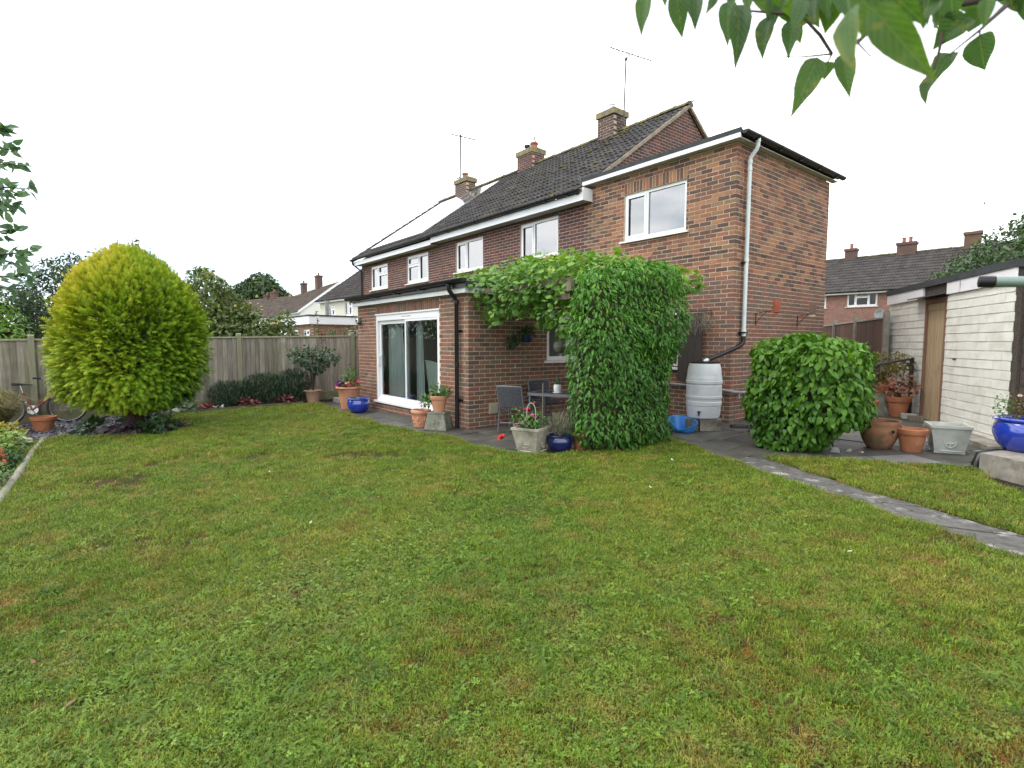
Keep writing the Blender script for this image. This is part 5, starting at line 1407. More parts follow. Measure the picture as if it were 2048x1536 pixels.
LM = {}
LM['bush'] = leafmat('leaf_bush', [(0.030, 0.095, 0.010), (0.065, 0.165, 0.014), (0.115, 0.245, 0.018), (0.19, 0.33, 0.026), (0.34, 0.42, 0.05)], .30, .45, .3, [0, .35, .7, .92, 1.0])
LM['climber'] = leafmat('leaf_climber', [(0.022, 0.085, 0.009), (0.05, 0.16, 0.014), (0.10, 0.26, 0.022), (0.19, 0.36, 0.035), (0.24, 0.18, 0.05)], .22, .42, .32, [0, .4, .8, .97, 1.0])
LM['vine'] = leafmat('leaf_vine', [(0.055, 0.135, 0.024), (0.10, 0.22, 0.032), (0.17, 0.31, 0.045), (0.29, 0.38, 0.05), (0.42, 0.29, 0.06)], .32, .5, .35, [0, .35, .75, .95, 1.0])
LM['conifer'] = leafmat('golden_scale_leaf', [(0.032, 0.09, 0.007), (0.085, 0.19, 0.010), (0.20, 0.32, 0.014), (0.38, 0.42, 0.022), (0.54, 0.48, 0.04)], .12, .6, .2, [0, .25, .5, .78, 1.0], (1.1, 1.1, .5))
LM['rose'] = leafmat('leaf_rose', [(0.025, 0.06, 0.03), (0.045, 0.095, 0.045), (0.08, 0.14, 0.075)], .2, .4, .5)
LM['dark'] = leafmat('leaf_dark_shrub', [(0.014, 0.036, 0.017), (0.028, 0.062, 0.028), (0.055, 0.10, 0.045)], .1, .35, .45)
LM['heuchera'] = leafmat('leaf_red', [(0.10, 0.025, 0.028), (0.17, 0.05, 0.045), (0.25, 0.10, 0.075)], .15, .5)
LM['purple'] = leafmat('leaf_purple', [(0.045, 0.03, 0.04), (0.07, 0.045, 0.06), (0.10, 0.07, 0.085)], .1, .5)
LM['hosta'] = leafmat('leaf_hosta', [(0.06, 0.11, 0.07), (0.11, 0.17, 0.11), (0.30, 0.36, 0.26)], .2, .45)
LM['fern'] = leafmat('leaf_fern', [(0.02, 0.06, 0.016), (0.04, 0.10, 0.025)], .2, .45)
LM['apple'] = leafmat('leaf_apple', [(0.05, 0.08, 0.025), (0.09, 0.13, 0.035), (0.14, 0.18, 0.05), (0.26, 0.25, 0.06)], .25, .5, .3, [0, .4, .85, 1])
LM['far'] = leafmat('leaf_far', [(0.025, 0.05, 0.022), (0.05, 0.085, 0.035), (0.08, 0.12, 0.045)], .2, .6, .2)
LM['far2'] = leafmat('leaf_far_deep', [(0.018, 0.034, 0.017), (0.032, 0.055, 0.026), (0.05, 0.08, 0.034)], .2, .6, .2)
LM['lime'] = leafmat('leaf_lime', [(0.07, 0.15, 0.02), (0.12, 0.23, 0.03), (0.17, 0.29, 0.04)], .3, .5)
LM['ivy'] = leafmat('leaf_ivy', [(0.03, 0.075, 0.025), (0.06, 0.12, 0.04), (0.11, 0.18, 0.06)], .2, .4, .4)
LM['near'] = leafmat('leaf_grey_green', [(0.055, 0.115, 0.07), (0.09, 0.165, 0.09), (0.13, 0.21, 0.11)], .35, .5)
LM['over'] = leafmat('leaf_overhang', [(0.020, 0.055, 0.018), (0.035, 0.09, 0.022), (0.06, 0.13, 0.025), (0.20, 0.20, 0.03)], .5, .45, .3, [0, .4, .85, 1.0], (1.6, 1.8, .5))
LM['ograss'] = leafmat('blade_ornamental', [(0.10, 0.12, 0.04), (0.18, 0.17, 0.07), (0.32, 0.24, 0.13)], .2, .6)
LM['gold'] = leafmat('leaf_gold', [(0.16, 0.19, 0.02), (0.30, 0.30, 0.03), (0.34, 0.22, 0.03)], .3, .5)
LM['lightgreen'] = leafmat('leaf_light', [(0.10, 0.19, 0.045), (0.17, 0.28, 0.07), (0.24, 0.34, 0.10)], .3, .5)
LM['varieg'] = leafmat('leaf_variegated', [(0.07, 0.15, 0.05), (0.14, 0.24, 0.09), (0.42, 0.48, 0.30)], .3, .5)
LM['coral'] = leafmat('leaf_coral', [(0.30, 0.055, 0.025), (0.42, 0.10, 0.045), (0.45, 0.18, 0.10)], .25, .5)
LM['lavender'] = leafmat('leaf_lavender', [(0.12, 0.14, 0.09), (0.2, 0.21, 0.14), (0.28, 0.26, 0.18)], .15, .7)
LM['potgreen'] = leafmat('leaf_pot', [(0.05, 0.12, 0.03), (0.09, 0.19, 0.045), (0.16, 0.27, 0.08)], .3, .5)
LM['acer'] = leafmat('leaf_acer', [(0.26, 0.09, 0.08), (0.36, 0.15, 0.11), (0.24, 0.24, 0.08)], .35, .5)
LM['bronze'] = leafmat('leaf_bronze', [(0.10, 0.075, 0.025), (0.16, 0.14, 0.03), (0.24, 0.24, 0.05)], .3, .5)
def petal(name, c): return pm(name, c, tuple(x*.8 for x in c), 30, .6, spec=.2)
PT = {k: petal('petal_'+k, c) for k, c in dict(red=(0.62, 0.025, 0.018), darkred=(0.17, 0.008, 0.014), pink=(0.62, 0.10, 0.28), white=(0.75, 0.73, 0.7), purple=(0.12, 0.05, 0.26), blush=(0.62, 0.38, 0.36), crimson=(0.32, 0.02, 0.05), salmon=(0.6, 0.16, 0.12), orange=(0.6, 0.2, 0.05)).items()}

# ---- golden conifer
ct = empty('golden_conifer', (0, 0, 0), 0, 'big rounded golden-green conifer on a short dark trunk by the left fence', 'tree')
cx, cy = -6.55, -8.02
prof_z = np.array([.46, .52, .60, .80, 1.05, 1.5, 1.9, 2.25, 2.55, 2.8, 2.98, 3.10])
prof_r = np.array([.26, .58, .82, .97, 1.04, 1.06, 1.03, .94, .78, .54, .30, .05])
n = 15000
zz = rng.uniform(.47, 3.08, n*3); rr = np.interp(zz, prof_z, prof_r); keep = rng.random(n*3) < (rr/1.25)**1.0*.9+.05
zz, rr = zz[keep][:n], rr[keep][:n]; n = len(zz); th = rng.uniform(0, 2*math.pi, n)
Pb = np.c_[np.cos(th), np.sin(th), np.zeros(n)]
bulge = 1+.045*np.cos(th-1.2)*np.clip(zz-1.0, 0, 2)+.06*np.sin(4*th+zz*2.2)+.045*np.sin(9*th-zz*5)+.03*np.sin(17*th+zz*9)+rng.normal(0, .05, n)+(rng.random(n) < .025)*rng.uniform(.05, .14, n)
inn = np.where(rng.random(n) < .25, rng.uniform(.74, .94, n), 1.0)
pos = np.c_[cx+Pb[:, 0]*rr*bulge*inn*.90, cy+Pb[:, 1]*rr*bulge*inn*.90, zz-.16]
slope = np.gradient(np.interp(np.linspace(.3, 3.1, 200), prof_z, prof_r), np.linspace(.3, 3.1, 200)); sl_ = np.interp(zz, np.linspace(.3, 3.1, 200), slope)
Nn = unit(np.c_[Pb[:, 0], Pb[:, 1], -sl_*.8])
upness = np.clip((zz-.6)/2.2, 0, 1)
ydir = unit(Nn*(.75)+np.c_[np.zeros(n), np.zeros(n), -.22+1.25*upness**1.4]+rng.normal(0, .27, (n, 3)))
zdir = unit(np.c_[Pb[:, 0], Pb[:, 1], np.ones(n)*.9]+rng.normal(0, .3, (n, 3)))
# a feathery spray: a midrib with paired fingers, tips drooping, colour running from green base to golden tip
SV = []; SF = []; ST = []
def finger(p, q, w, t):
    b = len(SV); p = np.array(p); q = np.array(q); d = q-p; s_ = np.array([-d[1], d[0], 0]); s_ = s_/np.linalg.norm(s_)*w
    SV.extend([p-s_*.6, p+s_*.6, (p*.4+q*.6)+s_+np.array([0, 0, .015]), q, (p*.4+q*.6)-s_+np.array([0, 0, .015])]); SF.append([b, b+1, b+2, b+3, b+4]); ST.append(t)
finger((0, 0, 0), (0, .6, .03), .030, .0); finger((0, .5, .03), (0, 1.05, -.06), .038, .42)
for k, yy in enumerate((.18, .34, .50, .66, .80)):
    for sg in (-1, 1):
        L_ = .42-.05*k; finger((0, yy, .02), (sg*L_*.72, yy+L_*.62, -.05-.02*k), .032, .12+.07*k)
SV = np.array(SV); ST = np.array(ST)
size = rng.uniform(.10, .20, n)
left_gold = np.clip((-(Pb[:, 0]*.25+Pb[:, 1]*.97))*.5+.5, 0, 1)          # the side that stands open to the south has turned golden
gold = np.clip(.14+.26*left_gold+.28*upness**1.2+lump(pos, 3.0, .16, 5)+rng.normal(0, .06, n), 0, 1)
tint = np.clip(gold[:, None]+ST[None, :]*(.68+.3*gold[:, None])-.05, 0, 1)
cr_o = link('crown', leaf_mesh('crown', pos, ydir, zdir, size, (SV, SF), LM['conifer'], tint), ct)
core = MB(); core.lathe([(max(.02, float(r_)*.70), float(z_)*.9+.08) for z_, r_ in zip(prof_z, prof_r)], 20, (cx, cy, -.05), capt=True, wob=.05)
K['conifer_core'] = pm('opaque_core', (0.045, 0.06, 0.014), (0.03, 0.035, 0.011), 20, .95, .8, 40)  # dark colour of the added light-blocking cores
core.build('opaque_crown_core', K['conifer_core'], ct, smooth=80)  # solid dark hull added to stop light showing through the crown
ld = MB()
for k in range(5):
    a_ = k*1.3; x0, y0 = cx+.16*math.cos(a_)*(k > 0), cy+.16*math.sin(a_)*(k > 0); ld.tube([(x0, y0, 2.6), (x0+.03, y0+.02, 2.95+.06*(k % 3)), (x0+.02, y0+.05, 3.13+.08*(k % 3))], [.012, .008, .003], 5)
ld.build('leader', K['twig'], ct)
tk = MB()
tk.tube([(cx+.10, cy+.02, -.2), (cx+.09, cy+.02, -.05), (cx+.07, cy, .15), (cx+.02, cy, .6), (cx, cy, 2.2)], [.22, .155, .13, .115, .05], 12)
tk.tube([(cx+.16, cy-.06, -.2), (cx+.18, cy-.06, .1), (cx+.3, cy-.1, .6)], [.11, .085, .06], 10)
for a_ in (.6, 2.2, 4.0, 5.2): tk.tube([(cx+.05, cy, .2), (cx+.05+.5*math.cos(a_), cy+.5*math.sin(a_), .45), (cx+1.0*math.cos(a_), cy+1.0*math.sin(a_), .62)], [.05, .035, .02], 8)
tk.build('trunk', K['bark'], ct, smooth=60)

# ---- vine-covered pergola
pg = empty('pergola', (0, 0, 0), 0, 'timber pergola beside the garden room, mostly hidden under the grape vine', 'pergola')
for (x0, y0) in ((-.28, -3.42), (-.28, -1.95)):
    MB().box(x0-.04, x0+.04, y0-.04, y0+.04, gz(x0, y0), 2.08).build('post', K['wood_pale'], pg)
MB().box(-.32, -.24, -3.62, -1.75, 2.082, 2.20).build('beam', K['wood_pale'], pg)
MB().box(-.62, -.33, -3.55, -3.48, 1.98, 2.06).build('nest_box_board', K['wood_pale'], pg)
for k in range(4):
    y0 = -3.45+k*.52; MB().box(-2.52, -.05, y0-.025, y0+.025, 2.203, 2.28).build('rafter', K['wood_pale'], pg)
for k in range(5):
    MB().box(-.265, -.250, -3.35+k*.36, -3.33+k*.36, .0, 2.05).build('trellis_lath', K['wood_pale'], pg)

gv = empty('grape_vine', (0, 0, 0), 0, 'leafy grape vine spread over the pergola and the garden room roof edge', 'climbing plant')
fv = union(ellip((-2.15, -3.35, 2.28), (.62, .42, .34)), ellip((-1.5, -3.3, 2.30), (.75, .45, .36)), ellip((-.8, -3.25, 2.28), (.7, .45, .38)), ellip((-.35, -3.1, 2.26), (.45, .5, .36)),
           ellip((-2.4, -2.4, 2.52), (.85, .7, .36)), ellip((-3.0, -2.9, 2.55), (.75, .55, .2)), ellip((-1.5, -2.4, 2.45), (.9, .8, .36)), ellip((-.6, -2.4, 2.40), (.65, .8, .34)),
           ellip((-1.55, -3.45, 2.0), (.5, .2, .26)), ellip((-2.05, -3.5, 1.98), (.34, .2, .32)), ellip((-2.0, -3.52, 1.76), (.15, .12, .16)), ellip((-.75, -3.4, 1.98), (.4, .25, .34)), ellip((-.36, -3.5, 1.75), (.22, .2, .45)), ellip((-1.1, -1.4, 2.42), (1.2, .6, .28)))
P, Nv, Dv = shell(lumpy(fv, 5.5, .10, 3), (-4, -4.1, 1.5), (.5, -.7, 3.1), 5400, .17, .2, 5)
y_, z_ = leafdirs(Nv, len(P), .45, .55, .45, .75, 6)
tv_ = np.clip(.42+.20*(P[:, 2]-2.2)+lump(P, 4, .22, 9)+rng.normal(0, .17, len(P)), 0, .999)
foliage(gv, P, y_, z_, rng.uniform(.07, .125, len(P)), T_vine(), LM['vine'], tv_, 300, 'foliage', Dv)
st = MB()
for k in range(9):
    a_ = Vector((-.3+random.uniform(-.1, .1), -3.4+random.uniform(-.1, .1), 2.1)); pts = [a_]
    for j in range(6): pts.append(pts[-1]+Vector((random.uniform(-.55, -.15), random.uniform(-.15, .25), random.uniform(-.04, .12))))
    st.tube(pts, [.016, .015, .013, .012, .010, .008, .005], 6)
st.tube([(-.22, -3.45, gz(0, -3.5)), (-.2, -3.47, .6), (-.24, -3.45, 1.3), (-.2, -3.4, 2.15)], [.03, .026, .022, .018], 8)
st.build('stem', K['bark'], gv, smooth=60)
sh = MB()
for k in range(26):
    i = int(rng.integers(len(P))); p = Vector(P[i]); d = Vector(Nv[i]); pts = [p]
    for j in range(4): pts.append(pts[-1]+d*.07+Vector((random.uniform(-.03, .03), random.uniform(-.03, .03), .03-.02*j)))
    sh.tube(pts, [.004, .0035, .003, .0025, .002], 4)
sh.build('tendril', K['twig'], gv)

# ---- evergreen climber on its trellis
hc = empty('evergreen_climber', (0, 0, 0), 0, 'tall dense block of glossy evergreen climber at the end of the pergola', 'climbing plant')
fh = union(rbox((.0, -2.84, 1.2), (.34, .88, 1.20), .24), ellip((.05, -2.70, 2.30), (.40, .95, .20)), ellip((.05, -3.0, .35), (.42, .58, .5)), ellip((.06, -2.0, 1.75), (.34, .30, .8)), ellip((.16, -2.5, 1.6), (.32, .5, .5)), ellip((.10, -2.9, .9), (.36, .4, .4)))
P, Nv, Dv = shell(lumpy(fh, 4.4, .12, 12), (-.7, -3.85, -.1), (.75, -1.3, 2.75), 15000, .13, .12, 7)
y_, z_ = leafdirs(Nv, len(P), .55, .75, .42, .6, 8)
tc_ = np.clip(.44+.20*(P[:, 2]-1.4)/1.2+lump(P, 6, .20, 14)+rng.normal(0, .17, len(P)), 0, .975)  # tint rises with height: the lit top is put into the leaf colour
tc_[rng.random(len(P)) < .012] = .995
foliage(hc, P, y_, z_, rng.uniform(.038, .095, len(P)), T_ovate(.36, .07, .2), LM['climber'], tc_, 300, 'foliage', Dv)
MB().box(-.10, .10, -3.42, -1.95, .0, 2.2).build('opaque_core_fill', K['conifer_core'], hc)  # opaque box added inside to block light between the leaves
st = MB()
for k in range(12):
    y0 = -3.45+k*.14; x0 = -.1+random.uniform(-.1, .15)
    st.tube([(x0, y0, gz(0, y0)-.02), (x0+random.uniform(-.05, .05), y0+random.uniform(-.05, .05), .5), (x0+random.uniform(-.1, .1), y0+random.uniform(-.1, .1), 1.2)], [.016, .012, .006], 6)
st.build('stem', K['twig'], hc, smooth=60)
pk = PT['blush']; fl_ = MB()
for k in range(40):
    i = int(rng.integers(len(P))); p = P[i]+Nv[i]*.02; fl_.sphere(p, .009, 6, 4)
o = fl_.build('blossom', pk, hc); o['kind'] = 'stuff'

# ---- round-leaved bush by the path
rb = empty('round_leaved_bush', (0, 0, 0), 0, 'clipped bright green large-leaved bush standing by the path before the garage', 'bush')
fb_ = union(rbox((1.76, -1.15, .88), (.68, .60, .58), .30), ellip((1.68, -1.3, .42), (.56, .46, .52)), ellip((1.78, -1.1, 1.28), (.55, .45, .20)), ellip((1.88, -1.3, .3), (.34, .32, .34)))
P, Nv, Dv = shell(lumpy(fb_, 5.0, .10, 22), (.5, -2.3, -.05), (2.8, .1, 1.85), 6200, .15, .12, 9)
y_, z_ = leafdirs(Nv, len(P), .5, .75, .38, .75, 10)
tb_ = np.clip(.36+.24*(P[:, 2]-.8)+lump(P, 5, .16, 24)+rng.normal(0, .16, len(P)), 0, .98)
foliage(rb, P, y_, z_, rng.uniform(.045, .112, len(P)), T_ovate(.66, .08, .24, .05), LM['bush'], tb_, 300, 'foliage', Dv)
MB().sphere((1.74, -1.15, .82), .44, 12, 8, sq=(1.1, .85, 1.15)).build('opaque_core_fill', K['conifer_core'], rb, smooth=60)  # opaque dark filler added to keep daylight from passing through the bush
st = MB()
for k in range(14):
    a_ = k*.45; st.tube([(1.68+.12*math.cos(a_), -1.2+.1*math.sin(a_), -.03), (1.68+.3*math.cos(a_), -1.2+.25*math.sin(a_), .35), (1.68+.55*math.cos(a_), -1.2+.45*math.sin(a_), .85)], [.018, .013, .007], 6)
st.build('stem', K['twig'], rb, smooth=60)

# ---- generic small plants
def clump(parent, c, r, h, n, size, tmpl, mat, seed, down=.3, out=.6, tb=.5, name='foliage', lumps=6, singles=0):
    f = lumpy(ellip((c[0], c[1], c[2]+h*.5), (r, r, h*.5)), lumps/max(r, .1), .12*r, seed)
    P, Nv, Dv = shell(f, (c[0]-r*1.3, c[1]-r*1.3, c[2]-.02), (c[0]+r*1.3, c[1]+r*1.3, c[2]+h*1.2), n, r*.6, .5, seed)
    y_, z_ = leafdirs(Nv, n, out, down, .4, .7, seed+1)
    r_ = np.random.default_rng(seed)
    t_ = np.clip(tb+.2*(P[:, 2]-c[2]-h/2)/h+r_.normal(0, .2, n), 0, .99)
    s_ = r_.uniform(.75, 1.25, n)*size
    return foliage(parent, P, y_, z_, s_, tmpl, mat, t_, singles, name, Dv)
def stems(parent, c, r, h, n, seed, mat='twig', rad=.006, name='stem'):
    rs = random.Random(seed); m_ = MB()
    for k in range(n):
        a_ = rs.uniform(0, 6.28); q = rs.uniform(.3, 1)
        m_.tube([c, (c[0]+r*.35*q*math.cos(a_), c[1]+r*.35*q*math.sin(a_), c[2]+h*.5), (c[0]+r*q*math.cos(a_), c[1]+r*q*math.sin(a_), c[2]+h*rs.uniform(.75, 1))], [rad, rad*.8, rad*.4], 5)
    return m_.build(name, K[mat], parent, smooth=60)
def blooms(parent, pts, r, mat, name='flower', flat=.6):
    me = None
    for i, p in enumerate(pts):
        if me is None:
            m_ = MB()
            for k in range(6):
                a_ = k*math.pi/3; c_, s_ = math.cos(a_), math.sin(a_)
                m_.add([(0, 0, -.2), (c_*.7-s_*.45, s_*.7+c_*.45, .05), (c_*1.05, s_*1.05, .16*flat), (c_*.7+s_*.45, s_*.7-c_*.45, .05)], [(0, 1, 2, 3)])
                m_.add([(0, 0, -.05), (c_*.3-s_*.3, s_*.3+c_*.3, .32), (c_*.62, s_*.62, .42), (c_*.3+s_*.3, s_*.3-c_*.3, .32)], [(0, 1, 2, 3)])
            m_.sphere((0, 0, .12), .22, 6, 4)
            me = m_.mesh(name, mat)
        s_ = r*random.uniform(.8, 1.2)
        link(name, me, parent, Matrix.Translation(p) @ Matrix.Rotation(random.uniform(0, 6), 4, 'Z') @ Matrix.Rotation(random.uniform(.2, .9), 4, 'X') @ Matrix.Scale(s_, 4))

# shrubs and plants of the fence bed
for k, (px_, py_, r_, h_, lb) in enumerate([(-8.76, -6.02, .46, .66, 'low dark evergreen shrub at the left end of the fence bed'), (-8.70, -5.38, .52, .78, 'dark evergreen shrub in the middle of the fence bed'), (-8.68, -4.74, .48, .84, 'tallest dark evergreen shrub of the fence bed beside the rose pot')]):
    s_ = empty('evergreen_shrub', (0, 0, 0), 0, lb, 'shrub', 'evergreen shrubs below the fence')
    clump(s_, (px_, py_, gz(0, py_)-.02), r_, h_, 2000, .085, T_diamond(.22, .04, .12), LM['dark'], 40+k, -1.5, .45, .45, lumps=3.2)
    stems(s_, (px_, py_, gz(0, py_)-.02), r_*.8, h_, 12, k)
for k, (px_, py_, r_, h_, lb) in enumerate([(-8.55, -6.58, .17, .17, 'small red-leaved heuchera next to the white flowers'), (-8.42, -5.78, .23, .24, 'red-leaved heuchera below the middle of the shrub row'), (-8.36, -4.98, .27, .26, 'widest red-leaved heuchera at the right of the shrub row')]):
    s_ = empty('heuchera', (0, 0, 0), 0, lb, 'plant', 'red heucheras in the fence bed')
    clump(s_, (px_, py_, gz(0, py_)), r_, h_, 150, .075, T_ovate(.9, .06, .2, .08), LM['heuchera'], 50+k, .2, .7, .5)
    stems(s_, (px_, py_, gz(0, py_)), r_, h_, 12, 60+k)
s_ = empty('white_flowers', (0, 0, 0), 0, 'tiny tuft of white flowers at the foot of the shrub row', 'plant')
blooms(s_, [(-8.40+random.uniform(-.05, .05), -6.36+random.uniform(-.11, .11), -.02+random.uniform(-.02, .03)) for _ in range(10)], .026, PT['white'])
clump(s_, (-8.40, -6.36, -.13), .12, .12, 60, .04, T_diamond(.4), LM['potgreen'], 66)
s_ = empty('hosta', (0, 0, 0), 0, 'grey-green hosta with pale edges against the mossy fence foot', 'plant')
clump(s_, (-8.50, -7.15, gz(0, -7.2)), .30, .30, 90, .15, T_ovate(.62, .06, .25, .04), LM['hosta'], 70, .2, .7, .55); stems(s_, (-8.5, -7.15, -.15), .25, .25, 10, 70)
s_ = empty('fern', (0, 0, 0), 0, 'spreading green fern in the bare soil left of the conifer trunk', 'plant')
clump(s_, (-6.75, -8.62, gz(0, -8.6)-.03), .26, .24, 46, .19, T_ovate(.34, .03, .3), LM['fern'], 72, .1, .9, .5); stems(s_, (-6.75, -8.62, -.18), .2, .2, 10, 71)
s_ = empty('purple_plant', (0, 0, 0), 0, 'purple-leaved low plant at the front of the conifer bed', 'plant')
clump(s_, (-6.12, -8.22, gz(0, -8.2)-.02), .27, .20, 110, .10, T_ovate(.95, .06, .2, .08), LM['purple'], 74, .2, .7, .5); stems(s_, (-6.12, -8.22, -.17), .2, .15, 10, 73)
s_ = empty('leafy_plant', (0, 0, 0), 0, 'dark green leafy plant at the right of the conifer trunk', 'plant')
clump(s_, (-6.02, -7.72, gz(0, -7.7)-.02), .30, .34, 170, .10, T_ovate(.5, .06, .2), LM['fern'], 76, .3, .6, .4); stems(s_, (-6.02, -7.72, -.16), .24, .26, 10, 75)
s_ = empty('dark_leaf_plant', (0, 0, 0), 0, 'dark plum-coloured plant at the right tip of the conifer bed', 'plant')
clump(s_, (-6.05, -7.42, gz(0, -7.4)-.02), .22, .20, 130, .06, T_ovate(.5, .06, .2), LM['purple'], 78, .2, .6, .4); stems(s_, (-6.05, -7.42, -.15), .18, .15, 8, 76)
s_ = empty('broad_leaf_plant', (0, 0, 0), 0, 'tall broad-leaved dark plant standing behind the conifer trunk', 'plant')
clump(s_, (-7.35, -7.95, gz(0, -7.9)), .22, .5, 40, .20, T_ovate(.6, .05, .25), LM['fern'], 79, .5, .6, .3); stems(s_, (-7.35, -7.95, -.16), .15, .4, 8, 77)

# ornamental grass at the left edge
og = empty('ornamental_grass', (0, 0, 0), 0, 'fountain of straw and green ornamental grass at the left edge', 'plant')
n = 1300; c0 = np.array([-7.75, -9.93, -.2]); th = rng.uniform(0, 6.28, n); L_ = rng.uniform(.5, 1.02, n); lean = rng.uniform(.15, .95, n)
b0 = c0+np.c_[np.cos(th)*.12, np.sin(th)*.12, np.zeros(n)]*rng.random((n, 1)); d = np.c_[np.cos(th), np.sin(th), np.zeros(n)]; s_ = np.c_[-np.sin(th), np.cos(th), np.zeros(n)]
V = np.zeros((n, 8, 3))
for j, (fo, fu) in enumerate(((0, 0), (.25, .5), (.62, .80), (1.0, .72))):
    p = b0+d*(fo*lean*L_*.9)[:, None]+UP*(fu*L_*(1.15-.4*lean))[:, None]; wd = (.0045, .005, .004, .001)[j]
    V[:, 2*j] = p-s_*wd; V[:, 2*j+1] = p+s_*wd
F = (np.arange(n)[:, None, None]*8+np.array([[0, 1, 3, 2], [2, 3, 5, 4], [4, 5, 7, 6]])[None]).reshape(-1, 4)
link('blades', npmesh('blades', V.reshape(-1, 3), F, LM['ograss'], np.repeat(rng.random(n), 3)), og)['kind'] = 'stuff'
# border plants at the left edge
for nm, lb, c, r_, h_, n_, sz, tm, mt, sd, dn in [
    ('gold_shrub', 'gold and bronze low shrub at the top of the left border', (-6.35, -9.72, -.19), .30, .36, 420, .06, T_ovate(.5), 'gold', 80, .1),
    ('light_green_shrub', 'light green rosette-leaved shrub in the left border', (-4.9, -9.66, -.19), .34, .44, 520, .065, T_ovate(.5), 'lightgreen', 82, .1),
    ('coral_plant', 'coral red plant in front of the light green shrub', (-4.05, -9.70, -.19), .22, .34, 320, .055, T_ovate(.5), 'coral', 84, .2),
    ('small_leaf_shrub', 'small dark-leaved shrub beside the timber edging of the left border', (-4.25, -9.46, -.19), .14, .26, 200, .04, T_ovate(.6), 'fern', 86, .2),
    ('variegated_shrub', 'cream and green variegated shrub nearest in the left border', (-2.95, -9.60, -.19), .28, .32, 460, .05, T_ovate(.5), 'varieg', 88, .2)]:
    s_ = empty(nm, (0, 0, 0), 0, lb, 'plant', 'plants of the left border')
    clump(s_, c, r_, h_, n_, sz, tm, LM[mt], sd, dn, .6, .5); stems(s_, c, r_*.8, h_*.8, 12, sd)

# ---- trees beyond the fences
def tree(name, label, base, crowns, n, size, mat, seed, trunk_r=.12, group=None, tmpl=None, lumps=(1.2, .35), tb=.5, skin=.5, extra=None, cat='tree'):
    t = empty(name, (0, 0, 0), 0, label, cat, group)
    f = lumpy(union(*[ellip(c, r_) for c, r_ in crowns]), lumps[0], lumps[1], seed)
    lo = np.min([np.array(c)-np.array(r_) for c, r_ in crowns], 0)-.4; hi = np.max([np.array(c)+np.array(r_) for c, r_ in crowns], 0)+.4
    P, Nv, Dv = shell(f, lo, hi, n, skin, .5, seed)
    y_, z_ = leafdirs(Nv, n, .5, .4, .5, .8, seed)
    r_ = np.random.default_rng(seed); zr = (P[:, 2]-lo[2])/(hi[2]-lo[2])
    tt = np.clip(tb+.25*(zr-.5)+lump(P, lumps[0]*2.2, .22, seed+3)+r_.normal(0, .14, n), 0, .995)
    link('crown', leaf_mesh('crown', P, y_, z_, r_.uniform(.7, 1.3, n)*size, tmpl or T_ovate(.6), mat, tt), t)
    m_ = MB(); c0 = Vector(crowns[0][0]); b = Vector(base)
    m_.tube([b, b+(c0-b)*.35+Vector((.05, .03, 0)), b+(c0-b)*.7, c0], [trunk_r, trunk_r*.8, trunk_r*.6, trunk_r*.3], 9)
    rs = random.Random(seed)
    for c, r__ in crowns:
        for k in range(4):
            q = Vector(c)+Vector((rs.uniform(-.7, .7)*r__[0], rs.uniform(-.7, .7)*r__[1], rs.uniform(-.3, .8)*r__[2]))
            s0 = b+(c0-b)*rs.uniform(.35, .9); m_.tube([s0, (s0+q)/2+Vector((0, 0, .1)), q], [trunk_r*.42, trunk_r*.25, trunk_r*.08], 6)
    m_.build('trunk', K['bark'], t, smooth=60)
    if extra: extra(t)
    return t
def apples(t):
    rs = random.Random(5); m_ = None
    for k in range(26):
        p = (-14.2+rs.uniform(-1.3, 1.3), -5.1+rs.uniform(-1.6, 1.5), rs.uniform(1.6, 2.9))
        if m_ is None: m_ = MB().sphere((0, 0, 0), .045, 8, 6).mesh('apple', petal('apple_skin', (0.34, 0.30, 0.07)), smooth=60)
        link('apple', m_, t, Matrix.Translation(p))
tree('apple_tree', 'fruit tree with yellowing leaves spreading above the fence right of the conifer', (-14.1, -4.9, 0), [((-14.1, -4.9, 2.0), (1.2, 1.1, .9)), ((-14.6, -5.55, 2.75), (.85, .7, .75)), ((-14.5, -5.6, 3.1), (.4, .4, .5)), ((-13.9, -4.0, 1.75), (.8, .8, .55)), ((-13.8, -3.5, 1.65), (.6, .5, .42)), ((-14.3, -5.9, 1.8), (1.0, .9, .9)), ((-14.2, -4.7, 2.5), (.5, .6, .4))], 6500, .135, LM['apple'], 101, .11, None, T_ovate(.62), (2.4, .42), .5, .45, apples)
tree('dark_evergreen', 'dark evergreen tree with a feathery outline left of the conifer', (-24.3, -9.6, 0), [((-24.3, -9.3, 2.6), (1.5, 1.6, 1.6)), ((-24.3, -9.0, 3.7), (1.1, 1.0, 1.0)), ((-24.3, -8.6, 4.2), (.8, .7, .7))], 4200, .18, LM['far2'], 103, .16, 'trees beyond the left fence', T_diamond(.4), (2.0, .5), .45, .7)
tree('broad_dark_tree', 'broad dark tree above the fence at the far left', (-18.2, -10.4, 0), [((-18.2, -10.4, 1.9), (1.5, 1.4, 1.0)), ((-18.5, -9.2, 1.7), (1.2, 1.0, .95)), ((-17.6, -11.6, 1.9), (1.2, 1.2, 1.1))], 4200, .14, LM['far2'], 105, .15, 'trees beyond the left fence', T_ovate(.5), (2.2, .4), .5, .5)
tree('lime_tree', 'bright lime-green tree at the far left above the fence', (-15.3, -10.5, 0), [((-15.3, -10.5, 1.75), (.8, .75, 1.0)), ((-15.0, -11.4, 1.8), (.9, .9, 1.1))], 2400, .11, LM['lime'], 107, .12, 'trees beyond the left fence', T_ovate(.5), (2.4, .35), .5, .4)
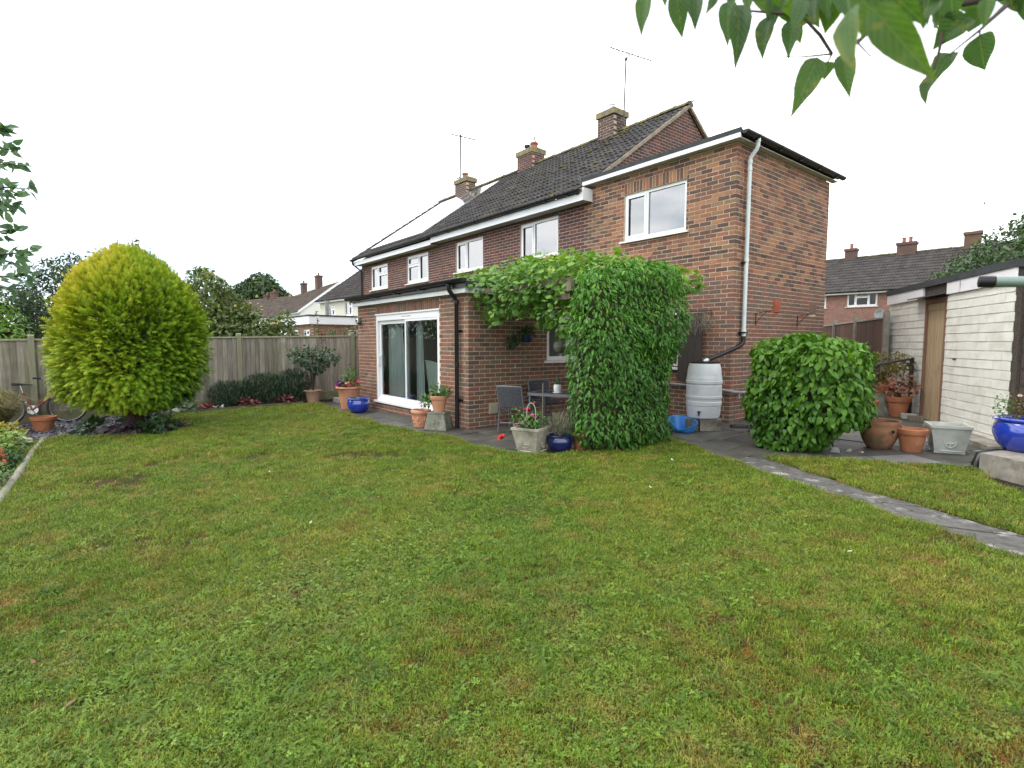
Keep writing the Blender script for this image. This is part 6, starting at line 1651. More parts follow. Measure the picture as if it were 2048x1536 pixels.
tree('slender_tree', 'grey-green young tree showing above the top of the conifer', (-21.5, -7.8, 0), [((-21.5, -7.8, 3.6), (.7, .8, 1.0)), ((-21.7, -7.9, 4.8), (.28, .3, .55)), ((-21.2, -6.9, 4.35), (.25, .3, .5)), ((-21.8, -8.9, 4.0), (.6, .6, .5))], 900, .15, LM['far'], 109, .08, 'trees beyond the left fence', T_ovate(.5), (3, .5), .55, .5)
tree('round_oak', 'large rounded tree far behind the brown tiled roofs', (-87, 13.5, 0), [((-87, 13.5, 7.4), (4.4, 4.6, 4.3)), ((-85.5, 10.4, 6.6), (2.8, 2.6, 3.0)), ((-87, 16.6, 6.8), (2.8, 2.6, 3.2)), ((-87.5, 13.8, 10.4), (2.2, 2.4, 1.7))], 8200, .50, LM['far'], 111, .4, None, T_ovate(.7), (.8, .8), .5, 1.3)
tree('laurel_shrub', 'leafy shrub peeping over the fence beside the garden room', (-10.6, -3.2, 0), [((-10.6, -3.2, 1.2), (.5, .55, .62)), ((-10.6, -2.5, 1.15), (.45, .5, .6))], 700, .10, LM['ivy'], 113, .04, None, T_ovate(.5), (3.5, .22), .5, .3, None, 'shrub')
# trees along the far end of the fence, outside the picture on the left but mirrored in the patio door
tree('fence_tree', 'dark tree standing beyond the fence past the bicycle', (-12.4, -15.2, 0), [((-12.4, -15.2, 2.0), (1.6, 2.0, 1.8))], 1700, .2, LM['far2'], 115, .15, None, T_ovate(.6), (1.8, .4), .5, .5)
for k, (bx, by, h_, lb) in enumerate([(-10.65, -4.75, 2.45, 'pink-tipped hollyhock stalk leaning left above the fence'), (-10.2, -4.1, 2.0, 'curving flower stalk over the fence left of the red roses'), (-10.0, -3.65, 2.25, 'flower stalk over the fence right of the red roses')]):
    s_ = empty('hollyhock', (0, 0, 0), 0, lb, 'plant', 'flower stalks behind the fence')
    tp = Vector((bx+.05, by-.25+.12*k, h_)); b = Vector((bx, by, 0)); m_ = MB()
    pts = [b, b+(tp-b)*.5+Vector((0, .05, 0)), b+(tp-b)*.8+Vector((0, .04, 0)), tp]
    m_.tube(pts, [.012, .010, .007, .004], 6); m_.build('stem', LM['potgreen'], s_, smooth=60)
    n = 60; fr_ = rng.uniform(.55, 1, n); P = np.array([list(b+(tp-b)*f_+Vector((0, .045*math.sin(f_*3), 0))) for f_ in fr_]); nn_ = unit(rng.normal(0, 1, (n, 3))*np.array([1, 1, .3]))
    foliage(s_, P, nn_, unit(nn_*.3+UP+rng.normal(0, .3, (n, 3))), rng.uniform(.04, .09, n), T_ovate(.6), LM['apple'], rng.random(n))
    blooms(s_, [tuple(b+(tp-b)*f_+Vector((.03, .02, 0))) for f_ in (.86, .93, .99)], .045, [PT['blush'], PT['white'], PT['white']][k])

# ivy on the garage roof
iv = empty('roof_ivy', (0, 0, 0), 0, 'green climber spilling over the garage roof against the sky', 'climbing plant')
fi = union(ellip((2.15, 4.35, 2.62), (.5, .6, .26)), ellip((2.6, 4.0, 2.76), (.5, .6, .36)), ellip((3.0, 3.6, 2.90), (.6, .6, .48)), ellip((1.8, 4.75, 2.52), (.45, .5, .17)), ellip((3.6, 3.3, 3.05), (.7, .7, .6)))
P, Nv, Dv = shell(lumpy(fi, 6, .12, 31), (1.2, 2, 2.35), (4.6, 5.6, 3.9), 5200, .2, .3, 33)
y_, z_ = leafdirs(Nv, len(P), .5, .4, .5, .8, 34)
foliage(iv, P, y_, z_, rng.uniform(.05, .085, len(P)), T_ovate(.6), LM['ivy'], np.clip(.5+lump(P, 6, .25, 35)+rng.normal(0, .18, len(P)), 0, .99))
m_ = MB()
for k in range(10):
    b = Vector((4.0, 3.0, 2.45)); q = Vector((random.uniform(2.3, 4), random.uniform(3.2, 4.6), random.uniform(2.5, 3.3))); m_.tube([b, (b+q)/2+Vector((0, 0, .15)), q], [.02, .014, .005], 5)
m_.build('stem', K['twig'], iv, smooth=60)
OVER_LEAVES = [
    (4.2612, -7.9190, 1.9727, 4.2733, -7.9453, 1.8969, 0.0207),
    (4.2936, -7.8784, 1.9728, 4.3030, -7.8751, 1.9044, 0.0318),
    (4.2992, -7.8378, 1.9858, 4.3169, -7.8562, 1.9169, 0.0271),
    (4.3047, -7.7807, 2.0026, 4.3113, -7.8088, 1.9673, 0.0157),
    (4.3028, -7.7343, 2.0074, 4.3234, -7.7672, 1.9216, 0.0269),
    (4.3719, -7.8168, 1.9388, 4.3871, -7.8416, 1.8426, 0.0340),
    (4.3942, -7.7573, 1.9338, 4.3872, -7.7741, 1.8687, 0.0335),
    (4.4186, -7.7275, 1.9280, 4.4360, -7.7793, 1.8522, 0.0139),
    (4.4150, -7.6981, 1.9434, 4.4027, -7.6688, 1.9138, 0.0174),
    (4.4747, -7.7654, 1.8322, 4.4785, -7.8354, 1.7459, 0.0244),
    (4.4635, -7.7460, 1.8427, 4.4427, -7.7101, 1.8237, 0.0147),
    (4.4672, -7.7084, 1.8492, 4.4658, -7.7135, 1.8223, 0.0221),
    (4.6479, -8.1111, 1.6980, 4.6597, -8.1524, 1.6346, 0.0226),
    (4.5179, -7.7774, 1.8172, 4.5343, -7.7970, 1.7523, 0.0279),
    (4.6630, -8.0923, 1.6980, 4.7099, -8.0912, 1.6208, 0.0289),
    (4.6427, -8.0786, 1.7556, 4.6920, -8.0571, 1.6888, 0.0332),
    (4.6016, -7.6758, 1.7914, 4.6026, -7.7132, 1.7380, 0.0235),
    (4.6095, -7.6289, 1.8311, 4.6022, -7.6762, 1.7825, 0.0286),
    (4.6310, -7.5653, 1.8684, 4.6381, -7.5629, 1.8162, 0.0453),
    (4.6293, -7.6313, 1.8723, 4.5926, -7.6486, 1.8432, 0.0452),
    (4.6445, -7.4398, 1.9694, 4.6544, -7.4306, 1.9427, 0.0209),
    (4.6259, -7.5329, 1.9229, 4.6074, -7.5271, 1.8977, 0.0356),
    (4.4951, -7.7612, 1.9206, 4.4800, -7.7536, 1.8743, 0.0340),
    (4.3532, -7.7176, 2.0221, 4.3646, -7.7097, 1.9692, 0.0300),
    (4.3755, -7.6902, 2.0177, 4.3975, -7.7524, 1.9405, 0.0310),
    (4.4092, -7.7329, 1.9806, 4.4098, -7.7038, 1.9493, 0.0288),
    (4.4415, -7.7594, 1.9583, 4.4409, -7.7325, 1.9218, 0.0291),
    (4.4625, -7.7505, 1.9478, 4.4715, -7.7790, 1.8855, 0.0281),
    (4.3145, -7.6811, 2.0599, 4.3257, -7.7071, 1.9947, 0.0276),
    (4.5733, -7.9308, 1.8355, 4.5886, -7.9512, 1.7746, 0.0302),
    (4.6106, -7.9867, 1.7840, 4.6164, -7.9856, 1.7339, 0.0223),
    (4.6012, -7.8298, 1.8496, 4.6031, -7.8659, 1.7987, 0.0385),
    (4.6074, -7.7538, 1.8828, 4.6171, -7.7811, 1.8227, 0.0407),
    (4.6104, -7.6497, 1.9153, 4.6154, -7.6488, 1.8708, 0.0372),
    (4.3081, -7.7223, 2.0511, 4.3066, -7.7304, 2.0002, 0.0310),
    (4.2747, -7.8987, 2.0011, 4.2838, -7.8931, 1.9536, 0.0234),
    (4.4888, -7.8001, 1.9299, 4.5054, -7.7847, 1.8854, 0.0298),
    (4.5818, -7.8518, 1.8691, 4.5890, -7.8491, 1.8171, 0.0326),
    (4.6255, -7.4611, 1.9894, 4.6201, -7.4728, 1.9493, 0.0335),
    (4.6626, -7.4157, 1.9811, 4.6718, -7.4123, 1.9143, 0.0335),
    (4.3929, -7.7058, 1.9743, 4.3923, -7.6775, 1.9499, 0.0227),
    (4.4475, -7.7386, 1.9367, 4.4293, -7.7157, 1.9155, 0.0214),
    (4.4768, -7.7593, 1.9203, 4.4939, -7.7730, 1.8800, 0.0153),
    (4.3949, -7.7551, 1.9624, 4.3954, -7.7533, 1.9137, 0.0243),
    (4.5214, -7.7518, 1.9201, 4.5258, -7.7171, 1.8997, 0.0181),
    (4.5288, -7.3680, 2.0445, 4.5284, -7.4121, 1.9752, 0.0341),
    (4.4454, -7.5561, 2.0437, 4.4400, -7.5764, 1.9899, 0.0264),
    (4.5762, -7.4910, 2.0132, 4.5863, -7.5139, 1.9479, 0.0290),
    (4.4237, -7.6858, 1.9799, 4.4418, -7.6869, 1.9224, 0.0318),
    (4.4742, -7.4306, 2.0474, 4.4709, -7.3574, 2.0403, 0.0270),
    (4.5599, -7.3494, 2.0452, 4.5910, -7.2832, 2.0304, 0.0338),
    (4.4774, -7.4406, 2.0555, 4.5061, -7.5050, 1.9765, 0.0272),
    (4.5214, -7.7633, 1.9044, 4.5260, -7.7320, 1.8718, 0.0294),
    (4.3536, -7.7219, 2.0237, 4.3504, -7.6904, 2.0054, 0.0183),
    (4.4069, -7.7039, 1.9772, 4.3994, -7.6598, 1.9511, 0.0266),
    (4.6709, -7.6471, 1.8987, 4.6804, -7.6353, 1.8672, 0.0210),
    (4.4643, -7.5376, 2.0165, 4.4605, -7.5653, 1.9579, 0.0283),
    (4.3775, -7.5706, 2.0813, 4.3498, -7.5045, 2.0872, 0.0163),
    (4.5726, -7.4464, 2.0047, 4.5923, -7.4289, 1.9692, 0.0220),
    (4.4719, -7.8465, 1.9220, 4.4648, -7.8692, 1.8766, 0.0214),
    (4.5109, -7.9073, 1.8493, 4.5201, -7.9450, 1.7973, 0.0228),
    (4.5868, -7.3747, 2.0333, 4.5738, -7.3813, 2.0113, 0.0165),
    (4.4894, -7.6737, 1.9737, 4.5008, -7.7285, 1.9166, 0.0221),
    (4.4714, -7.7195, 1.9404, 4.4747, -7.7088, 1.9065, 0.0205),
    (4.5187, -7.8446, 1.8820, 4.5177, -7.8471, 1.8470, 0.0181),
    (4.6156, -7.7557, 1.8686, 4.6328, -7.8108, 1.8116, 0.0158),
    (4.4500, -7.8216, 1.9202, 4.4491, -7.7862, 1.8948, 0.0211),
    (4.4027, -7.4932, 2.0940, 4.3947, -7.5616, 2.0564, 0.0237),
    (4.5671, -7.8073, 1.8721, 4.5702, -7.8131, 1.8258, 0.0218),
    (4.3742, -7.5513, 2.0630, 4.3786, -7.5180, 2.0383, 0.0195),
    (4.5785, -7.6422, 1.9149, 4.5845, -7.6469, 1.8814, 0.0151),
    (4.6080, -7.3105, 2.0491, 4.6317, -7.3032, 2.0101, 0.0280),
    (4.5421, -7.3714, 2.0479, 4.5302, -7.3871, 1.9950, 0.0374),
    (4.4419, -7.8387, 1.9165, 4.4474, -7.8144, 1.9030, 0.0136),
    (4.6561, -7.6591, 1.8754, 4.6582, -7.6756, 1.8325, 0.0197),
    (4.4375, -7.5190, 2.0500, 4.4198, -7.5041, 2.0126, 0.0335),
]
OVER_TWIGS = [
    [ (4.7167, -7.1692, 2.1304, 0.00990), (4.6477, -7.4011, 1.9899, 0.00770), (4.5913, -7.5924, 1.9229, 0.00550), (4.5559, -7.7569, 1.8587, 0.00385), (4.5458, -7.8070, 1.8149, 0.00275) ],
    [ (4.6477, -7.4011, 1.9899, 0.00550), (4.6309, -7.5642, 1.8793, 0.00220), (4.6100, -7.6283, 1.8311, 0.00132) ],
    [ (4.5913, -7.5924, 1.9229, 0.00385), (4.6063, -7.6652, 1.8300, 0.00220), (4.6021, -7.6752, 1.7914, 0.00132) ],
    [ (4.5436, -7.7297, 1.9449, 0.00660), (4.4945, -7.7254, 1.9569, 0.00550), (4.4344, -7.7399, 1.9283, 0.00385), (4.4661, -7.7379, 1.8826, 0.00275), (4.4799, -7.7243, 1.8523, 0.00242), (4.4717, -7.7195, 1.8440, 0.00110) ],
    [ (4.4344, -7.7399, 1.9283, 0.00330), (4.3984, -7.7510, 1.9421, 0.00220), (4.3503, -7.7603, 1.9648, 0.00176), (4.3277, -7.7538, 1.9868, 0.00132) ],
    [ (4.4799, -7.7243, 1.8523, 0.00176), (4.4434, -7.7538, 1.8528, 0.00121), (4.4156, -7.7719, 1.8589, 0.00077), (4.4066, -7.7846, 1.8466, 0.00044) ],
    [ (4.4945, -7.7254, 1.9569, 0.00330), (4.3417, -7.7311, 2.0291, 0.00330), (4.2871, -7.8005, 2.0202, 0.00264), (4.2518, -7.8953, 2.0002, 0.00176) ],
    [ (4.5458, -7.8070, 1.8149, 0.00132), (4.5660, -7.8175, 1.7852, 0.00099), (4.5808, -7.8160, 1.7772, 0.00066) ],
    [ (4.6309, -7.5642, 1.8793, 0.00154), (4.6310, -7.5653, 1.8684, 0.00099) ],
]
NEAR_TWIGS = [
    [(0.324, -9.162, 2.544), (0.497, -9.064, 2.591), (0.670, -8.965, 2.578)],
    [(0.294, -9.214, 2.427), (0.520, -9.054, 2.429), (0.747, -8.894, 2.372)],
    [(0.145, -9.234, 2.401), (0.379, -9.078, 2.342), (0.612, -8.921, 2.224)],
    [(0.456, -9.204, 2.223), (0.688, -9.031, 2.249), (0.920, -8.857, 2.216)],
    [(0.312, -9.227, 2.135), (0.533, -9.072, 2.154), (0.754, -8.917, 2.114)],
    [(0.511, -9.174, 1.912), (0.703, -9.044, 1.990), (0.896, -8.913, 2.009)],
    [(0.633, -9.205, 1.785), (0.869, -9.017, 1.855), (1.105, -8.830, 1.866)],
    [(0.488, -9.228, 1.700), (0.718, -9.054, 1.754), (0.948, -8.879, 1.748)],
    [(0.233, -9.187, 1.888), (0.434, -9.063, 1.892), (0.635, -8.939, 1.836)],
    [(0.395, -9.180, 1.667), (0.596, -9.048, 1.708), (0.797, -8.915, 1.688)],
    [(0.251, -9.173, 2.503), (0.449, -9.050, 2.521), (0.646, -8.927, 2.479)],
    [(0.100, -9.227, 2.233), (0.318, -9.083, 2.240), (0.537, -8.939, 2.188)],
]

# overhanging branch at the top right: every leaf an object of its own
ov = empty('overhanging_tree', (0, 0, 0), 0, 'leafy branch of heart-shaped leaves hanging in from the top right', 'tree')
def vein(mt):
    nt = mt.node_tree; b = nt.nodes['Principled BSDF']; src = b.inputs['Base Color'].links[0].from_socket
    tc = N(nt, 'ShaderNodeTexCoord'); sp = N(nt, 'ShaderNodeSeparateXYZ'); nt.links.new(tc.outputs['Generated'], sp.inputs[0])
    ax = mth(nt, 'ABSOLUTE', mth(nt, 'SUBTRACT', sp.outputs[0], .5))
    sv = mth(nt, 'SINE', mth(nt, 'MULTIPLY', mth(nt, 'SUBTRACT', sp.outputs[1], mth(nt, 'MULTIPLY', ax, .75)), 52))
    lines = mth(nt, 'POWER', mth(nt, 'MULTIPLY_ADD', sv, .5, .5), 9)
    mid = mth(nt, 'LESS_THAN', ax, .016)
    v = mth(nt, 'MAXIMUM', mth(nt, 'MULTIPLY', lines, .55), mid)
    blot = ramp(nt, [(0, 0, 0), (1, 1, 1)], noise(nt, 34, 5, .7), [.56, .70])
    col = mixc(nt, mth(nt, 'MULTIPLY', blot, .55), src, (.24, .20, .03))
    col = mixc(nt, mth(nt, 'MULTIPLY', v, .5), col, (.16, .24, .06))
    nt.links.new(col, b.inputs['Base Color'])
    tr = [n for n in nt.nodes if n.type == 'BSDF_TRANSLUCENT'][0]
    nt.links.new(mixc(nt, 1.0, col, (1.7, 1.7, .6), 'MULTIPLY'), tr.inputs['Color'])
    bump(nt, b, v, .35, .002)
vein(LM['over'])
tw = MB()
for t in OVER_TWIGS: tw.tube([p[:3] for p in t], [p[3] for p in t], 8)
tw.build('branch', K['twig'], ov, smooth=60)
def heart_leaf(w, curl, fold, seed):
    rs = random.Random(seed); V = []; F = []
    rows = [(0.0, .0), (.06, .30), (.16, .44), (.30, .50), (.45, .47), (.60, .38), (.74, .26), (.87, .12), (1.0, .0)]
    cols = [-1, -.55, 0, .55, 1]
    for y, hw in rows:
        bend = -curl*y*y
        for c in cols:
            back = -.07*(1-y)*abs(c)**2 if y < .2 else 0
            V.append((c*hw*w, y+back, bend+fold*abs(c)*hw*w*1.4-.02*math.sin(y*14+rs.random())*abs(c)+(-.012 if c == 0 else 0)))
    for j in range(len(rows)-1):
        for i in range(4): F.append((j*5+i, j*5+i+1, j*5+i+6, j*5+i+5))
    return np.array(V), F
for i, (x0, y0, z0, x1, y1, z1, w_) in enumerate(OVER_LEAVES):
    a = Vector((x0, y0, z0)); b = Vector((x1, y1, z1)); L_ = (b-a).length; yv = (b-a).normalized()
    tocam = (Vector(CAMP)-a).normalized(); rs = random.Random(i*7+1)
    zv = (tocam+Vector((rs.uniform(-.5, .5), rs.uniform(-.5, .5), rs.uniform(-.2, .6)))); zv = (zv-yv*zv.dot(yv)).normalized(); xv = yv.cross(zv)
    V, F = heart_leaf(max(.34, w_/L_*1.02), rs.uniform(.05, .22), rs.uniform(.15, .5), i)
    t_ = {12: .8, 13: .7, 14: .74, 15: .4, 9: .7}.get(i, rs.choice([.15, .3, .45, .6, .75]))
    me = npmesh('leaf', V*L_, F, LM['over'], [min(.99, t_+(.05 if k % 4 in (0, 3) else 0)+.10*(k//4)/8) for k in range(len(F))], smooth=True)
    link('leaf', me, ov, Matrix(((xv.x, yv.x, zv.x, a.x), (xv.y, yv.y, zv.y, a.y), (xv.z, yv.z, zv.z, a.z), (0, 0, 0, 1))))
tk = MB(); p_ = Vector(OVER_TWIGS[0][0][:3])
tk.tube([(6.3, -8.9, -.2), (6.25, -8.85, .9), (6.1, -8.75, 1.7), (5.6, -8.5, 2.25), tuple(p_)], [.06, .05, .035, .02, .0066], 9); q_ = Vector(OVER_TWIGS[3][0][:3])
tk.tube([(6.1, -8.75, 1.7), (5.7, -8.6, 2.2), (5.2, -8.4, 2.35), tuple(q_)], [.03, .02, .01, .0045], 8); tk.build('trunk', K['bark'], ov, smooth=60)
# spray of a shrub reaching in at the left edge
ns_ = empty('young_tree', (0, 0, 0), 0, 'grey-green leafy sprays reaching in at the left edge against the sky', 'tree')
tw = MB(); PP = []; YY = []
for t in NEAR_TWIGS:
    tw.tube(t, [.007, .005, .002], 6); a, b, c = (np.array(p) for p in t)
    for k in range(27):
        f_ = rng.uniform(.25, 1.0); p = (1-f_)**2*a+2*f_*(1-f_)*b+f_*f_*c
        PP.append(p+rng.normal(0, .012, 3)); YY.append((c-a)/np.linalg.norm(c-a)*.7+rng.normal(0, .6, 3))
PP, YY = np.array(PP), np.array(YY); n = len(PP)
ZZ = unit(unit(CAMP-PP)*.5+UP*.5+rng.normal(0, .6, (n, 3)))
tt = np.clip(rng.normal(.5, .25, n), 0, .99); sz = rng.uniform(.05, .075, n)
leaf_singles(ns_, range(n), PP, YY, ZZ, sz, T_ovate(.5, .08, .15), LM['near'], tt)
b0 = np.mean([t[0] for t in NEAR_TWIGS], 0)
for t in NEAR_TWIGS:
    tw.tube([tuple(np.array(t[0])+(b0-np.array(t[0]))*.0), tuple((np.array(t[0])+b0)/2+np.array([-.25, -.3, -.1])), tuple(b0+np.array([-.5, -.6, -.5]))], [.007, .012, .016], 6)
tw.tube([tuple(b0+np.array([-.5, -.6, -.5])), tuple(b0+np.array([-.6, -.7, -1.6])), (b0[0]-.65, b0[1]-.75, -.2)], [.03, .045, .06], 9)
c_ = b0+np.array([-.62, -.76, -.1]); n = 620
dv = unit(rng.normal(0, 1, (n, 3))); P = c_+dv*(rng.random((n, 1))**.45)*np.array([.55, .55, .95])
u_, v_, z_ = proj(P); k_ = (u_ < -25) | (z_ < .2); P, dv = P[k_], dv[k_]; n = len(P)
foliage(ns_, P, unit(dv+rng.normal(0, .5, (n, 3))), unit(UP+rng.normal(0, .6, (n, 3))), rng.uniform(.05, .08, n), T_ovate(.5, .08, .15), LM['near'], np.clip(rng.normal(.45, .25, n), 0, .99), 0, 'inner_foliage')
tw.build('branch', K['twig'], ns_, smooth=60)
# ================================================================== LAWN GRASS (countless: one object, instanced tufts)
def grass_mat(name, cols, dead):
    m, nt, b = nodes(name)
    t = attr(nt)
    big = noise(nt, .55, 4, .6); mid = noise(nt, 3.2, 5, .65)
    col = ramp(nt, cols, mth(nt, 'ADD', mth(nt, 'MULTIPLY', t, .6), mth(nt, 'MULTIPLY_ADD', big, 1.2, -.38)))
    f = ramp(nt, [(0, 0, 0), (1, 1, 1)], mid, [.50, .70])
    col = mixc(nt, mth(nt, 'MULTIPLY', f, .72), col, dead)
    col = scalec(nt, col, mth(nt, 'MULTIPLY_ADD', orand(nt), .85, .62))
    nt.links.new(col, b.inputs['Base Color']); b.inputs['Roughness'].default_value = .55; b.inputs['Specular IOR Level'].default_value = .3
    tr = N(nt, 'ShaderNodeBsdfTranslucent'); mx = N(nt, 'ShaderNodeMixShader'); mx.inputs[0].default_value = .16
    nt.links.new(col, tr.inputs['Color']); o = nt.nodes['Material Output']
    nt.links.new(b.outputs[0], mx.inputs[1]); nt.links.new(tr.outputs[0], mx.inputs[2]); nt.links.new(mx.outputs[0], o.inputs['Surface'])
    return m
K['grass'] = grass_mat('grass_blade', [(0.056, 0.128, 0.010), (0.100, 0.182, 0.013), (0.165, 0.212, 0.018), (0.26, 0.24, 0.032)], (0.27, 0.20, 0.05))
K['grass_dry'] = grass_mat('grass_dry', [(0.18, 0.15, 0.04), (0.28, 0.225, 0.07), (0.36, 0.29, 0.12)], (0.26, 0.135, 0.035))
K['clover'] = grass_mat('clover_leaf', [(0.036, 0.088, 0.007), (0.070, 0.14, 0.010), (0.11, 0.185, 0.015), (0.165, 0.225, 0.04)], (0.12, 0.135, 0.02))
K['moss_tuft'] = grass_mat('moss_tuft', [(0.19, 0.10, 0.018), (0.27, 0.15, 0.026), (0.19, 0.15, 0.022)], (0.28, 0.105, 0.022))

def tuft(n, rad, h0, h1, wd, lean, seed, flat=0.0):
    r_ = np.random.default_rng(seed)
    a = r_.uniform(0, 6.28, n); q = np.sqrt(r_.random(n))*rad; b = np.c_[np.cos(a)*q, np.sin(a)*q, np.zeros(n)]
    h = r_.uniform(h0, h1, n); la = r_.uniform(0, 6.28, n); d = np.c_[np.cos(la), np.sin(la), np.zeros(n)]; s = np.c_[-np.sin(la), np.cos(la), np.zeros(n)]
    le = r_.uniform(.2, 1, n)*lean
    w_ = wd*r_.uniform(.7, 1.3, n)
    V = np.zeros((n, 5, 3))
    V[:, 0] = b-s*w_[:, None]*.8; V[:, 1] = b+s*w_[:, None]*.8
    m = b+d*(le*h*.35)[:, None]+UP*(h*(.62-flat*.4))[:, None]
    V[:, 2] = m+s*w_[:, None]; V[:, 3] = m-s*w_[:, None]
    V[:, 4] = b+d*(le*h)[:, None]+UP*(h*(1-.35*le)*(1-flat*.6))[:, None]
    F = []
    for i in range(n): F += [[i*5, i*5+1, i*5+2, i*5+3], [i*5+3, i*5+2, i*5+4]]
    return V.reshape(-1, 3), F, np.repeat(r_.random(n), 2)
def clover(n, rad, h0, h1, sz, seed, ferny=False):
    r_ = np.random.default_rng(seed); V = []; F = []; T = []
    for i in range(n):
        a = r_.uniform(0, 6.28); q = math.sqrt(r_.random())*rad; c = np.array([math.cos(a)*q, math.sin(a)*q, r_.uniform(h0, h1)]); t = r_.random(); s0 = sz*r_.uniform(.7, 1.3)
        ro = r_.uniform(0, 6.28)
        if ferny:
            d = np.array([math.cos(ro), math.sin(ro), r_.uniform(.1, .7)]); s = np.array([-math.sin(ro), math.cos(ro), 0])
            for j in range(5):
                p = c+d*s0*(j*.5); w_ = s0*(.55-.08*j)
                for sg in (-1, 1):
                    b_ = len(V); V += [p, p+s*sg*w_+d*s0*.25, p+s*sg*w_*.5+d*s0*.6]; F.append([b_, b_+1, b_+2]); T.append(t)
        else:
            nt_ = r_.normal(0, .3, 2)
            for j in range(3):
                a2 = ro+j*2.094; e = np.array([math.cos(a2), math.sin(a2), 0]); s = np.array([-e[1], e[0], 0])
                zf = lambda p: np.array([p[0], p[1], c[2]+(p[0]-c[0])*nt_[0]+(p[1]-c[1])*nt_[1]])
                b_ = len(V); V += [c, zf(c+e*s0*.6-s*s0*.5), zf(c+e*s0*1.05-s*s0*.2), zf(c+e*s0*1.05+s*s0*.2), zf(c+e*s0*.6+s*s0*.5)]; F.append([b_, b_+1, b_+2, b_+3, b_+4]); T.append(t)
    return np.array(V), F, np.array(T)
gcol = bpy.data.collections.new('grass_tufts')
def src(nm, data, mat):
    o = bpy.data.objects.new(nm, npmesh(nm, data[0], data[1], mat, data[2])); gcol.objects.link(o)
for i in range(4): src('tuft_a%d' % i, tuft(46, .055, .016, .042, .0014, .9, 200+i), K['grass'])
for i in range(2): src('tuft_b%d' % i, tuft(40, .05, .025, .060, .0017, .8, 210+i), K['grass'])
for i in range(2): src('tuft_c%d' % i, tuft(30, .055, .014, .034, .0012, 1.3, 220+i, .35), K['grass_dry'])
for i in range(2): src('tuft_d%d' % i, clover(15, .06, .012, .032, .0098, 230+i), K['clover'])
for i in range(2): src('tuft_e%d' % i, clover(16, .06, .008, .024, .013, 240+i, True), K['clover'])
for i in range(2): src('tuft_f%d' % i, tuft(70, .045, .008, .018, .0013, .6, 250+i), K['moss_tuft'])
# points: dense near the camera, fewer and wider tufts with distance
def pnoise(x, y, s, seed):
    return lump(np.c_[x, y, np.zeros(len(x))], s, 1.0, seed)
def scatter(poly, n, lo, hi, seed):
    r_ = np.random.default_rng(seed)
    x = r_.uniform(lo[0], hi[0], n); y = r_.uniform(lo[1], hi[1], n)
    k = inpoly(x, y, poly); x, y = x[k], y[k]
    d = np.hypot(x-CAMP[0], y-CAMP[1])
    u_, v_, z_ = proj(np.c_[x, y, np.full(len(x), -.1)])
    vis = (z_ > .3) & (u_ > -150) & (u_ < 2200) & (v_ < 1750)
    keep = r_.random(len(x)) < np.where(vis, np.clip((4.2/np.maximum(d, 1.4))**1.25, .16, 1.0), .05)
    return x[keep], y[keep], d[keep]
lw = wavy(LAWN); lw2 = wavy(LAWN2, .025)
x1, y1, D1 = scatter(lw, 460000, (-8.4, -11.2), (9, -1.9), 61); x2, y2, D2 = scatter(lw2, 46000, (1.6, -5.2), (8, -.9), 62)
x, y, dd = np.concatenate([x1, x2]), np.concatenate([y1, y2]), np.concatenate([D1, D2]); n = len(x)
# bare scuffed patches in the far left of the lawn
bare = np.clip(pnoise(x, y, 2.6, 71)-.22, 0, 1)*np.clip((dd-3)/3, .35, 1)+.5*np.clip(pnoise(x, y, 7.5, 78)-.22, 0, 1)
scuff = np.exp(-(((x+3.6)/1.6)**2+((y+7.2+.25*np.sin(x*3))/.42)**2))*np.clip(pnoise(x, y, 6, 79)+.35, 0, 1)
k = rng.random(n) > np.clip(bare*1.8+scuff*1.5+.12*np.clip((4.5-dd)/2, 0, 1), 0, .93); x, y, dd = x[k], y[k], dd[k]; n = len(x)
near = np.clip((6.5-dd)/4.0, 0, 1)
p1 = pnoise(x, y, 3.1, 72); p2 = pnoise(x, y, 5.3, 73); p3 = pnoise(x, y, 2.2, 74)
r0 = rng.random(n)
idx = rng.integers(0, 4, n)
idx = np.where(r0 < .16+.10*p1, rng.integers(4, 6, n), idx)
dry = (rng.random(n) < np.clip(.19+.36*p2, .04, .6)); idx = np.where(dry, rng.integers(6, 8, n), idx)
clv = (rng.random(n) < np.clip((.08+.42*p3)*near, 0, .55)); idx = np.where(clv, rng.integers(8, 10, n), idx)
yar = (rng.random(n) < np.clip((.08+.34*p1)*near, 0, .5)); idx = np.where(yar, rng.integers(10, 12, n), idx)
mos = (rng.random(n) < np.clip((.34-.80*p3-.35*p1)*np.maximum(near, .3), 0, .8)); idx = np.where(mos, rng.integers(12, 14, n), idx)
scl = rng.uniform(.7, 1.2, n)*(.86+.14*np.clip((dd-2)/3, 0, 1))*(1+np.clip(dd-3.5, 0, 8)*.075)
me = bpy.data.meshes.new('lawn_grass'); me.vertices.add(n)
me.vertices.foreach_set('co', np.c_[x, y, .02*np.clip(y, -14, 6)+.018].astype(np.float32).ravel())
for nm, ty, dat in (('rot', 'FLOAT_VECTOR', np.c_[rng.normal(0, .12, n), rng.normal(0, .12, n), rng.uniform(0, 6.28, n)]), ('scl', 'FLOAT', scl), ('idx', 'INT', idx)):
    a = me.attributes.new(nm, ty, 'POINT')
    a.data.foreach_set('vector' if ty == 'FLOAT_VECTOR' else 'value', dat.astype(np.int32 if ty == 'INT' else np.float32).ravel())
me.update()
go = link('lawn_grass', me); tag(go, kind='stuff')
ng = bpy.data.node_groups.new('grass', 'GeometryNodeTree')
ng.interface.new_socket('Geometry', in_out='INPUT', socket_type='NodeSocketGeometry'); ng.interface.new_socket('Geometry', in_out='OUTPUT', socket_type='NodeSocketGeometry')
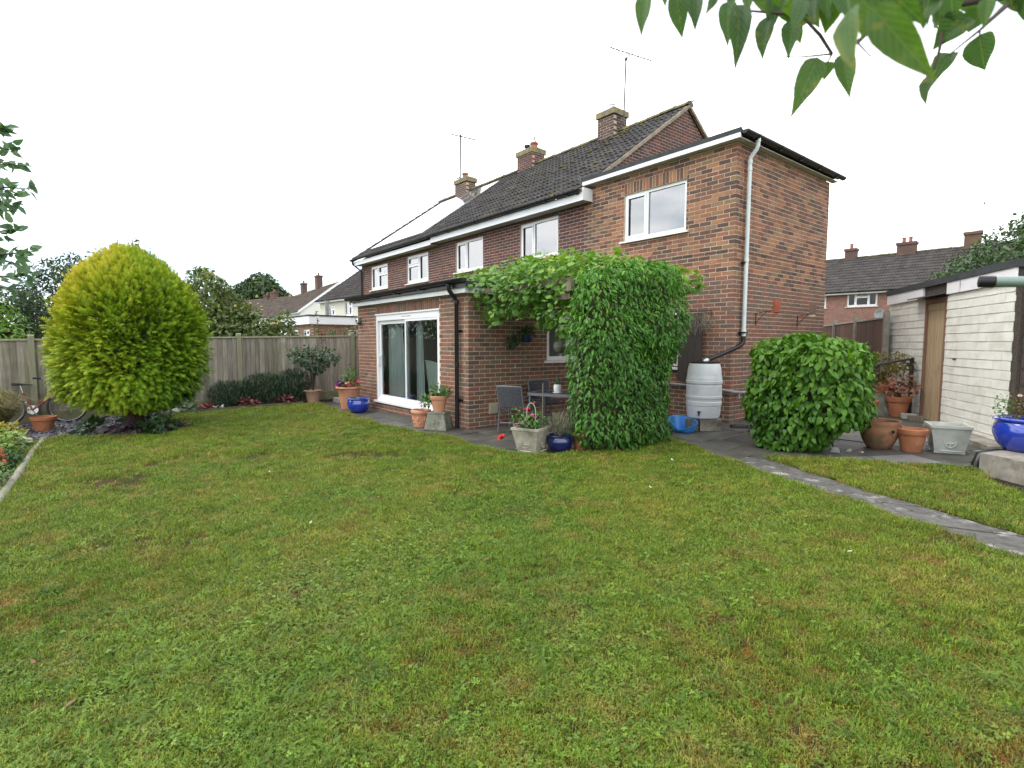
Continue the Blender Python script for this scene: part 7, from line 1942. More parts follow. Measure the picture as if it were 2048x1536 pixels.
gi = ng.nodes.new('NodeGroupInput'); gout = ng.nodes.new('NodeGroupOutput'); ip = ng.nodes.new('GeometryNodeInstanceOnPoints')
ci = ng.nodes.new('GeometryNodeCollectionInfo'); ci.inputs['Collection'].default_value = gcol; ci.inputs['Separate Children'].default_value = True; ci.inputs['Reset Children'].default_value = True
ip.inputs['Pick Instance'].default_value = True
def named(nm, ty):
    q = ng.nodes.new('GeometryNodeInputNamedAttribute'); q.data_type = ty; q.inputs['Name'].default_value = nm
    return [s for s in q.outputs if s.enabled and s.name == 'Attribute'][0]
ng.links.new(gi.outputs[0], ip.inputs['Points']); ng.links.new(ci.outputs[0], ip.inputs['Instance'])
er = ng.nodes.new('FunctionNodeEulerToRotation'); ng.links.new(named('rot', 'FLOAT_VECTOR'), er.inputs[0]); ng.links.new(er.outputs[0], ip.inputs['Rotation'])
ng.links.new(named('scl', 'FLOAT'), ip.inputs['Scale']); ng.links.new(named('idx', 'INT'), ip.inputs['Instance Index'])
ng.links.new(ip.outputs[0], gout.inputs[0])
md = go.modifiers.new('grass', 'NODES'); md.node_group = ng
# ================================================================== POTS, FURNITURE, BICYCLE AND OTHER GARDEN THINGS
def pot(name, label, loc, r, h, mat, style='rim', group=None, cat='plant pot', soil=True, seg=28, rz=0.0):
    t = empty(name, (0, 0, 0), 0, label, cat, group)
    x, y, z = loc; m_ = MB()
    if style == 'rim':      # flared clay pot with a collar
        pr = [(r*.62, 0), (r*.63, .005), (r*.88, h*.74), (r*.96, h*.75), (r*1.0, h*.78), (r*1.02, h*.985), (r*.98, h), (r*.88, h), (r*.84, h*.85), (r*.82, h*.83)]
    elif style == 'bell':   # wide rolled rim
        pr = [(r*.58, 0), (r*.60, .02), (r*.62, .05), (r*.74, h*.5), (r*.82, h*.78), (r*.85, h*.80), (r*.87, h*.88), (r*.98, h*.91), (r*1.02, h*.955), (r*.98, h), (r*.88, h*.99), (r*.84, h*.9), (r*.82, h*.87)]
    elif style == 'round':  # glazed bowl with a lip
        pr = [(r*.60, 0), (r*.66, .01), (r*.86, h*.22), (r*.985, h*.48), (r*1.0, h*.62), (r*.95, h*.80), (r*.90, h*.87), (r*.93, h*.90), (r*1.01, h*.93), (r*1.02, h*.97), (r*.97, h), (r*.86, h*.98), (r*.83, h*.90), (r*.83, h*.86)]
    elif style == 'belly':  # old rounded pot
        pr = [(r*.52, 0), (r*.60, .015), (r*.80, h*.28), (r*.95, h*.58), (r*.98, h*.70), (r*.95, h*.82), (r*.985, h*.86), (r*1.0, h*.95), (r*.99, h), (r*.90, h*.99), (r*.87, h*.8), (r*.86, h*.55)]
    elif style == 'carved':
        pr = [(r*.72, 0), (r*.74, .01), (r*.80, h*.5), (r*.86, h*.72), (r*.92, h*.76), (r*.98, h*.80), (r*1.02, h*.86), (r*1.0, h*.97), (r*.96, h), (r*.86, h), (r*.84, h*.9)]
    m_.lathe(pr, seg, (x, y, z))
    m_.build('pot', mat, t, smooth=38)
    if soil:
        MB().lathe([(r*.05, h*.90), (r*.855, h*.885)], seg, (x, y, z), capb=True).build('soil', K['soil'], t)
    return t
def Z(x, y, dz=.014): return gz(x, y)+dz

t = pot('rose_pot', 'pale terracotta pot holding a tall rose against the fence', (-8.25, -4.36, Z(-8.25, -4.4)), .215, .33, K['terracotta_pale'], 'bell', 'pots along the garden room')
t2 = empty('rose_bush', (0, 0, 0), 0, 'tall leggy rose with dark red blooms growing in a pale pot', 'plant')
c = (-8.25, -4.36, .2)
stems(t2, c, .32, 1.1, 8, 90, 'twig', .010); stems(t2, c, .12, .7, 4, 91, 'twig', .012)
clump(t2, (-8.25, -4.34, .62), .30, .66, 330, .075, T_ovate(.62), LM['rose'], 92, .2, .6, .55, lumps=2.5); clump(t2, (-8.30, -4.60, .88), .30, .44, 230, .075, T_ovate(.62), LM['rose'], 93, .2, .6, .6); clump(t2, (-8.15, -4.05, .84), .30, .44, 230, .075, T_ovate(.62), LM['rose'], 94, .2, .6, .6)
rose_pts = [(-8.28, -4.50, 1.60), (-8.20, -4.13, 1.58), (-8.2, -4.08, 1.45)]
m_ = MB()
for p in rose_pts: m_.tube([(-8.25, -4.36, 1.1), ((p[0]-8.25)/2, (p[1]-4.36)/2, 1.35), p], [.007, .005, .004], 5)
m_.build('flower_stem', LM['rose'], t2)
blooms(t2, rose_pts, .055, PT['darkred'], 'rose_flower')
pot('petunia_pot', 'large salmon terracotta pot brimming with pink and purple petunias', (-6.62, -4.12, Z(-6.6, -4.1)), .275, .50, K['terracotta_light'], 'bell', 'pots along the garden room')
t2 = empty('petunias', (0, 0, 0), 0, 'pink, white and purple petunias in the large salmon pot', 'flowers')
zt = .40; cx_, cy_ = -6.62, -4.12
clump(t2, (cx_, cy_, zt-.06), .26, .20, 240, .05, T_ovate(.5), LM['potgreen'], 95, .1); clump(t2, (cx_+.02, cy_+.03, zt+.05), .17, .40, 200, .055, T_ovate(.5), LM['potgreen'], 96, .1); stems(t2, (cx_, cy_, zt-.05), .16, .4, 9, 97)
for k, (nm, cnt) in enumerate((('pink', 10), ('salmon', 7), ('purple', 10), ('white', 4), ('red', 4))):
    blooms(t2, [(cx_+.24*math.cos(a_)*q, cy_+.24*math.sin(a_)*q, zt+.05+random.uniform(0, .10)) for a_, q in ((random.uniform(3.4, 7.1), random.uniform(.6, 1.12)) for _ in range(cnt))], .048, PT[nm])
blooms(t2, [(cx_+.05, cy_+.02, zt+.52), (cx_, cy_-.03, zt+.50), (cx_+.09, cy_, zt+.50)], .022, PT['purple'])
pot('blue_pot', 'bright blue glazed pot in front of the petunia pot', (-6.02, -4.15, Z(-6, -4.1)), .235, .30, K['blue_glaze'], 'round', 'pots along the garden room')
t2 = empty('seedlings', (0, 0, 0), 0, 'few short sprouting stems in the bright blue pot near the patio door', 'plant'); clump(t2, (-6.02, -4.15, .14), .14, .12, 60, .05, T_diamond(.3), LM['potgreen'], 98, -.5)
# short carved pot, plinth and the pot on it
t = pot('carved_pot', 'short terracotta pot with moulded relief, standing in front of the stone plinth', (-3.42, -4.10, Z(-3.4, -4.1)), .175, .30, K['terracotta_light'], 'carved', 'pots along the garden room')
m_ = MB()
for k in range(7):
    a_ = k*.9; m_.sphere((-3.42+.14*math.cos(a_), -4.10+.14*math.sin(a_), Z(-3.4, -4.1)+.15), .03, 8, 6, sq=(.8, .8, 1.7)); m_.sphere((-3.42+.142*math.cos(a_+.2), -4.10+.142*math.sin(a_+.2), Z(-3.4, -4.1)+.08), .022, 8, 6, sq=(.8, .8, .8))
m_.build('relief', K['terracotta_light'], t, smooth=60)['kind'] = 'stuff'
def relief_face(M, w_, h_, mb):
    """moulded foliate badge on the face of a cast-stone block: ring, leaf sprays and berries"""
    mb.M = M
    for k in range(20):
        a0, a1 = k*2*math.pi/20, (k+1)*2*math.pi/20
        mb.tube([(math.cos(a0)*w_, .002, math.sin(a0)*h_), (math.cos(a1)*w_, .002, math.sin(a1)*h_)], .006, 5, cap=False)
    for sg in (-1, 1):
        for k in range(4):          # leaf sprays on both sides of a stalk
            zc = h_*(-.55+.34*k); ln_ = w_*(.62-.10*k)
            mb.sphere((sg*ln_*.55, .004, zc+ln_*.25), ln_*.5, 8, 5, sq=(1, .22, .42)); mb.sphere((sg*ln_*.30, .004, zc+ln_*.45), ln_*.34, 8, 5, sq=(.6, .25, .8))
    mb.tube([(0, .003, -h_*.85), (0, .003, h_*.6)], [.006, .009], 6); mb.sphere((0, .004, h_*.66), w_*.16, 8, 6, sq=(1, .5, 1)); mb.M = None
def tilt_face(cx_, cy_, z0, rz, half, ang, dist, zc):
    return Matrix.Translation((cx_, cy_, z0)) @ Matrix.Rotation(rz, 4, 'Z') @ Matrix.Rotation(half, 4, 'Z') @ Matrix.Translation((0, -dist+.006, zc)) @ Matrix.Rotation(ang, 4, 'X')
t = empty('stone_plinth', (0, 0, 0), 0, 'square tapering weathered stone plinth with moulded panels', 'plinth')
px_, py_, zp = -3.0, -3.99, Z(-3, -4); rz = R(38)
m_ = MB(); m_.M = Matrix.Translation((px_, py_, zp)) @ Matrix.Rotation(rz, 4, 'Z')
m_.frustum((.20, .20), (.20, .20), 0, .025); m_.frustum((.193, .193), (.145, .145), .0251, .27); m_.frustum((.152, .152), (.152, .152), .2701, .295)
m_.build('block', K['stone_dark'], t)
m_ = MB()
for half in (0, R(-90)):
    relief_face(tilt_face(px_, py_, zp, rz, half, R(-11), .167, .145), .075, .085, m_)
    m_.M = tilt_face(px_, py_, zp, rz, half, R(-11), .166, .145)
    for a_, b_ in (((-.13, .0, -.10), (.13, 0, -.10)), ((-.11, 0, .10), (.11, 0, .10)), ((-.13, 0, -.10), (-.11, 0, .10)), ((.13, 0, -.10), (.11, 0, .10))): m_.tube([a_, b_], .006, 5)
    m_.M = None
m_.build('relief', K['stone_dark'], t, smooth=50)['kind'] = 'stuff'
pot('terracotta_pot', 'plain terracotta pot standing on the stone plinth', (-3.0, -3.99, zp+.297), .148, .27, K['terracotta_light'], 'rim', 'pots along the garden room')
t2 = empty('trailing_flowers', (0, 0, 0), 0, 'trailing white and crimson flowers spilling from the pot on the plinth', 'flowers')
zt = zp+.297+.24
clump(t2, (-3.0, -3.99, zt), .16, .22, 260, .05, T_ovate(.5), LM['potgreen'], 99, .1); clump(t2, (-3.18, -4.13, zt-.18), .11, .26, 140, .045, T_ovate(.5), LM['potgreen'], 100, .8); clump(t2, (-2.88, -3.92, zt+.02), .10, .16, 70, .045, T_ovate(.5), LM['potgreen'], 101, .1); stems(t2, (-3.0, -3.99, zt-.03), .18, .25, 10, 102)
blooms(t2, [(-2.98, -4.02, zt+.24), (-2.95, -4.0, zt+.19), (-3.02, -4.1, zt+.12), (-2.9, -4.05, zt+.10), (-2.92, -3.98, zt+.16)], .024, PT['white']); blooms(t2, [(-2.80, -3.88, zt+.16), (-2.79, -3.9, zt+.11), (-2.82, -3.86, zt+.07), (-2.80, -3.92, zt+.03), (-3.2, -4.2, zt-.2), (-3.25, -4.18, zt-.17), (-3.15, -4.22, zt-.22)], .028, PT['crimson'])
# stone planter with red geraniums
def square_planter(name, label, loc, rz, top, bot, h, mat, soil=.86, group=None):
    x, y, z = loc; t = empty(name, (0, 0, 0), 0, label, 'planter', group)
    m_ = MB(); m_.M = Matrix.Translation((x, y, z)) @ Matrix.Rotation(rz, 4, 'Z')
    m_.frustum((bot*1.03, bot*1.03), (bot*1.03, bot*1.03), 0, .02)
    th = .028
    V = []
    for hw, zz in ((bot, .0201), (top, h*.90), (top*1.05, h*.905), (top*1.05, h), (top*1.05-th, h), (top-th, h*.9), (bot*.95, .09)):
        V += [(-hw, -hw, zz), (hw, -hw, zz), (hw, hw, zz), (-hw, hw, zz)]
    F = []
    for j in range(6):
        for k in range(4): F.append((j*4+k, j*4+(k+1) % 4, (j+1)*4+(k+1) % 4, (j+1)*4+k))
    F.append((24, 25, 26, 27)); m_.add(V, F); m_.build('trough', mat, t)
    ang = -math.atan2(top-bot, h*.9)
    m_ = MB()
    for half in (0, R(-90), R(90)):
        relief_face(tilt_face(x, y, z, rz, half, -ang if False else ang*-1*-1, (top+bot)/2+.002, h*.48), bot*.42, h*.26, m_)
        m_.M = tilt_face(x, y, z, rz, half, ang, (top+bot)/2+.001, h*.48)
        m_.tube([(-bot*.75, 0, -h*.38), (bot*.75, 0, -h*.38)], .008, 5); m_.tube([(-top*.8, 0, h*.36), (top*.8, 0, h*.36)], .008, 5); m_.M = None
    m_.build('relief', mat, t, smooth=50)['kind'] = 'stuff'
    if soil: 
        s_ = MB(); s_.M = Matrix.Translation((x, y, z)) @ Matrix.Rotation(rz, 4, 'Z'); q = (bot+(top-bot)*soil)*.93; s_.box(-q, q, -q, q, h*soil-.01, h*soil); s_.build('soil', K['soil'], t)
    return t
square_planter('stone_planter', 'pale tapered stone planter with moulded face at the lawn edge', (-.56, -4.02, Z(-.5, -4.0)), R(22), .195, .135, .34, K['stone'])
t2 = empty('geraniums', (0, 0, 0), 0, 'straggly red geraniums and fuchsias growing in the pale stone planter', 'flowers')
zt = .24
clump(t2, (-.56, -4.0, zt), .19, .24, 330, .045, T_ovate(.6), LM['potgreen'], 110, .1, .5, .45); clump(t2, (-.80, -4.1, zt+.05), .10, .26, 40, .045, T_ovate(.6), LM['potgreen'], 111, .1); stems(t2, (-.56, -4.0, zt-.05), .26, .40, 14, 112); stems(t2, (-.56, -4.0, zt-.05), .14, .30, 8, 113)
blooms(t2, [(-.60, -4.06, zt+.27), (-.585, -4.05, zt+.255)], .05, PT['red']); blooms(t2, [(-.92, -4.25, zt-.13), (-.91, -4.24, zt-.15)], .055, PT['red'])
m_ = MB(); m_.tube([(-.62, -4.05, zt), (-.80, -4.15, zt-.0), (-.92, -4.25, zt-.14)], .005, 5); m_.build('flower_stem', LM['potgreen'], t2)
blooms(t2, [(-.5, -4.06, zt+.2), (-.47, -4.02, zt+.17), (-.62, -4.12, zt+.10), (-.58, -4.12, zt+.08), (-.66, -4.14, zt+.09)], .026, PT['pink']); blooms(t2, [(-.57, -4.1, zt+.14), (-.62, -4.1, zt+.12), (-.72, -4.15, zt+.06), (-.75, -4.16, zt+.04), (-.7, -4.12, zt+.24), (-.78, -4.12, zt+.05)], .024, PT['blush']); blooms(t2, [(-.55, -3.98, zt+.36)], .024, PT['orange'])
cn = empty('cane_hoop', (0, 0, 0), 0, 'bamboo cane and a bent wire hoop pushed into the stone planter', 'plant support')
MB().tube([(-.42, -3.95, zt-.06), (-.43, -3.93, zt+.62)], .007, 6).build('cane', K['wood_pale'], cn)
MB().tube([(-.46, -4.03, zt-.04), (-.46, -4.03, zt+.22)]+[(-.515+.055*math.cos(a_), -4.06+.03*math.cos(a_), zt+.24+.12*math.sin(a_)) for a_ in np.linspace(0, math.pi, 9)]+[(-.575, -4.09, zt+.05)], .006, 6).build('hoop', K['stone_grey'], cn)
pot('navy_pot', 'dark navy glazed pot beside the stone planter', (-.36, -3.68, Z(-.36, -3.68)), .185, .22, K['navy_glaze'], 'round')
t2 = empty('lavender', (0, 0, 0), 0, 'dry grey-green lavender tuft in the dark navy pot', 'plant')
clump(t2, (-.36, -3.68, .12), .17, .30, 420, .09, T_diamond(.10, .02, .05), LM['lavender'], 120, -1.4, .5, .5); stems(t2, (-.36, -3.68, .1), .18, .32, 26, 121, 'dry_stem', .004)
pot('terracotta_pot', 'terracotta pot half hidden at the foot of the evergreen climber', (-.22, -3.42, Z(-.2, -3.4)), .13, .25, K['terracotta'], 'rim')
t2 = empty('wispy_plant', (0, 0, 0), 0, 'wispy pale-flowered plant in the half hidden terracotta pot', 'plant'); clump(t2, (-.26, -3.42, .2), .14, .42, 130, .045, T_diamond(.4), LM['apple'], 122, -.2); stems(t2, (-.24, -3.42, .12), .12, .4, 8, 123)

# table, chairs, cactus
tb = empty('garden_table', (0, 0, 0), 0, 'dark glass-topped garden table with grey metal legs under the vine', 'table')
tcx, tcy, tz, trz = -1.42, -2.72, .60, R(24)
m_ = MB(); m_.M = Matrix.Translation((tcx, tcy, 0)) @ Matrix.Rotation(trz, 4, 'Z'); m_.box(-.36, .36, -.30, .30, tz-.012, tz); m_.build('tabletop', K['table_top'], tb)
m_ = MB(); m_.M = Matrix.Translation((tcx, tcy, 0)) @ Matrix.Rotation(trz, 4, 'Z')
m_.box(-.385, -.3601, -.325, .325, tz-.04, tz+.004).box(.3601, .385, -.325, .325, tz-.04, tz+.004).box(-.36, .36, -.325, -.3001, tz-.04, tz+.004).box(-.36, .36, .3001, .325, tz-.04, tz+.004); m_.build('table_frame', K['table_frame'], tb)
for sx in (-1, 1):
    for sy in (-1, 1):
        m_ = MB(); m_.M = Matrix.Translation((tcx, tcy, 0)) @ Matrix.Rotation(trz, 4, 'Z'); m_.tube([(sx*.355, sy*.295, tz-.04), (sx*.36, sy*.30, -.045)], .02, 10); m_.build('leg', K['table_frame'], tb, smooth=50)
def chair(name, label, x, y, rz):
    t = empty(name, (0, 0, 0), 0, label, 'chair', 'rattan chairs at the garden table')
    B = Matrix.Translation((x, y, gz(x, y)+.012)) @ Matrix.Rotation(rz, 4, 'Z')
    m_ = MB(); m_.M = B; m_.box(-.22, .22, -.20, .20, .37, .40); m_.build('seat', K['rattan'], t)
    # woven curved back: horizontal bands
    m_ = MB(); m_.M = B
    for k in range(15):
        z0 = .42+k*.0215; yb = .20+.10*((z0-.42)/.32)
        V = []
        for j in range(9):
            xx = -.21+.42*j/8; yy = yb+.035*(1-(xx/.21)**2)
            for dz, dy in ((0, 0), (.019, 0), (.019, .012), (0, .012)): V.append((xx, yy+dy, z0+dz))
        F = [(j*4+a_, j*4+(a_+1) % 4, (j+1)*4+(a_+1) % 4, (j+1)*4+a_) for j in range(8) for a_ in range(4)]
        m_.add(V, F)
    o = m_.build('backrest', K['rattan'], t); o['kind'] = 'stuff'
    m_ = MB(); m_.M = B; m_.tube([(-.215, .30, .745), (-.1, .33, .752), (.1, .33, .752), (.215, .30, .745)], .013, 8); m_.build('top_rail', K['table_frame'], t, smooth=50)
    for sx in (-1, 1):
        m_ = MB(); m_.M = B; m_.tube([(sx*.215, .30, .745), (sx*.215, .20, .40), (sx*.22, .24, 0)], .013, 8); m_.build('leg', K['table_frame'], t, smooth=50)
        m_ = MB(); m_.M = B; m_.tube([(sx*.22, -.18, .40), (sx*.22, -.20, 0)], .013, 8); m_.build('leg', K['table_frame'], t, smooth=50)
        m_ = MB(); m_.M = B; m_.tube([(sx*.235, .24, .56), (sx*.245, .0, .575), (sx*.245, -.15, .565), (sx*.24, -.21, .53), (sx*.225, -.19, .40)], [.014, .016, .016, .015, .013], 8); m_.build('armrest', K['rattan'], t, smooth=50)
    m_ = MB(); m_.M = B; m_.tube([(-.21, .215, .15), (.21, .215, .15)], .009, 6); m_.build('stretcher', K['table_frame'], t)
chair('rattan_chair', 'grey rattan chair turned with its back to the lawn by the table', -1.98, -3.12, R(207))
chair('rattan_chair', 'dark rattan chair on the far side of the table against the wall', -2.12, -2.32, R(78))
t = empty('cactus_pot', (0, 0, 0), 0, 'small white ceramic pot with saucer and dark cactus on the table', 'plant pot')
cx_, cy_ = -1.28, -2.86
MB().lathe([(.045, 0), (.075, .004), (.08, .012), (.06, .012)], 18, (cx_, cy_, tz+.005), capt=True).build('saucer', K['ceramic'], t, smooth=50)
MB().lathe([(.045, 0), (.052, .01), (.062, .05), (.06, .10), (.052, .125), (.046, .125), (.05, .10)], 18, (cx_, cy_, tz+.018), capt=True).build('pot', K['ceramic'], t, smooth=50)
m_ = MB(); m_.lathe([(.02, .12), (.028, .15), (.03, .20), (.02, .235), (.003, .245)], 10, (cx_, cy_, tz+.018), capt=True, wob=.12); m_.lathe([(.012, .13), (.018, .16), (.016, .19), (.003, .20)], 8, (cx_+.035, cy_, tz+.01), capt=True, wob=.1); m_.build('cactus', LM['dark'], t, smooth=50)
# hanging things under the vine
def hang(name, label, p, top, build, cat='hanging basket', group='hanging pots under the vine'):
    t = empty(name, (0, 0, 0), 0, label, cat, group)
    build(t, Vector(p))
    m_ = MB()
    for k in range(3):
        a_ = k*2.09+.4; m_.tube([Vector(p)+Vector((.10*math.cos(a_), .10*math.sin(a_), .03)), Vector(top)], .003, 4)
    m_.build('chain', K['aerial'], t)
def b1(t, p):
    MB().lathe([(.03, -.12), (.08, -.10), (.125, -.04), (.135, .03), (.128, .035), (.115, -.03), (.06, -.085)], 18, p).build('basket', K['rattan'], t, smooth=50)
    clump(t, (p.x, p.y, p.z+.0), .13, .16, 110, .07, T_ovate(.4), LM['climber'], 130, .4)
hang('hanging_basket', 'dark round woven hanging basket under the vine beside the side window', (-1.86, -2.55, 1.78), (-1.86, -2.55, 2.2), b1)
def b2(t, p):
    MB().lathe([(.06, -.10), (.085, -.08), (.10, 0), (.105, .03), (.095, .03), (.09, 0), (.075, -.07)], 18, p).build('pot', K['navy_glaze'], t, smooth=50)
    clump(t, (p.x, p.y, p.z), .15, .20, 160, .06, T_ovate(.5), LM['fern'], 131, .5)
hang('hanging_pot', 'small navy hanging pot with a fern against the shaded wall', (-2.46, -2.5, 1.50), (-2.46, -2.5, 2.2), b2)
def b3(t, p):
    MB().lathe([(.02, -.13), (.07, -.11), (.10, -.04), (.10, .02), (.06, .08), (.05, .08), (.09, .02)], 18, p).build('feeder', K['stone_dark'], t, smooth=50)
    clump(t, (p.x, p.y, p.z+.05), .08, .12, 50, .05, T_ovate(.5), LM['vine'], 132, .5)
hang('hanging_planter', 'pale rounded hanging planter in front of the side window', (-1.38, -2.72, 1.36), (-1.38, -2.72, 2.2), b3)
def b4(t, p): MB().sphere(p, .055, 16, 10).build('globe', K['glassball'], t, smooth=80)
K['glassball'] = glassmat('glass_globe', 1.5, (.92, .95, .95))
hang('glass_globe', 'clear glass globe hanging at the front edge of the vine', (-2.40, -3.16, 1.82), (-2.40, -3.16, 2.2), b4, 'ornament')
def b5(t, p): MB().lathe([(.05, -.05), (.07, 0), (.065, 0)], 12, p).build('pot', K['rattan'], t); clump(t, (p.x, p.y, p.z-.02), .13, .18, 110, .055, T_ovate(.5), LM['fern'], 133, .5)
hang('hanging_fern', 'small dark fern hanging low on the shaded brick wall', (-2.50, -2.78, 1.36), (-2.50, -2.78, 2.2), b5)

# round wall light on the garden room corner
t = empty('wall_light', (0, 0, 0), 0, 'round dark wall lamp high on the left corner of the garden room', 'lamp')
M = frame((-7.02, -3.66, 1.90), (1, 0, 0), (0, -1, 0)) @ Matrix.Rotation(R(90), 4, 'X') @ Matrix.Scale(-1, 4, (0, 0, 1))
for nm, pr, mt in (('body', [(.04, 0), (.085, .012), (.09, .05), (.088, .07), (.07, .075), (.068, .06)], 'stone_dark'), ('lens', [(.066, .06), (.05, .075), (.02, .083), (.001, .085)], 'ceramic')):
    m_ = MB(); m_.lathe(pr, 20); V = [Vector((-7.02, -3.662, 1.90))+Vector((v[0], -v[2], v[1])) for v in m_.V]; m2 = MB(); m2.add(V, m_.F); m2.build(nm, K[mt], t, smooth=50)
MB().box(-7.05, -6.99, -3.76, -3.73, 1.885, 1.915).build('guard', K['black_pvc'], t)
# stone step by the fence
MB().build
t = empty('concrete_block', (0, 0, 0), 0, 'pale concrete block on the ground at the fence between rose and petunias', 'block')
MB().box(-8.30, -7.95, -3.86, -3.62, -.075, .04).build('slab', K['stone_grey'], t)

# water butt, base, tub, board, bracket
t = empty('water_butt', (0, 0, 0), 0, 'grey ribbed plastic water butt with black lid at the corner of the extension', 'water butt')
bx, by, bz = .0, -.80, .185
pr = [(.225, 0), (.245, .015), (.262, .10), (.268, .20)]
pr += [(.268, .205), (.276, .215), (.278, .27), (.270, .28), (.272, .285), (.272, .32), (.282, .325), (.284, .36), (.276, .365)]
pr += [(.276, .37), (.276, .53), (.272, .535), (.272, .56), (.283, .565), (.285, .605), (.275, .61), (.275, .63), (.27, .67), (.268, .675), (.266, .70), (.256, .80), (.235, .88), (.225, .885)]
MB().lathe(pr, 40, (bx, by, bz), capt=True).build('barrel', K['butt'], t, smooth=28)
MB().lathe([(.228, .884), (.232, .886), (.232, .905), (.15, .915), (.02, .917)], 36, (bx, by, bz), capt=True).build('lid', K['black_pvc'], t, smooth=35)
m_ = MB(); m_.tube([(.09, -1.05, bz+.11), (.11, -1.105, bz+.105)], .016, 10); m_.tube([(.108, -1.10, bz+.12), (.112, -1.11, bz+.06)], .012, 8); m_.box(.085, .13, -1.105, -1.09, bz+.118, bz+.135); m_.build('tap', K['black_pvc'], t, smooth=50)
MB().box(-.06, .03, -.525, -.50, bz+.80, bz+.84).build('overflow', K['black_pvc'], t)
t = empty('stand_block', (0, 0, 0), 0, 'rough grey concrete block under the right side of the water butt', 'block', 'concrete blocks under the water butt')
m_ = MB(); m_.M = Matrix.Translation((.10, -.76, gz(0, -.8)+.012)) @ Matrix.Rotation(R(48), 4, 'Z'); m_.box(-.21, .12, -.20, .20, 0, .1855); m_.build('block', K['concrete'], t)
t = empty('stand_block', (0, 0, 0), 0, 'rough grey concrete block under the left side of the water butt, behind the blue tub', 'block', 'concrete blocks under the water butt')
m_ = MB(); m_.M = Matrix.Translation((-.13, -.92, gz(0, -.9)+.012)) @ Matrix.Rotation(R(48), 4, 'Z'); m_.box(-.12, .055, -.19, .19, 0, .185); m_.build('block', K['concrete'], t)
t = empty('blue_tub', (0, 0, 0), 0, 'bright blue plastic pet bed with a dipped front beside the water butt', 'pet bed')
m_ = MB(); seg = 40; V = []; rows_ = []
T_ = Matrix.Translation((-.10, -1.22, gz(0, -1.2)+.014)) @ Matrix.Rotation(R(-20), 4, 'Z')
def rim(a_):          # high back on the left, low scoop to the front right
    return .165+.055*math.cos(a_-R(150))-.075*math.exp(-((a_-R(300))/.42)**2)+.02*math.exp(-((a_-R(20))/.5)**2)
for fr_, fz in ((.0, 0), (.80, 0), (.86, .03), (.92, .5), (1.0, 1.0), (1.05, 1.02), (1.05, .94), (.97, .97), (.89, .5), (.82, .08), (0, .06)):
    for k in range(seg):
        a_ = 2*math.pi*k/seg; h_ = rim(a_); V.append((.27*fr_*math.cos(a_), .19*fr_*math.sin(a_), h_*fz if fz > .05 or fz == 0 else .012+h_*fz))
F = [(j*seg+k, j*seg+(k+1) % seg, (j+1)*seg+(k+1) % seg, (j+1)*seg+k) for j in range(10) for k in range(seg)]
m_.M = T_; m_.add(V, F); m_.build('shell', K['blue_plastic'], t, smooth=50)
t = empty('board_panel', (0, 0, 0), 0, 'tall dark weathered board panel leaning on the wall behind the water butt', 'board')
for k in range(4):
    x0 = -1.0+k*.122; MB().box(x0, x0+.118, -.075-.004*k, -.055, .70+random.uniform(-.01, .01), 1.93).build('board', K['dark_board'], t)
t = empty('hanging_bracket', (0, 0, 0), 0, 'rusty flat bracket carrying a tangle of dry stems beside the board panel', 'bracket')
MB().box(-.80, -.36, -.05, -.04, 1.955, 1.975).box(-.375, -.360, -.0501, -.04, 1.80, 1.954).box(-.52, -.50, -.04, 0, 1.957, 1.973).build('iron', K['dark_board'], t)
m_ = MB(); rs = random.Random(4)
for k in range(90):
    p = Vector((rs.uniform(-.74, -.44), rs.uniform(-.12, -.07), rs.uniform(1.85, 1.95))); pts = [p]; d = Vector((rs.uniform(-.5, .5), rs.uniform(-.2, .2), -1))
    for j in range(5):
        d = (d+Vector((rs.uniform(-.7, .7), rs.uniform(-.3, .3), rs.uniform(-.4, .25)))).normalized(); q = pts[-1]+d*rs.uniform(.04, .09); q.y = min(q.y, -.085); pts.append(q)
    m_.tube(pts, .0022, 4, cap=False)
m_.build('dry_stems', K['dry_stem'], t)['kind'] = 'stuff'
for k, (y0, lb) in enumerate(((.79, 'thin black bracket on the extension side wall nearer the downpipe'), (2.44, 'thin black bracket on the extension side wall near the air brick'))):
    t = empty('basket_bracket', (0, 0, 0), 0, lb, 'bracket', 'empty basket brackets on the side wall')
    m_ = MB(); m_.box(.007, .013, y0-.008, y0+.008, 1.72, 1.94); m_.tube([(.012, y0, 1.93), (.27, y0+.02, 1.96), (.28, y0+.02, 1.98)], .006, 6); m_.tube([(.012, y0, 1.76), (.10, y0+.005, 1.86), (.20, y0+.015, 1.95)], .005, 6); m_.build('iron', K['black_pvc'], t)
t = empty('black_tray', (0, 0, 0), 0, 'flattened black plastic tray on the paving at the foot of the corner', 'tray')
m_ = MB(); m_.M = Matrix.Translation((.42, -.22, gz(0, -.2)+.012)) @ Matrix.Rotation(R(40), 4, 'Z'); m_.frustum((.24, .11), (.21, .09), 0, .035); m_.frustum((.10, .05), (.07, .03), .0351, .06, (-.08, 0)); m_.build('tray', K['black_pvc'], t)

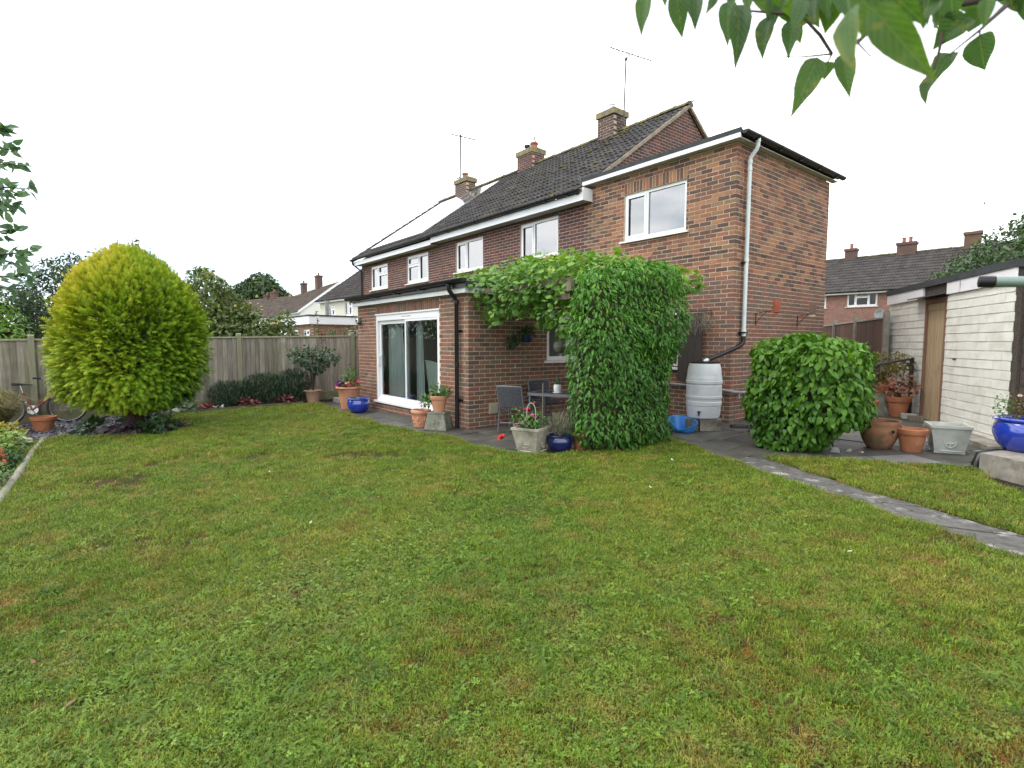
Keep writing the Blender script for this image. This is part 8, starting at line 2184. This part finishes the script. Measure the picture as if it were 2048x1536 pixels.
# pots by the garage
t = pot('holed_pot', 'old stained terracotta pot with a chipped rim and side holes', (2.40, -.52, Z(2.4, -.5, .03)), .235, .37, K['terracotta_old'], 'belly', 'pots by the garage', soil=False)
m_ = MB()
for a_, zz in ((R(-35), .245), (R(-100), .30), (R(20), .27)):
    c_, s_ = math.cos(a_), math.sin(a_); p = Vector((2.40+.222*c_, -.52+.222*s_, Z(2.4, -.5, .03)+zz))
    m_.tube([p-Vector((c_, s_, .1))*.03, p+Vector((c_, s_, .1))*.014], [.03, .036], 10)
m_.build('side_lip', K['terracotta_old'], t, smooth=50)
m_ = MB()
for a_, zz in ((R(-35), .245), (R(-100), .30), (R(20), .27)):
    c_, s_ = math.cos(a_), math.sin(a_); p = Vector((2.40+.232*c_, -.52+.232*s_, Z(2.4, -.5, .03)+zz)); m_.tube([p, p+Vector((c_, s_, .1))*.0075], .025, 10)
m_.build('side_hole', K['soil'], t)
pot('clay_pot', 'empty orange terracotta pot between the holed pot and the grey planter', (2.74, -.45, Z(2.7, -.45, .03)), .172, .29, K['terracotta'], 'rim', 'pots by the garage', soil=False)
square_planter('grey_planter', 'empty square grey stone planter in front of the garage', (3.04, -.18, Z(3, -.1, .03)), R(24), .20, .15, .35, K['stone_grey'], 0)
pot('acer_pot', 'terracotta pot with a small pink-leaved maple beside the garage door', (1.66, 2.85, Z(1.66, 2.85)), .195, .36, K['terracotta'], 'rim', 'pots by the garage')
t2 = empty('pink_maple', (0, 0, 0), 0, 'small pink and red leaved maple in the pot by the garage door', 'plant')
stems(t2, (1.66, 2.85, .3), .26, .5, 14, 140); clump(t2, (1.66, 2.85, .42), .28, .42, 190, .065, T_vine(), LM['acer'], 141, .3)
pot('terracotta_pot', 'terracotta pot with a bronze-leaved shrub behind the maple pot', (1.30, 3.15, Z(1.3, 3.2, .25)), .18, .30, K['terracotta'], 'rim', 'pots by the garage')
MB().box(1.16, 1.44, 3.02, 3.30, .06, .31).build('pot_stand', K['stone_grey'])
tag(bpy.data.objects['pot_stand'], 'grey block raising the bronze shrub pot beside the garage', 'block')
t2 = empty('bronze_shrub', (0, 0, 0), 0, 'bronze and yellow leaved shrub in the raised pot beside the garage wall', 'plant')
stems(t2, (1.30, 3.15, .55), .3, .6, 12, 142); clump(t2, (1.32, 3.15, .62), .36, .62, 330, .075, T_ovate(.45), LM['bronze'], 143, .3); clump(t2, (1.6, 3.0, .85), .24, .36, 140, .075, T_ovate(.4), LM['bronze'], 144, .4)
pot('terracotta_pot', 'terracotta pot partly hidden behind the round-leaved bush', (1.38, 2.12, Z(1.4, 2.1)), .19, .34, K['terracotta'], 'rim', 'pots by the garage')
t = empty('leaning_slab', (0, 0, 0), 0, 'grey stone slab leaning upright between the pots by the garage', 'slab')
m_ = MB(); m_.M = Matrix.Translation((1.44, 2.72, .06)) @ Matrix.Rotation(R(55), 4, 'Z') @ Matrix.Rotation(R(-10), 4, 'X'); m_.box(-.14, .14, -.025, .025, 0, .42); m_.build('slab', K['stone_dark'], t)
for k, (x0, y0, a_, lb) in enumerate(((1.86, 2.72, 30, 'loose brick on the paving left of the garage door sill'), (2.02, 2.50, 20, 'loose brick lying before the garage door sill'))):
    t = empty('loose_brick', (0, 0, 0), 0, lb, 'brick', 'loose bricks at the garage door'); m_ = MB(); m_.M = Matrix.Translation((x0, y0, Z(x0, y0))) @ Matrix.Rotation(R(a_), 4, 'Z'); m_.box(-.11, .11, -.055, .055, 0, .085); m_.build('block', K['wood_pale'] if k else K['stone_grey'], t)
t = empty('plinth_wall', (0, 0, 0), 0, 'mossy concrete plinth carrying the big blue pot at the right edge', 'plinth')
bb = [(3.52, -1.06), (5.2, -2.1), (5.9, -.9), (3.95, .38)]
V = [(x_, y_, gz(x_, y_)-.03) for x_, y_ in bb]+[(x_*.995+.02, y_*.99, .20) for x_, y_ in bb]
MB().add(V, [(3, 2, 1, 0), (4, 5, 6, 7), (0, 1, 5, 4), (1, 2, 6, 5), (2, 3, 7, 6), (3, 0, 4, 7)]).build('block', K['concrete'], t)
pot('big_blue_pot', 'big cobalt blue glazed pot on the concrete plinth at the right edge', (3.81, -.53, .202), .29, .37, K['blue_glaze'], 'round', 'pots by the garage')
t2 = empty('azalea', (0, 0, 0), 0, 'small-leaved shrub with a few pale pink flowers in the big blue pot', 'plant')
clump(t2, (3.85, -.51, .50), .25, .34, 520, .032, T_ovate(.5), LM['bronze'], 150, .1, .6, .2); clump(t2, (3.61, -.65, .52), .09, .30, 120, .032, T_ovate(.5), LM['potgreen'], 151, .1); stems(t2, (3.81, -.53, .48), .3, .36, 22, 152)
blooms(t2, [(3.75, -.63, .82), (3.82, -.63, .85), (3.89, -.58, .83)], .022, PT['blush'])
t = empty('drain_pipe', (0, 0, 0), 0, 'fat black drain pipe elbow dropping into the lawn beside the plinth', 'pipe')
MB().tube([(3.66, -.62, .16), (3.52, -.72, .155), (3.475, -.755, .12), (3.455, -.80, .03), (3.45, -.82, -.06)], .052, 14).build('pipe', K['black_pvc'], t, smooth=50)
for k in range(3):
    t = empty('rubble_stone', (0, 0, 0), 0, ['white chipped stone at the foot of the round-leaved bush', 'buff stone fragment on the slab edge beside the bush', 'small brown stone fragment by the bush'][k], 'stone')
    m_ = MB(); m_.M = Matrix.Translation((2.10+.13*k, -1.12+.06*k+.05*(k == 1), .015)) @ Matrix.Rotation(k*1.1+.4, 4, 'Z') @ Matrix.Rotation(.3, 4, 'X'); s_ = (.055, .035, .03)[k]; m_.frustum((s_, s_*.6), (s_*.7, s_*.5), -s_*.5, s_*.5); m_.build('stone', K[('stone_grey', 'stone', 'terracotta_pale')[k]], t)

# rotary clothes line: one arm reaches in at the right edge, hub and post stand outside the picture
t = empty('rotary_clothes_line', (0, 0, 0), 0, 'green-grey tube arm of a rotary clothes line with black end cap', 'clothes line')
a = Vector((4.488, -6.722, 1.563)); b = Vector((5.75, -6.30, 1.48))
MB().tube([a+(b-a)*.028, b], .0145, 16).build('arm', K['rotary'], t, smooth=50)
d = (b-a).normalized(); MB().tube([a, a+d*.002, a+d*.035, a+d*.036], [.012, .0162, .0162, .0145], 16).build('end_cap', K['black_pvc'], t, smooth=40)
MB().tube([(5.75, -6.30, -.15), (5.75, -6.30, 1.6)], .025, 14).build('pole', K['rotary'], t, smooth=50)
for e in ((6.9, -5.6, 1.56), (6.4, -7.5, 1.56), (5.2, -5.1, 1.56)): MB().tube([b, e], .0145, 12).build('arm', K['rotary'], t, smooth=50)
m_ = MB(); m_.tube([a+d*.10+Vector((0, 0, -.015)), a+d*.12+Vector((.0, 0, -.05)), a+d*.16+Vector((.01, 0, -.045)), (5.2, -5.1, 1.52)], .0028, 6); m_.build('line', K['ceramic'], t)

# bicycle leaning on the fence and the pot in front of it
bi = empty('bicycle', (0, 0, 0), 0, 'old red bicycle leaning against the fence, half hidden by the conifer', 'bicycle')
B = Matrix.Translation((-8.78, -9.45, gz(0, -9.0)+.02)) @ Matrix.Rotation(R(90), 4, 'Z') @ Matrix.Rotation(R(-9), 4, 'X')     # local x runs along the fence, toward the house
def bw(nm, cx_):
    m_ = MB(); m_.M = B; rr_ = .30
    m_.tube([(cx_+rr_*math.cos(a_), 0, rr_+rr_*math.sin(a_)) for a_ in np.linspace(0, 2*math.pi, 33)], .018, 8, cap=False); w_ = m_.build('wheel', K['rubber'], bi, smooth=60)
    m_ = MB(); m_.M = B
    m_.tube([(cx_+(rr_-.022)*math.cos(a_), 0, rr_+(rr_-.022)*math.sin(a_)) for a_ in np.linspace(0, 2*math.pi, 33)], .009, 6, cap=False); m_.tube([(cx_, -.03, rr_), (cx_, .03, rr_)], .018, 8); m_.build('rim', K['chrome'], w_, smooth=60)
    m_ = MB(); m_.M = B
    for k in range(20): a_ = k*math.pi/10; m_.tube([(cx_, .012*(-1)**k, rr_), (cx_+.278*math.cos(a_+.12), 0, rr_+.278*math.sin(a_+.12))], .0013, 4, cap=False)
    m_.build('spokes', K['chrome'], w_)['kind'] = 'stuff'
bw('wheel', -.42); bw('wheel', .50)
m_ = MB(); m_.M = B
bbp = (-.02, 0, .27); sc_ = (-.14, 0, .60); hd = (.30, 0, .68); hd2 = (.335, 0, .56)
for p, q, r_ in ((bbp, sc_, .017), (bbp, hd2, .02), (bbp, (.29, 0, .64), .014), (bbp, (-.42, .04, .30), .010), (bbp, (-.42, -.04, .30), .010), (sc_, (-.42, .04, .30), .009), (sc_, (-.42, -.04, .30), .009), (hd, hd2, .02)): m_.tube([p, q], r_, 8)
m_.build('frame', K['red_metal'], bi, smooth=50)
m_ = MB(); m_.M = B; m_.tube([hd2, (.36, .05, .5), (.50, .05, .30)], [.014, .012, .009], 8); m_.tube([hd2, (.36, -.05, .5), (.50, -.05, .30)], [.014, .012, .009], 8); m_.build('fork', K['red_metal'], bi, smooth=50)
m_ = MB(); m_.M = B; m_.tube([sc_, (-.17, 0, .74)], .011, 8); m_.tube([hd, (.27, 0, .80)], .012, 8); m_.build('seat_post', K['chrome'], bi)
m_ = MB(); m_.M = B; m_.add([(-.30, -.075, .755), (-.30, .075, .755), (-.20, .075, .76), (-.06, .025, .745), (.0, .012, .735), (.0, -.012, .735), (-.06, -.025, .745), (-.20, -.075, .76), (-.30, -.06, .79), (-.30, .06, .79), (-.20, .06, .785), (-.06, .018, .765), (.0, .008, .755), (.0, -.008, .755), (-.06, -.018, .765), (-.20, -.06, .785)],
    [tuple(range(7, -1, -1)), tuple(range(8, 16))]+[(k, (k+1) % 8, 8+(k+1) % 8, 8+k) for k in range(8)]); m_.build('saddle', K['rubber'], bi, smooth=60)
m_ = MB(); m_.M = B; m_.tube([(.14, .27, .84), (.24, .20, .83), (.30, .06, .80), (.27, 0, .80), (.30, -.06, .80), (.24, -.20, .83), (.14, -.27, .84)], .012, 8); m_.build('handlebar', K['chrome'], bi, smooth=60)
m_ = MB(); m_.M = B
for sg in (-1, 1): m_.tube([(.14, sg*.27, .84), (.02, sg*.29, .845)], .017, 8)
m_.box(.30, .46, -.10, .10, .52, .70); m_.build('grip', K['rubber'], bi)
m_ = MB(); m_.M = B; m_.lathe([(.085, -.006), (.09, 0), (.085, .006)], 20, (0, 0, 0)); V = [Vector((v[0]-.02, v[2], v[1]+.27)) for v in [Vector(B.inverted() @ Vector(q)) for q in m_.V]]; m2 = MB(); m2.M = B; m2.add(V, m_.F)
m2.tube([(-.02, -.05, .27), (.06, -.06, .12)], .009, 6); m2.tube([(-.02, .05, .27), (-.10, .06, .42)], .009, 6); m2.box(.02, .10, -.12, -.065, .105, .125); m2.box(-.14, -.06, .065, .12, .415, .435); m2.build('crank', K['chrome'], bi)
pot('terracotta_pot', 'weathered terracotta pot on the slate chippings before the bicycle', (-7.60, -9.27, gz(0, -9.2)+.02), .19, .26, K['terracotta'], 'rim')
t = empty('stone_edge', (0, 0, 0), 0, 'pale flat stone at the corner of the left border', 'stone')
m_ = MB(); m_.M = Matrix.Translation((-6.62, -9.50, gz(0, -9.5)+.01)) @ Matrix.Rotation(R(15), 4, 'Z'); m_.box(-.22, .22, -.10, .10, 0, .05); m_.build('slab', K['stone_grey'], t)

# pale fallen leaves and petals on the lawn
K['petal_pale'] = pm('fallen_petal', (0.55, 0.52, 0.47), (0.42, 0.37, 0.32), 60, .8)
FALLEN = [(0.141, -6.549, 0.022), (-1.612, -7.057, 0.022), (1.152, -6.562, 0.020), (1.979, -6.621, 0.028), (1.640, -4.347, 0.022), (2.290, -4.280, 0.022), (1.215, -5.034, 0.018), (0.439, -7.280, 0.020), (4.262, -6.054, 0.018), (2.243, -8.674, 0.020), (2.038, -8.808, 0.030), (1.541, -8.927, 0.020), (1.520, -4.070, 0.020), (-1.960, -7.168, 0.018), (-4.193, -6.244, 0.022), (0.824, -4.061, 0.020), (3.488, -4.628, 0.022), (1.099, -3.212, 0.030)]
fm_ = {}
for i, (x_, y_, s_) in enumerate(FALLEN):
    o = link('fallen_leaf', npmesh('fallen_leaf', T_ovate(.6, .2, -.25)[0]+np.random.default_rng(i).normal(0, .03, (10, 3)), tri_quads(T_ovate()[1]), K['petal_pale'] if i % 3 and i not in (8, 9, 10, 11) else K['terracotta_old'], smooth=True), None,
             Matrix.Translation((x_, y_, gz(x_, y_)+.05)) @ Matrix.Rotation(i*1.9, 4, 'Z') @ Matrix.Rotation(.3, 4, 'X') @ Matrix.Scale(s_*1.6, 4))
    tag(o, 'small pale fallen petal lying on the lawn grass' if i % 3 and i not in (8, 9, 10, 11) else 'small brownish fallen leaf lying on the lawn grass', 'leaf', 'pale fallen petals and leaves on the lawn' if i % 3 and i not in (8, 9, 10, 11) else 'brownish fallen leaves on the lawn')

# bits of dead leaf and moss along the path and paving
n = 420; x = rng.uniform(-7.5, 5.5, n*6); y = rng.uniform(-4.7, .0, n*6)
pp_ = path_l+path_r[::-1]
k = inpoly(x, y, pp_) | (inpoly(x, y, [(-7.9, -4.5), (-2.6, -4.6), (-.3, -4.2), (.3, -2.2), (2.2, -2.3), (3.3, -.9), (3.2, .2), (-2.5, -.2), (-2.6, -3.7), (-7.9, -3.7)]) & (rng.random(n*6) < .12))
x, y = x[k][:n], y[k][:n]; n = len(x)
P = np.c_[x, y, .02*y+.022]; a_ = rng.uniform(0, 6.28, n)
yd = np.c_[np.cos(a_), np.sin(a_), rng.normal(0, .15, n)]; zd = unit(np.c_[rng.normal(0, .3, (n, 2)), np.ones(n)])
LM['litter'] = leafmat('dead_leaf', [(0.05, 0.035, 0.02), (0.12, 0.075, 0.035), (0.2, 0.15, 0.06), (0.13, 0.16, 0.03)], .05, .8)
o = link('leaf_litter', leaf_mesh('leaf_litter', P, yd, zd, rng.uniform(.012, .035, n), T_ovate(.5, .1, .1), LM['litter'], rng.random(n))); o['kind'] = 'stuff'
# ================================================================== every thing's Empty goes to its own base
def settle():
    bpy.context.view_layer.update()
    kids = {}
    for o in SC.objects:
        if o.parent is not None: kids.setdefault(o.parent.name, []).append(o)
    for root in [o for o in SC.objects if o.type == 'EMPTY' and o.parent is None]:
        lo = np.array([1e9]*3); hi = -lo
        st = [root]
        while st:
            o = st.pop(); st += kids.get(o.name, [])
            if o.type == 'MESH' and len(o.data.vertices):
                for c in o.bound_box:
                    p = np.array(o.matrix_world @ Vector(c)); lo = np.minimum(lo, p); hi = np.maximum(hi, p)
        if lo[0] > 1e8: continue
        b = Vector(((lo[0]+hi[0])/2, (lo[1]+hi[1])/2, lo[2]))-root.location
        for c in kids.get(root.name, []): c.location = c.location-b
        root.location = root.location+b
    for root in [o for o in SC.objects if o.type == 'MESH' and o.parent is None and o.get('category')]: pass
settle()
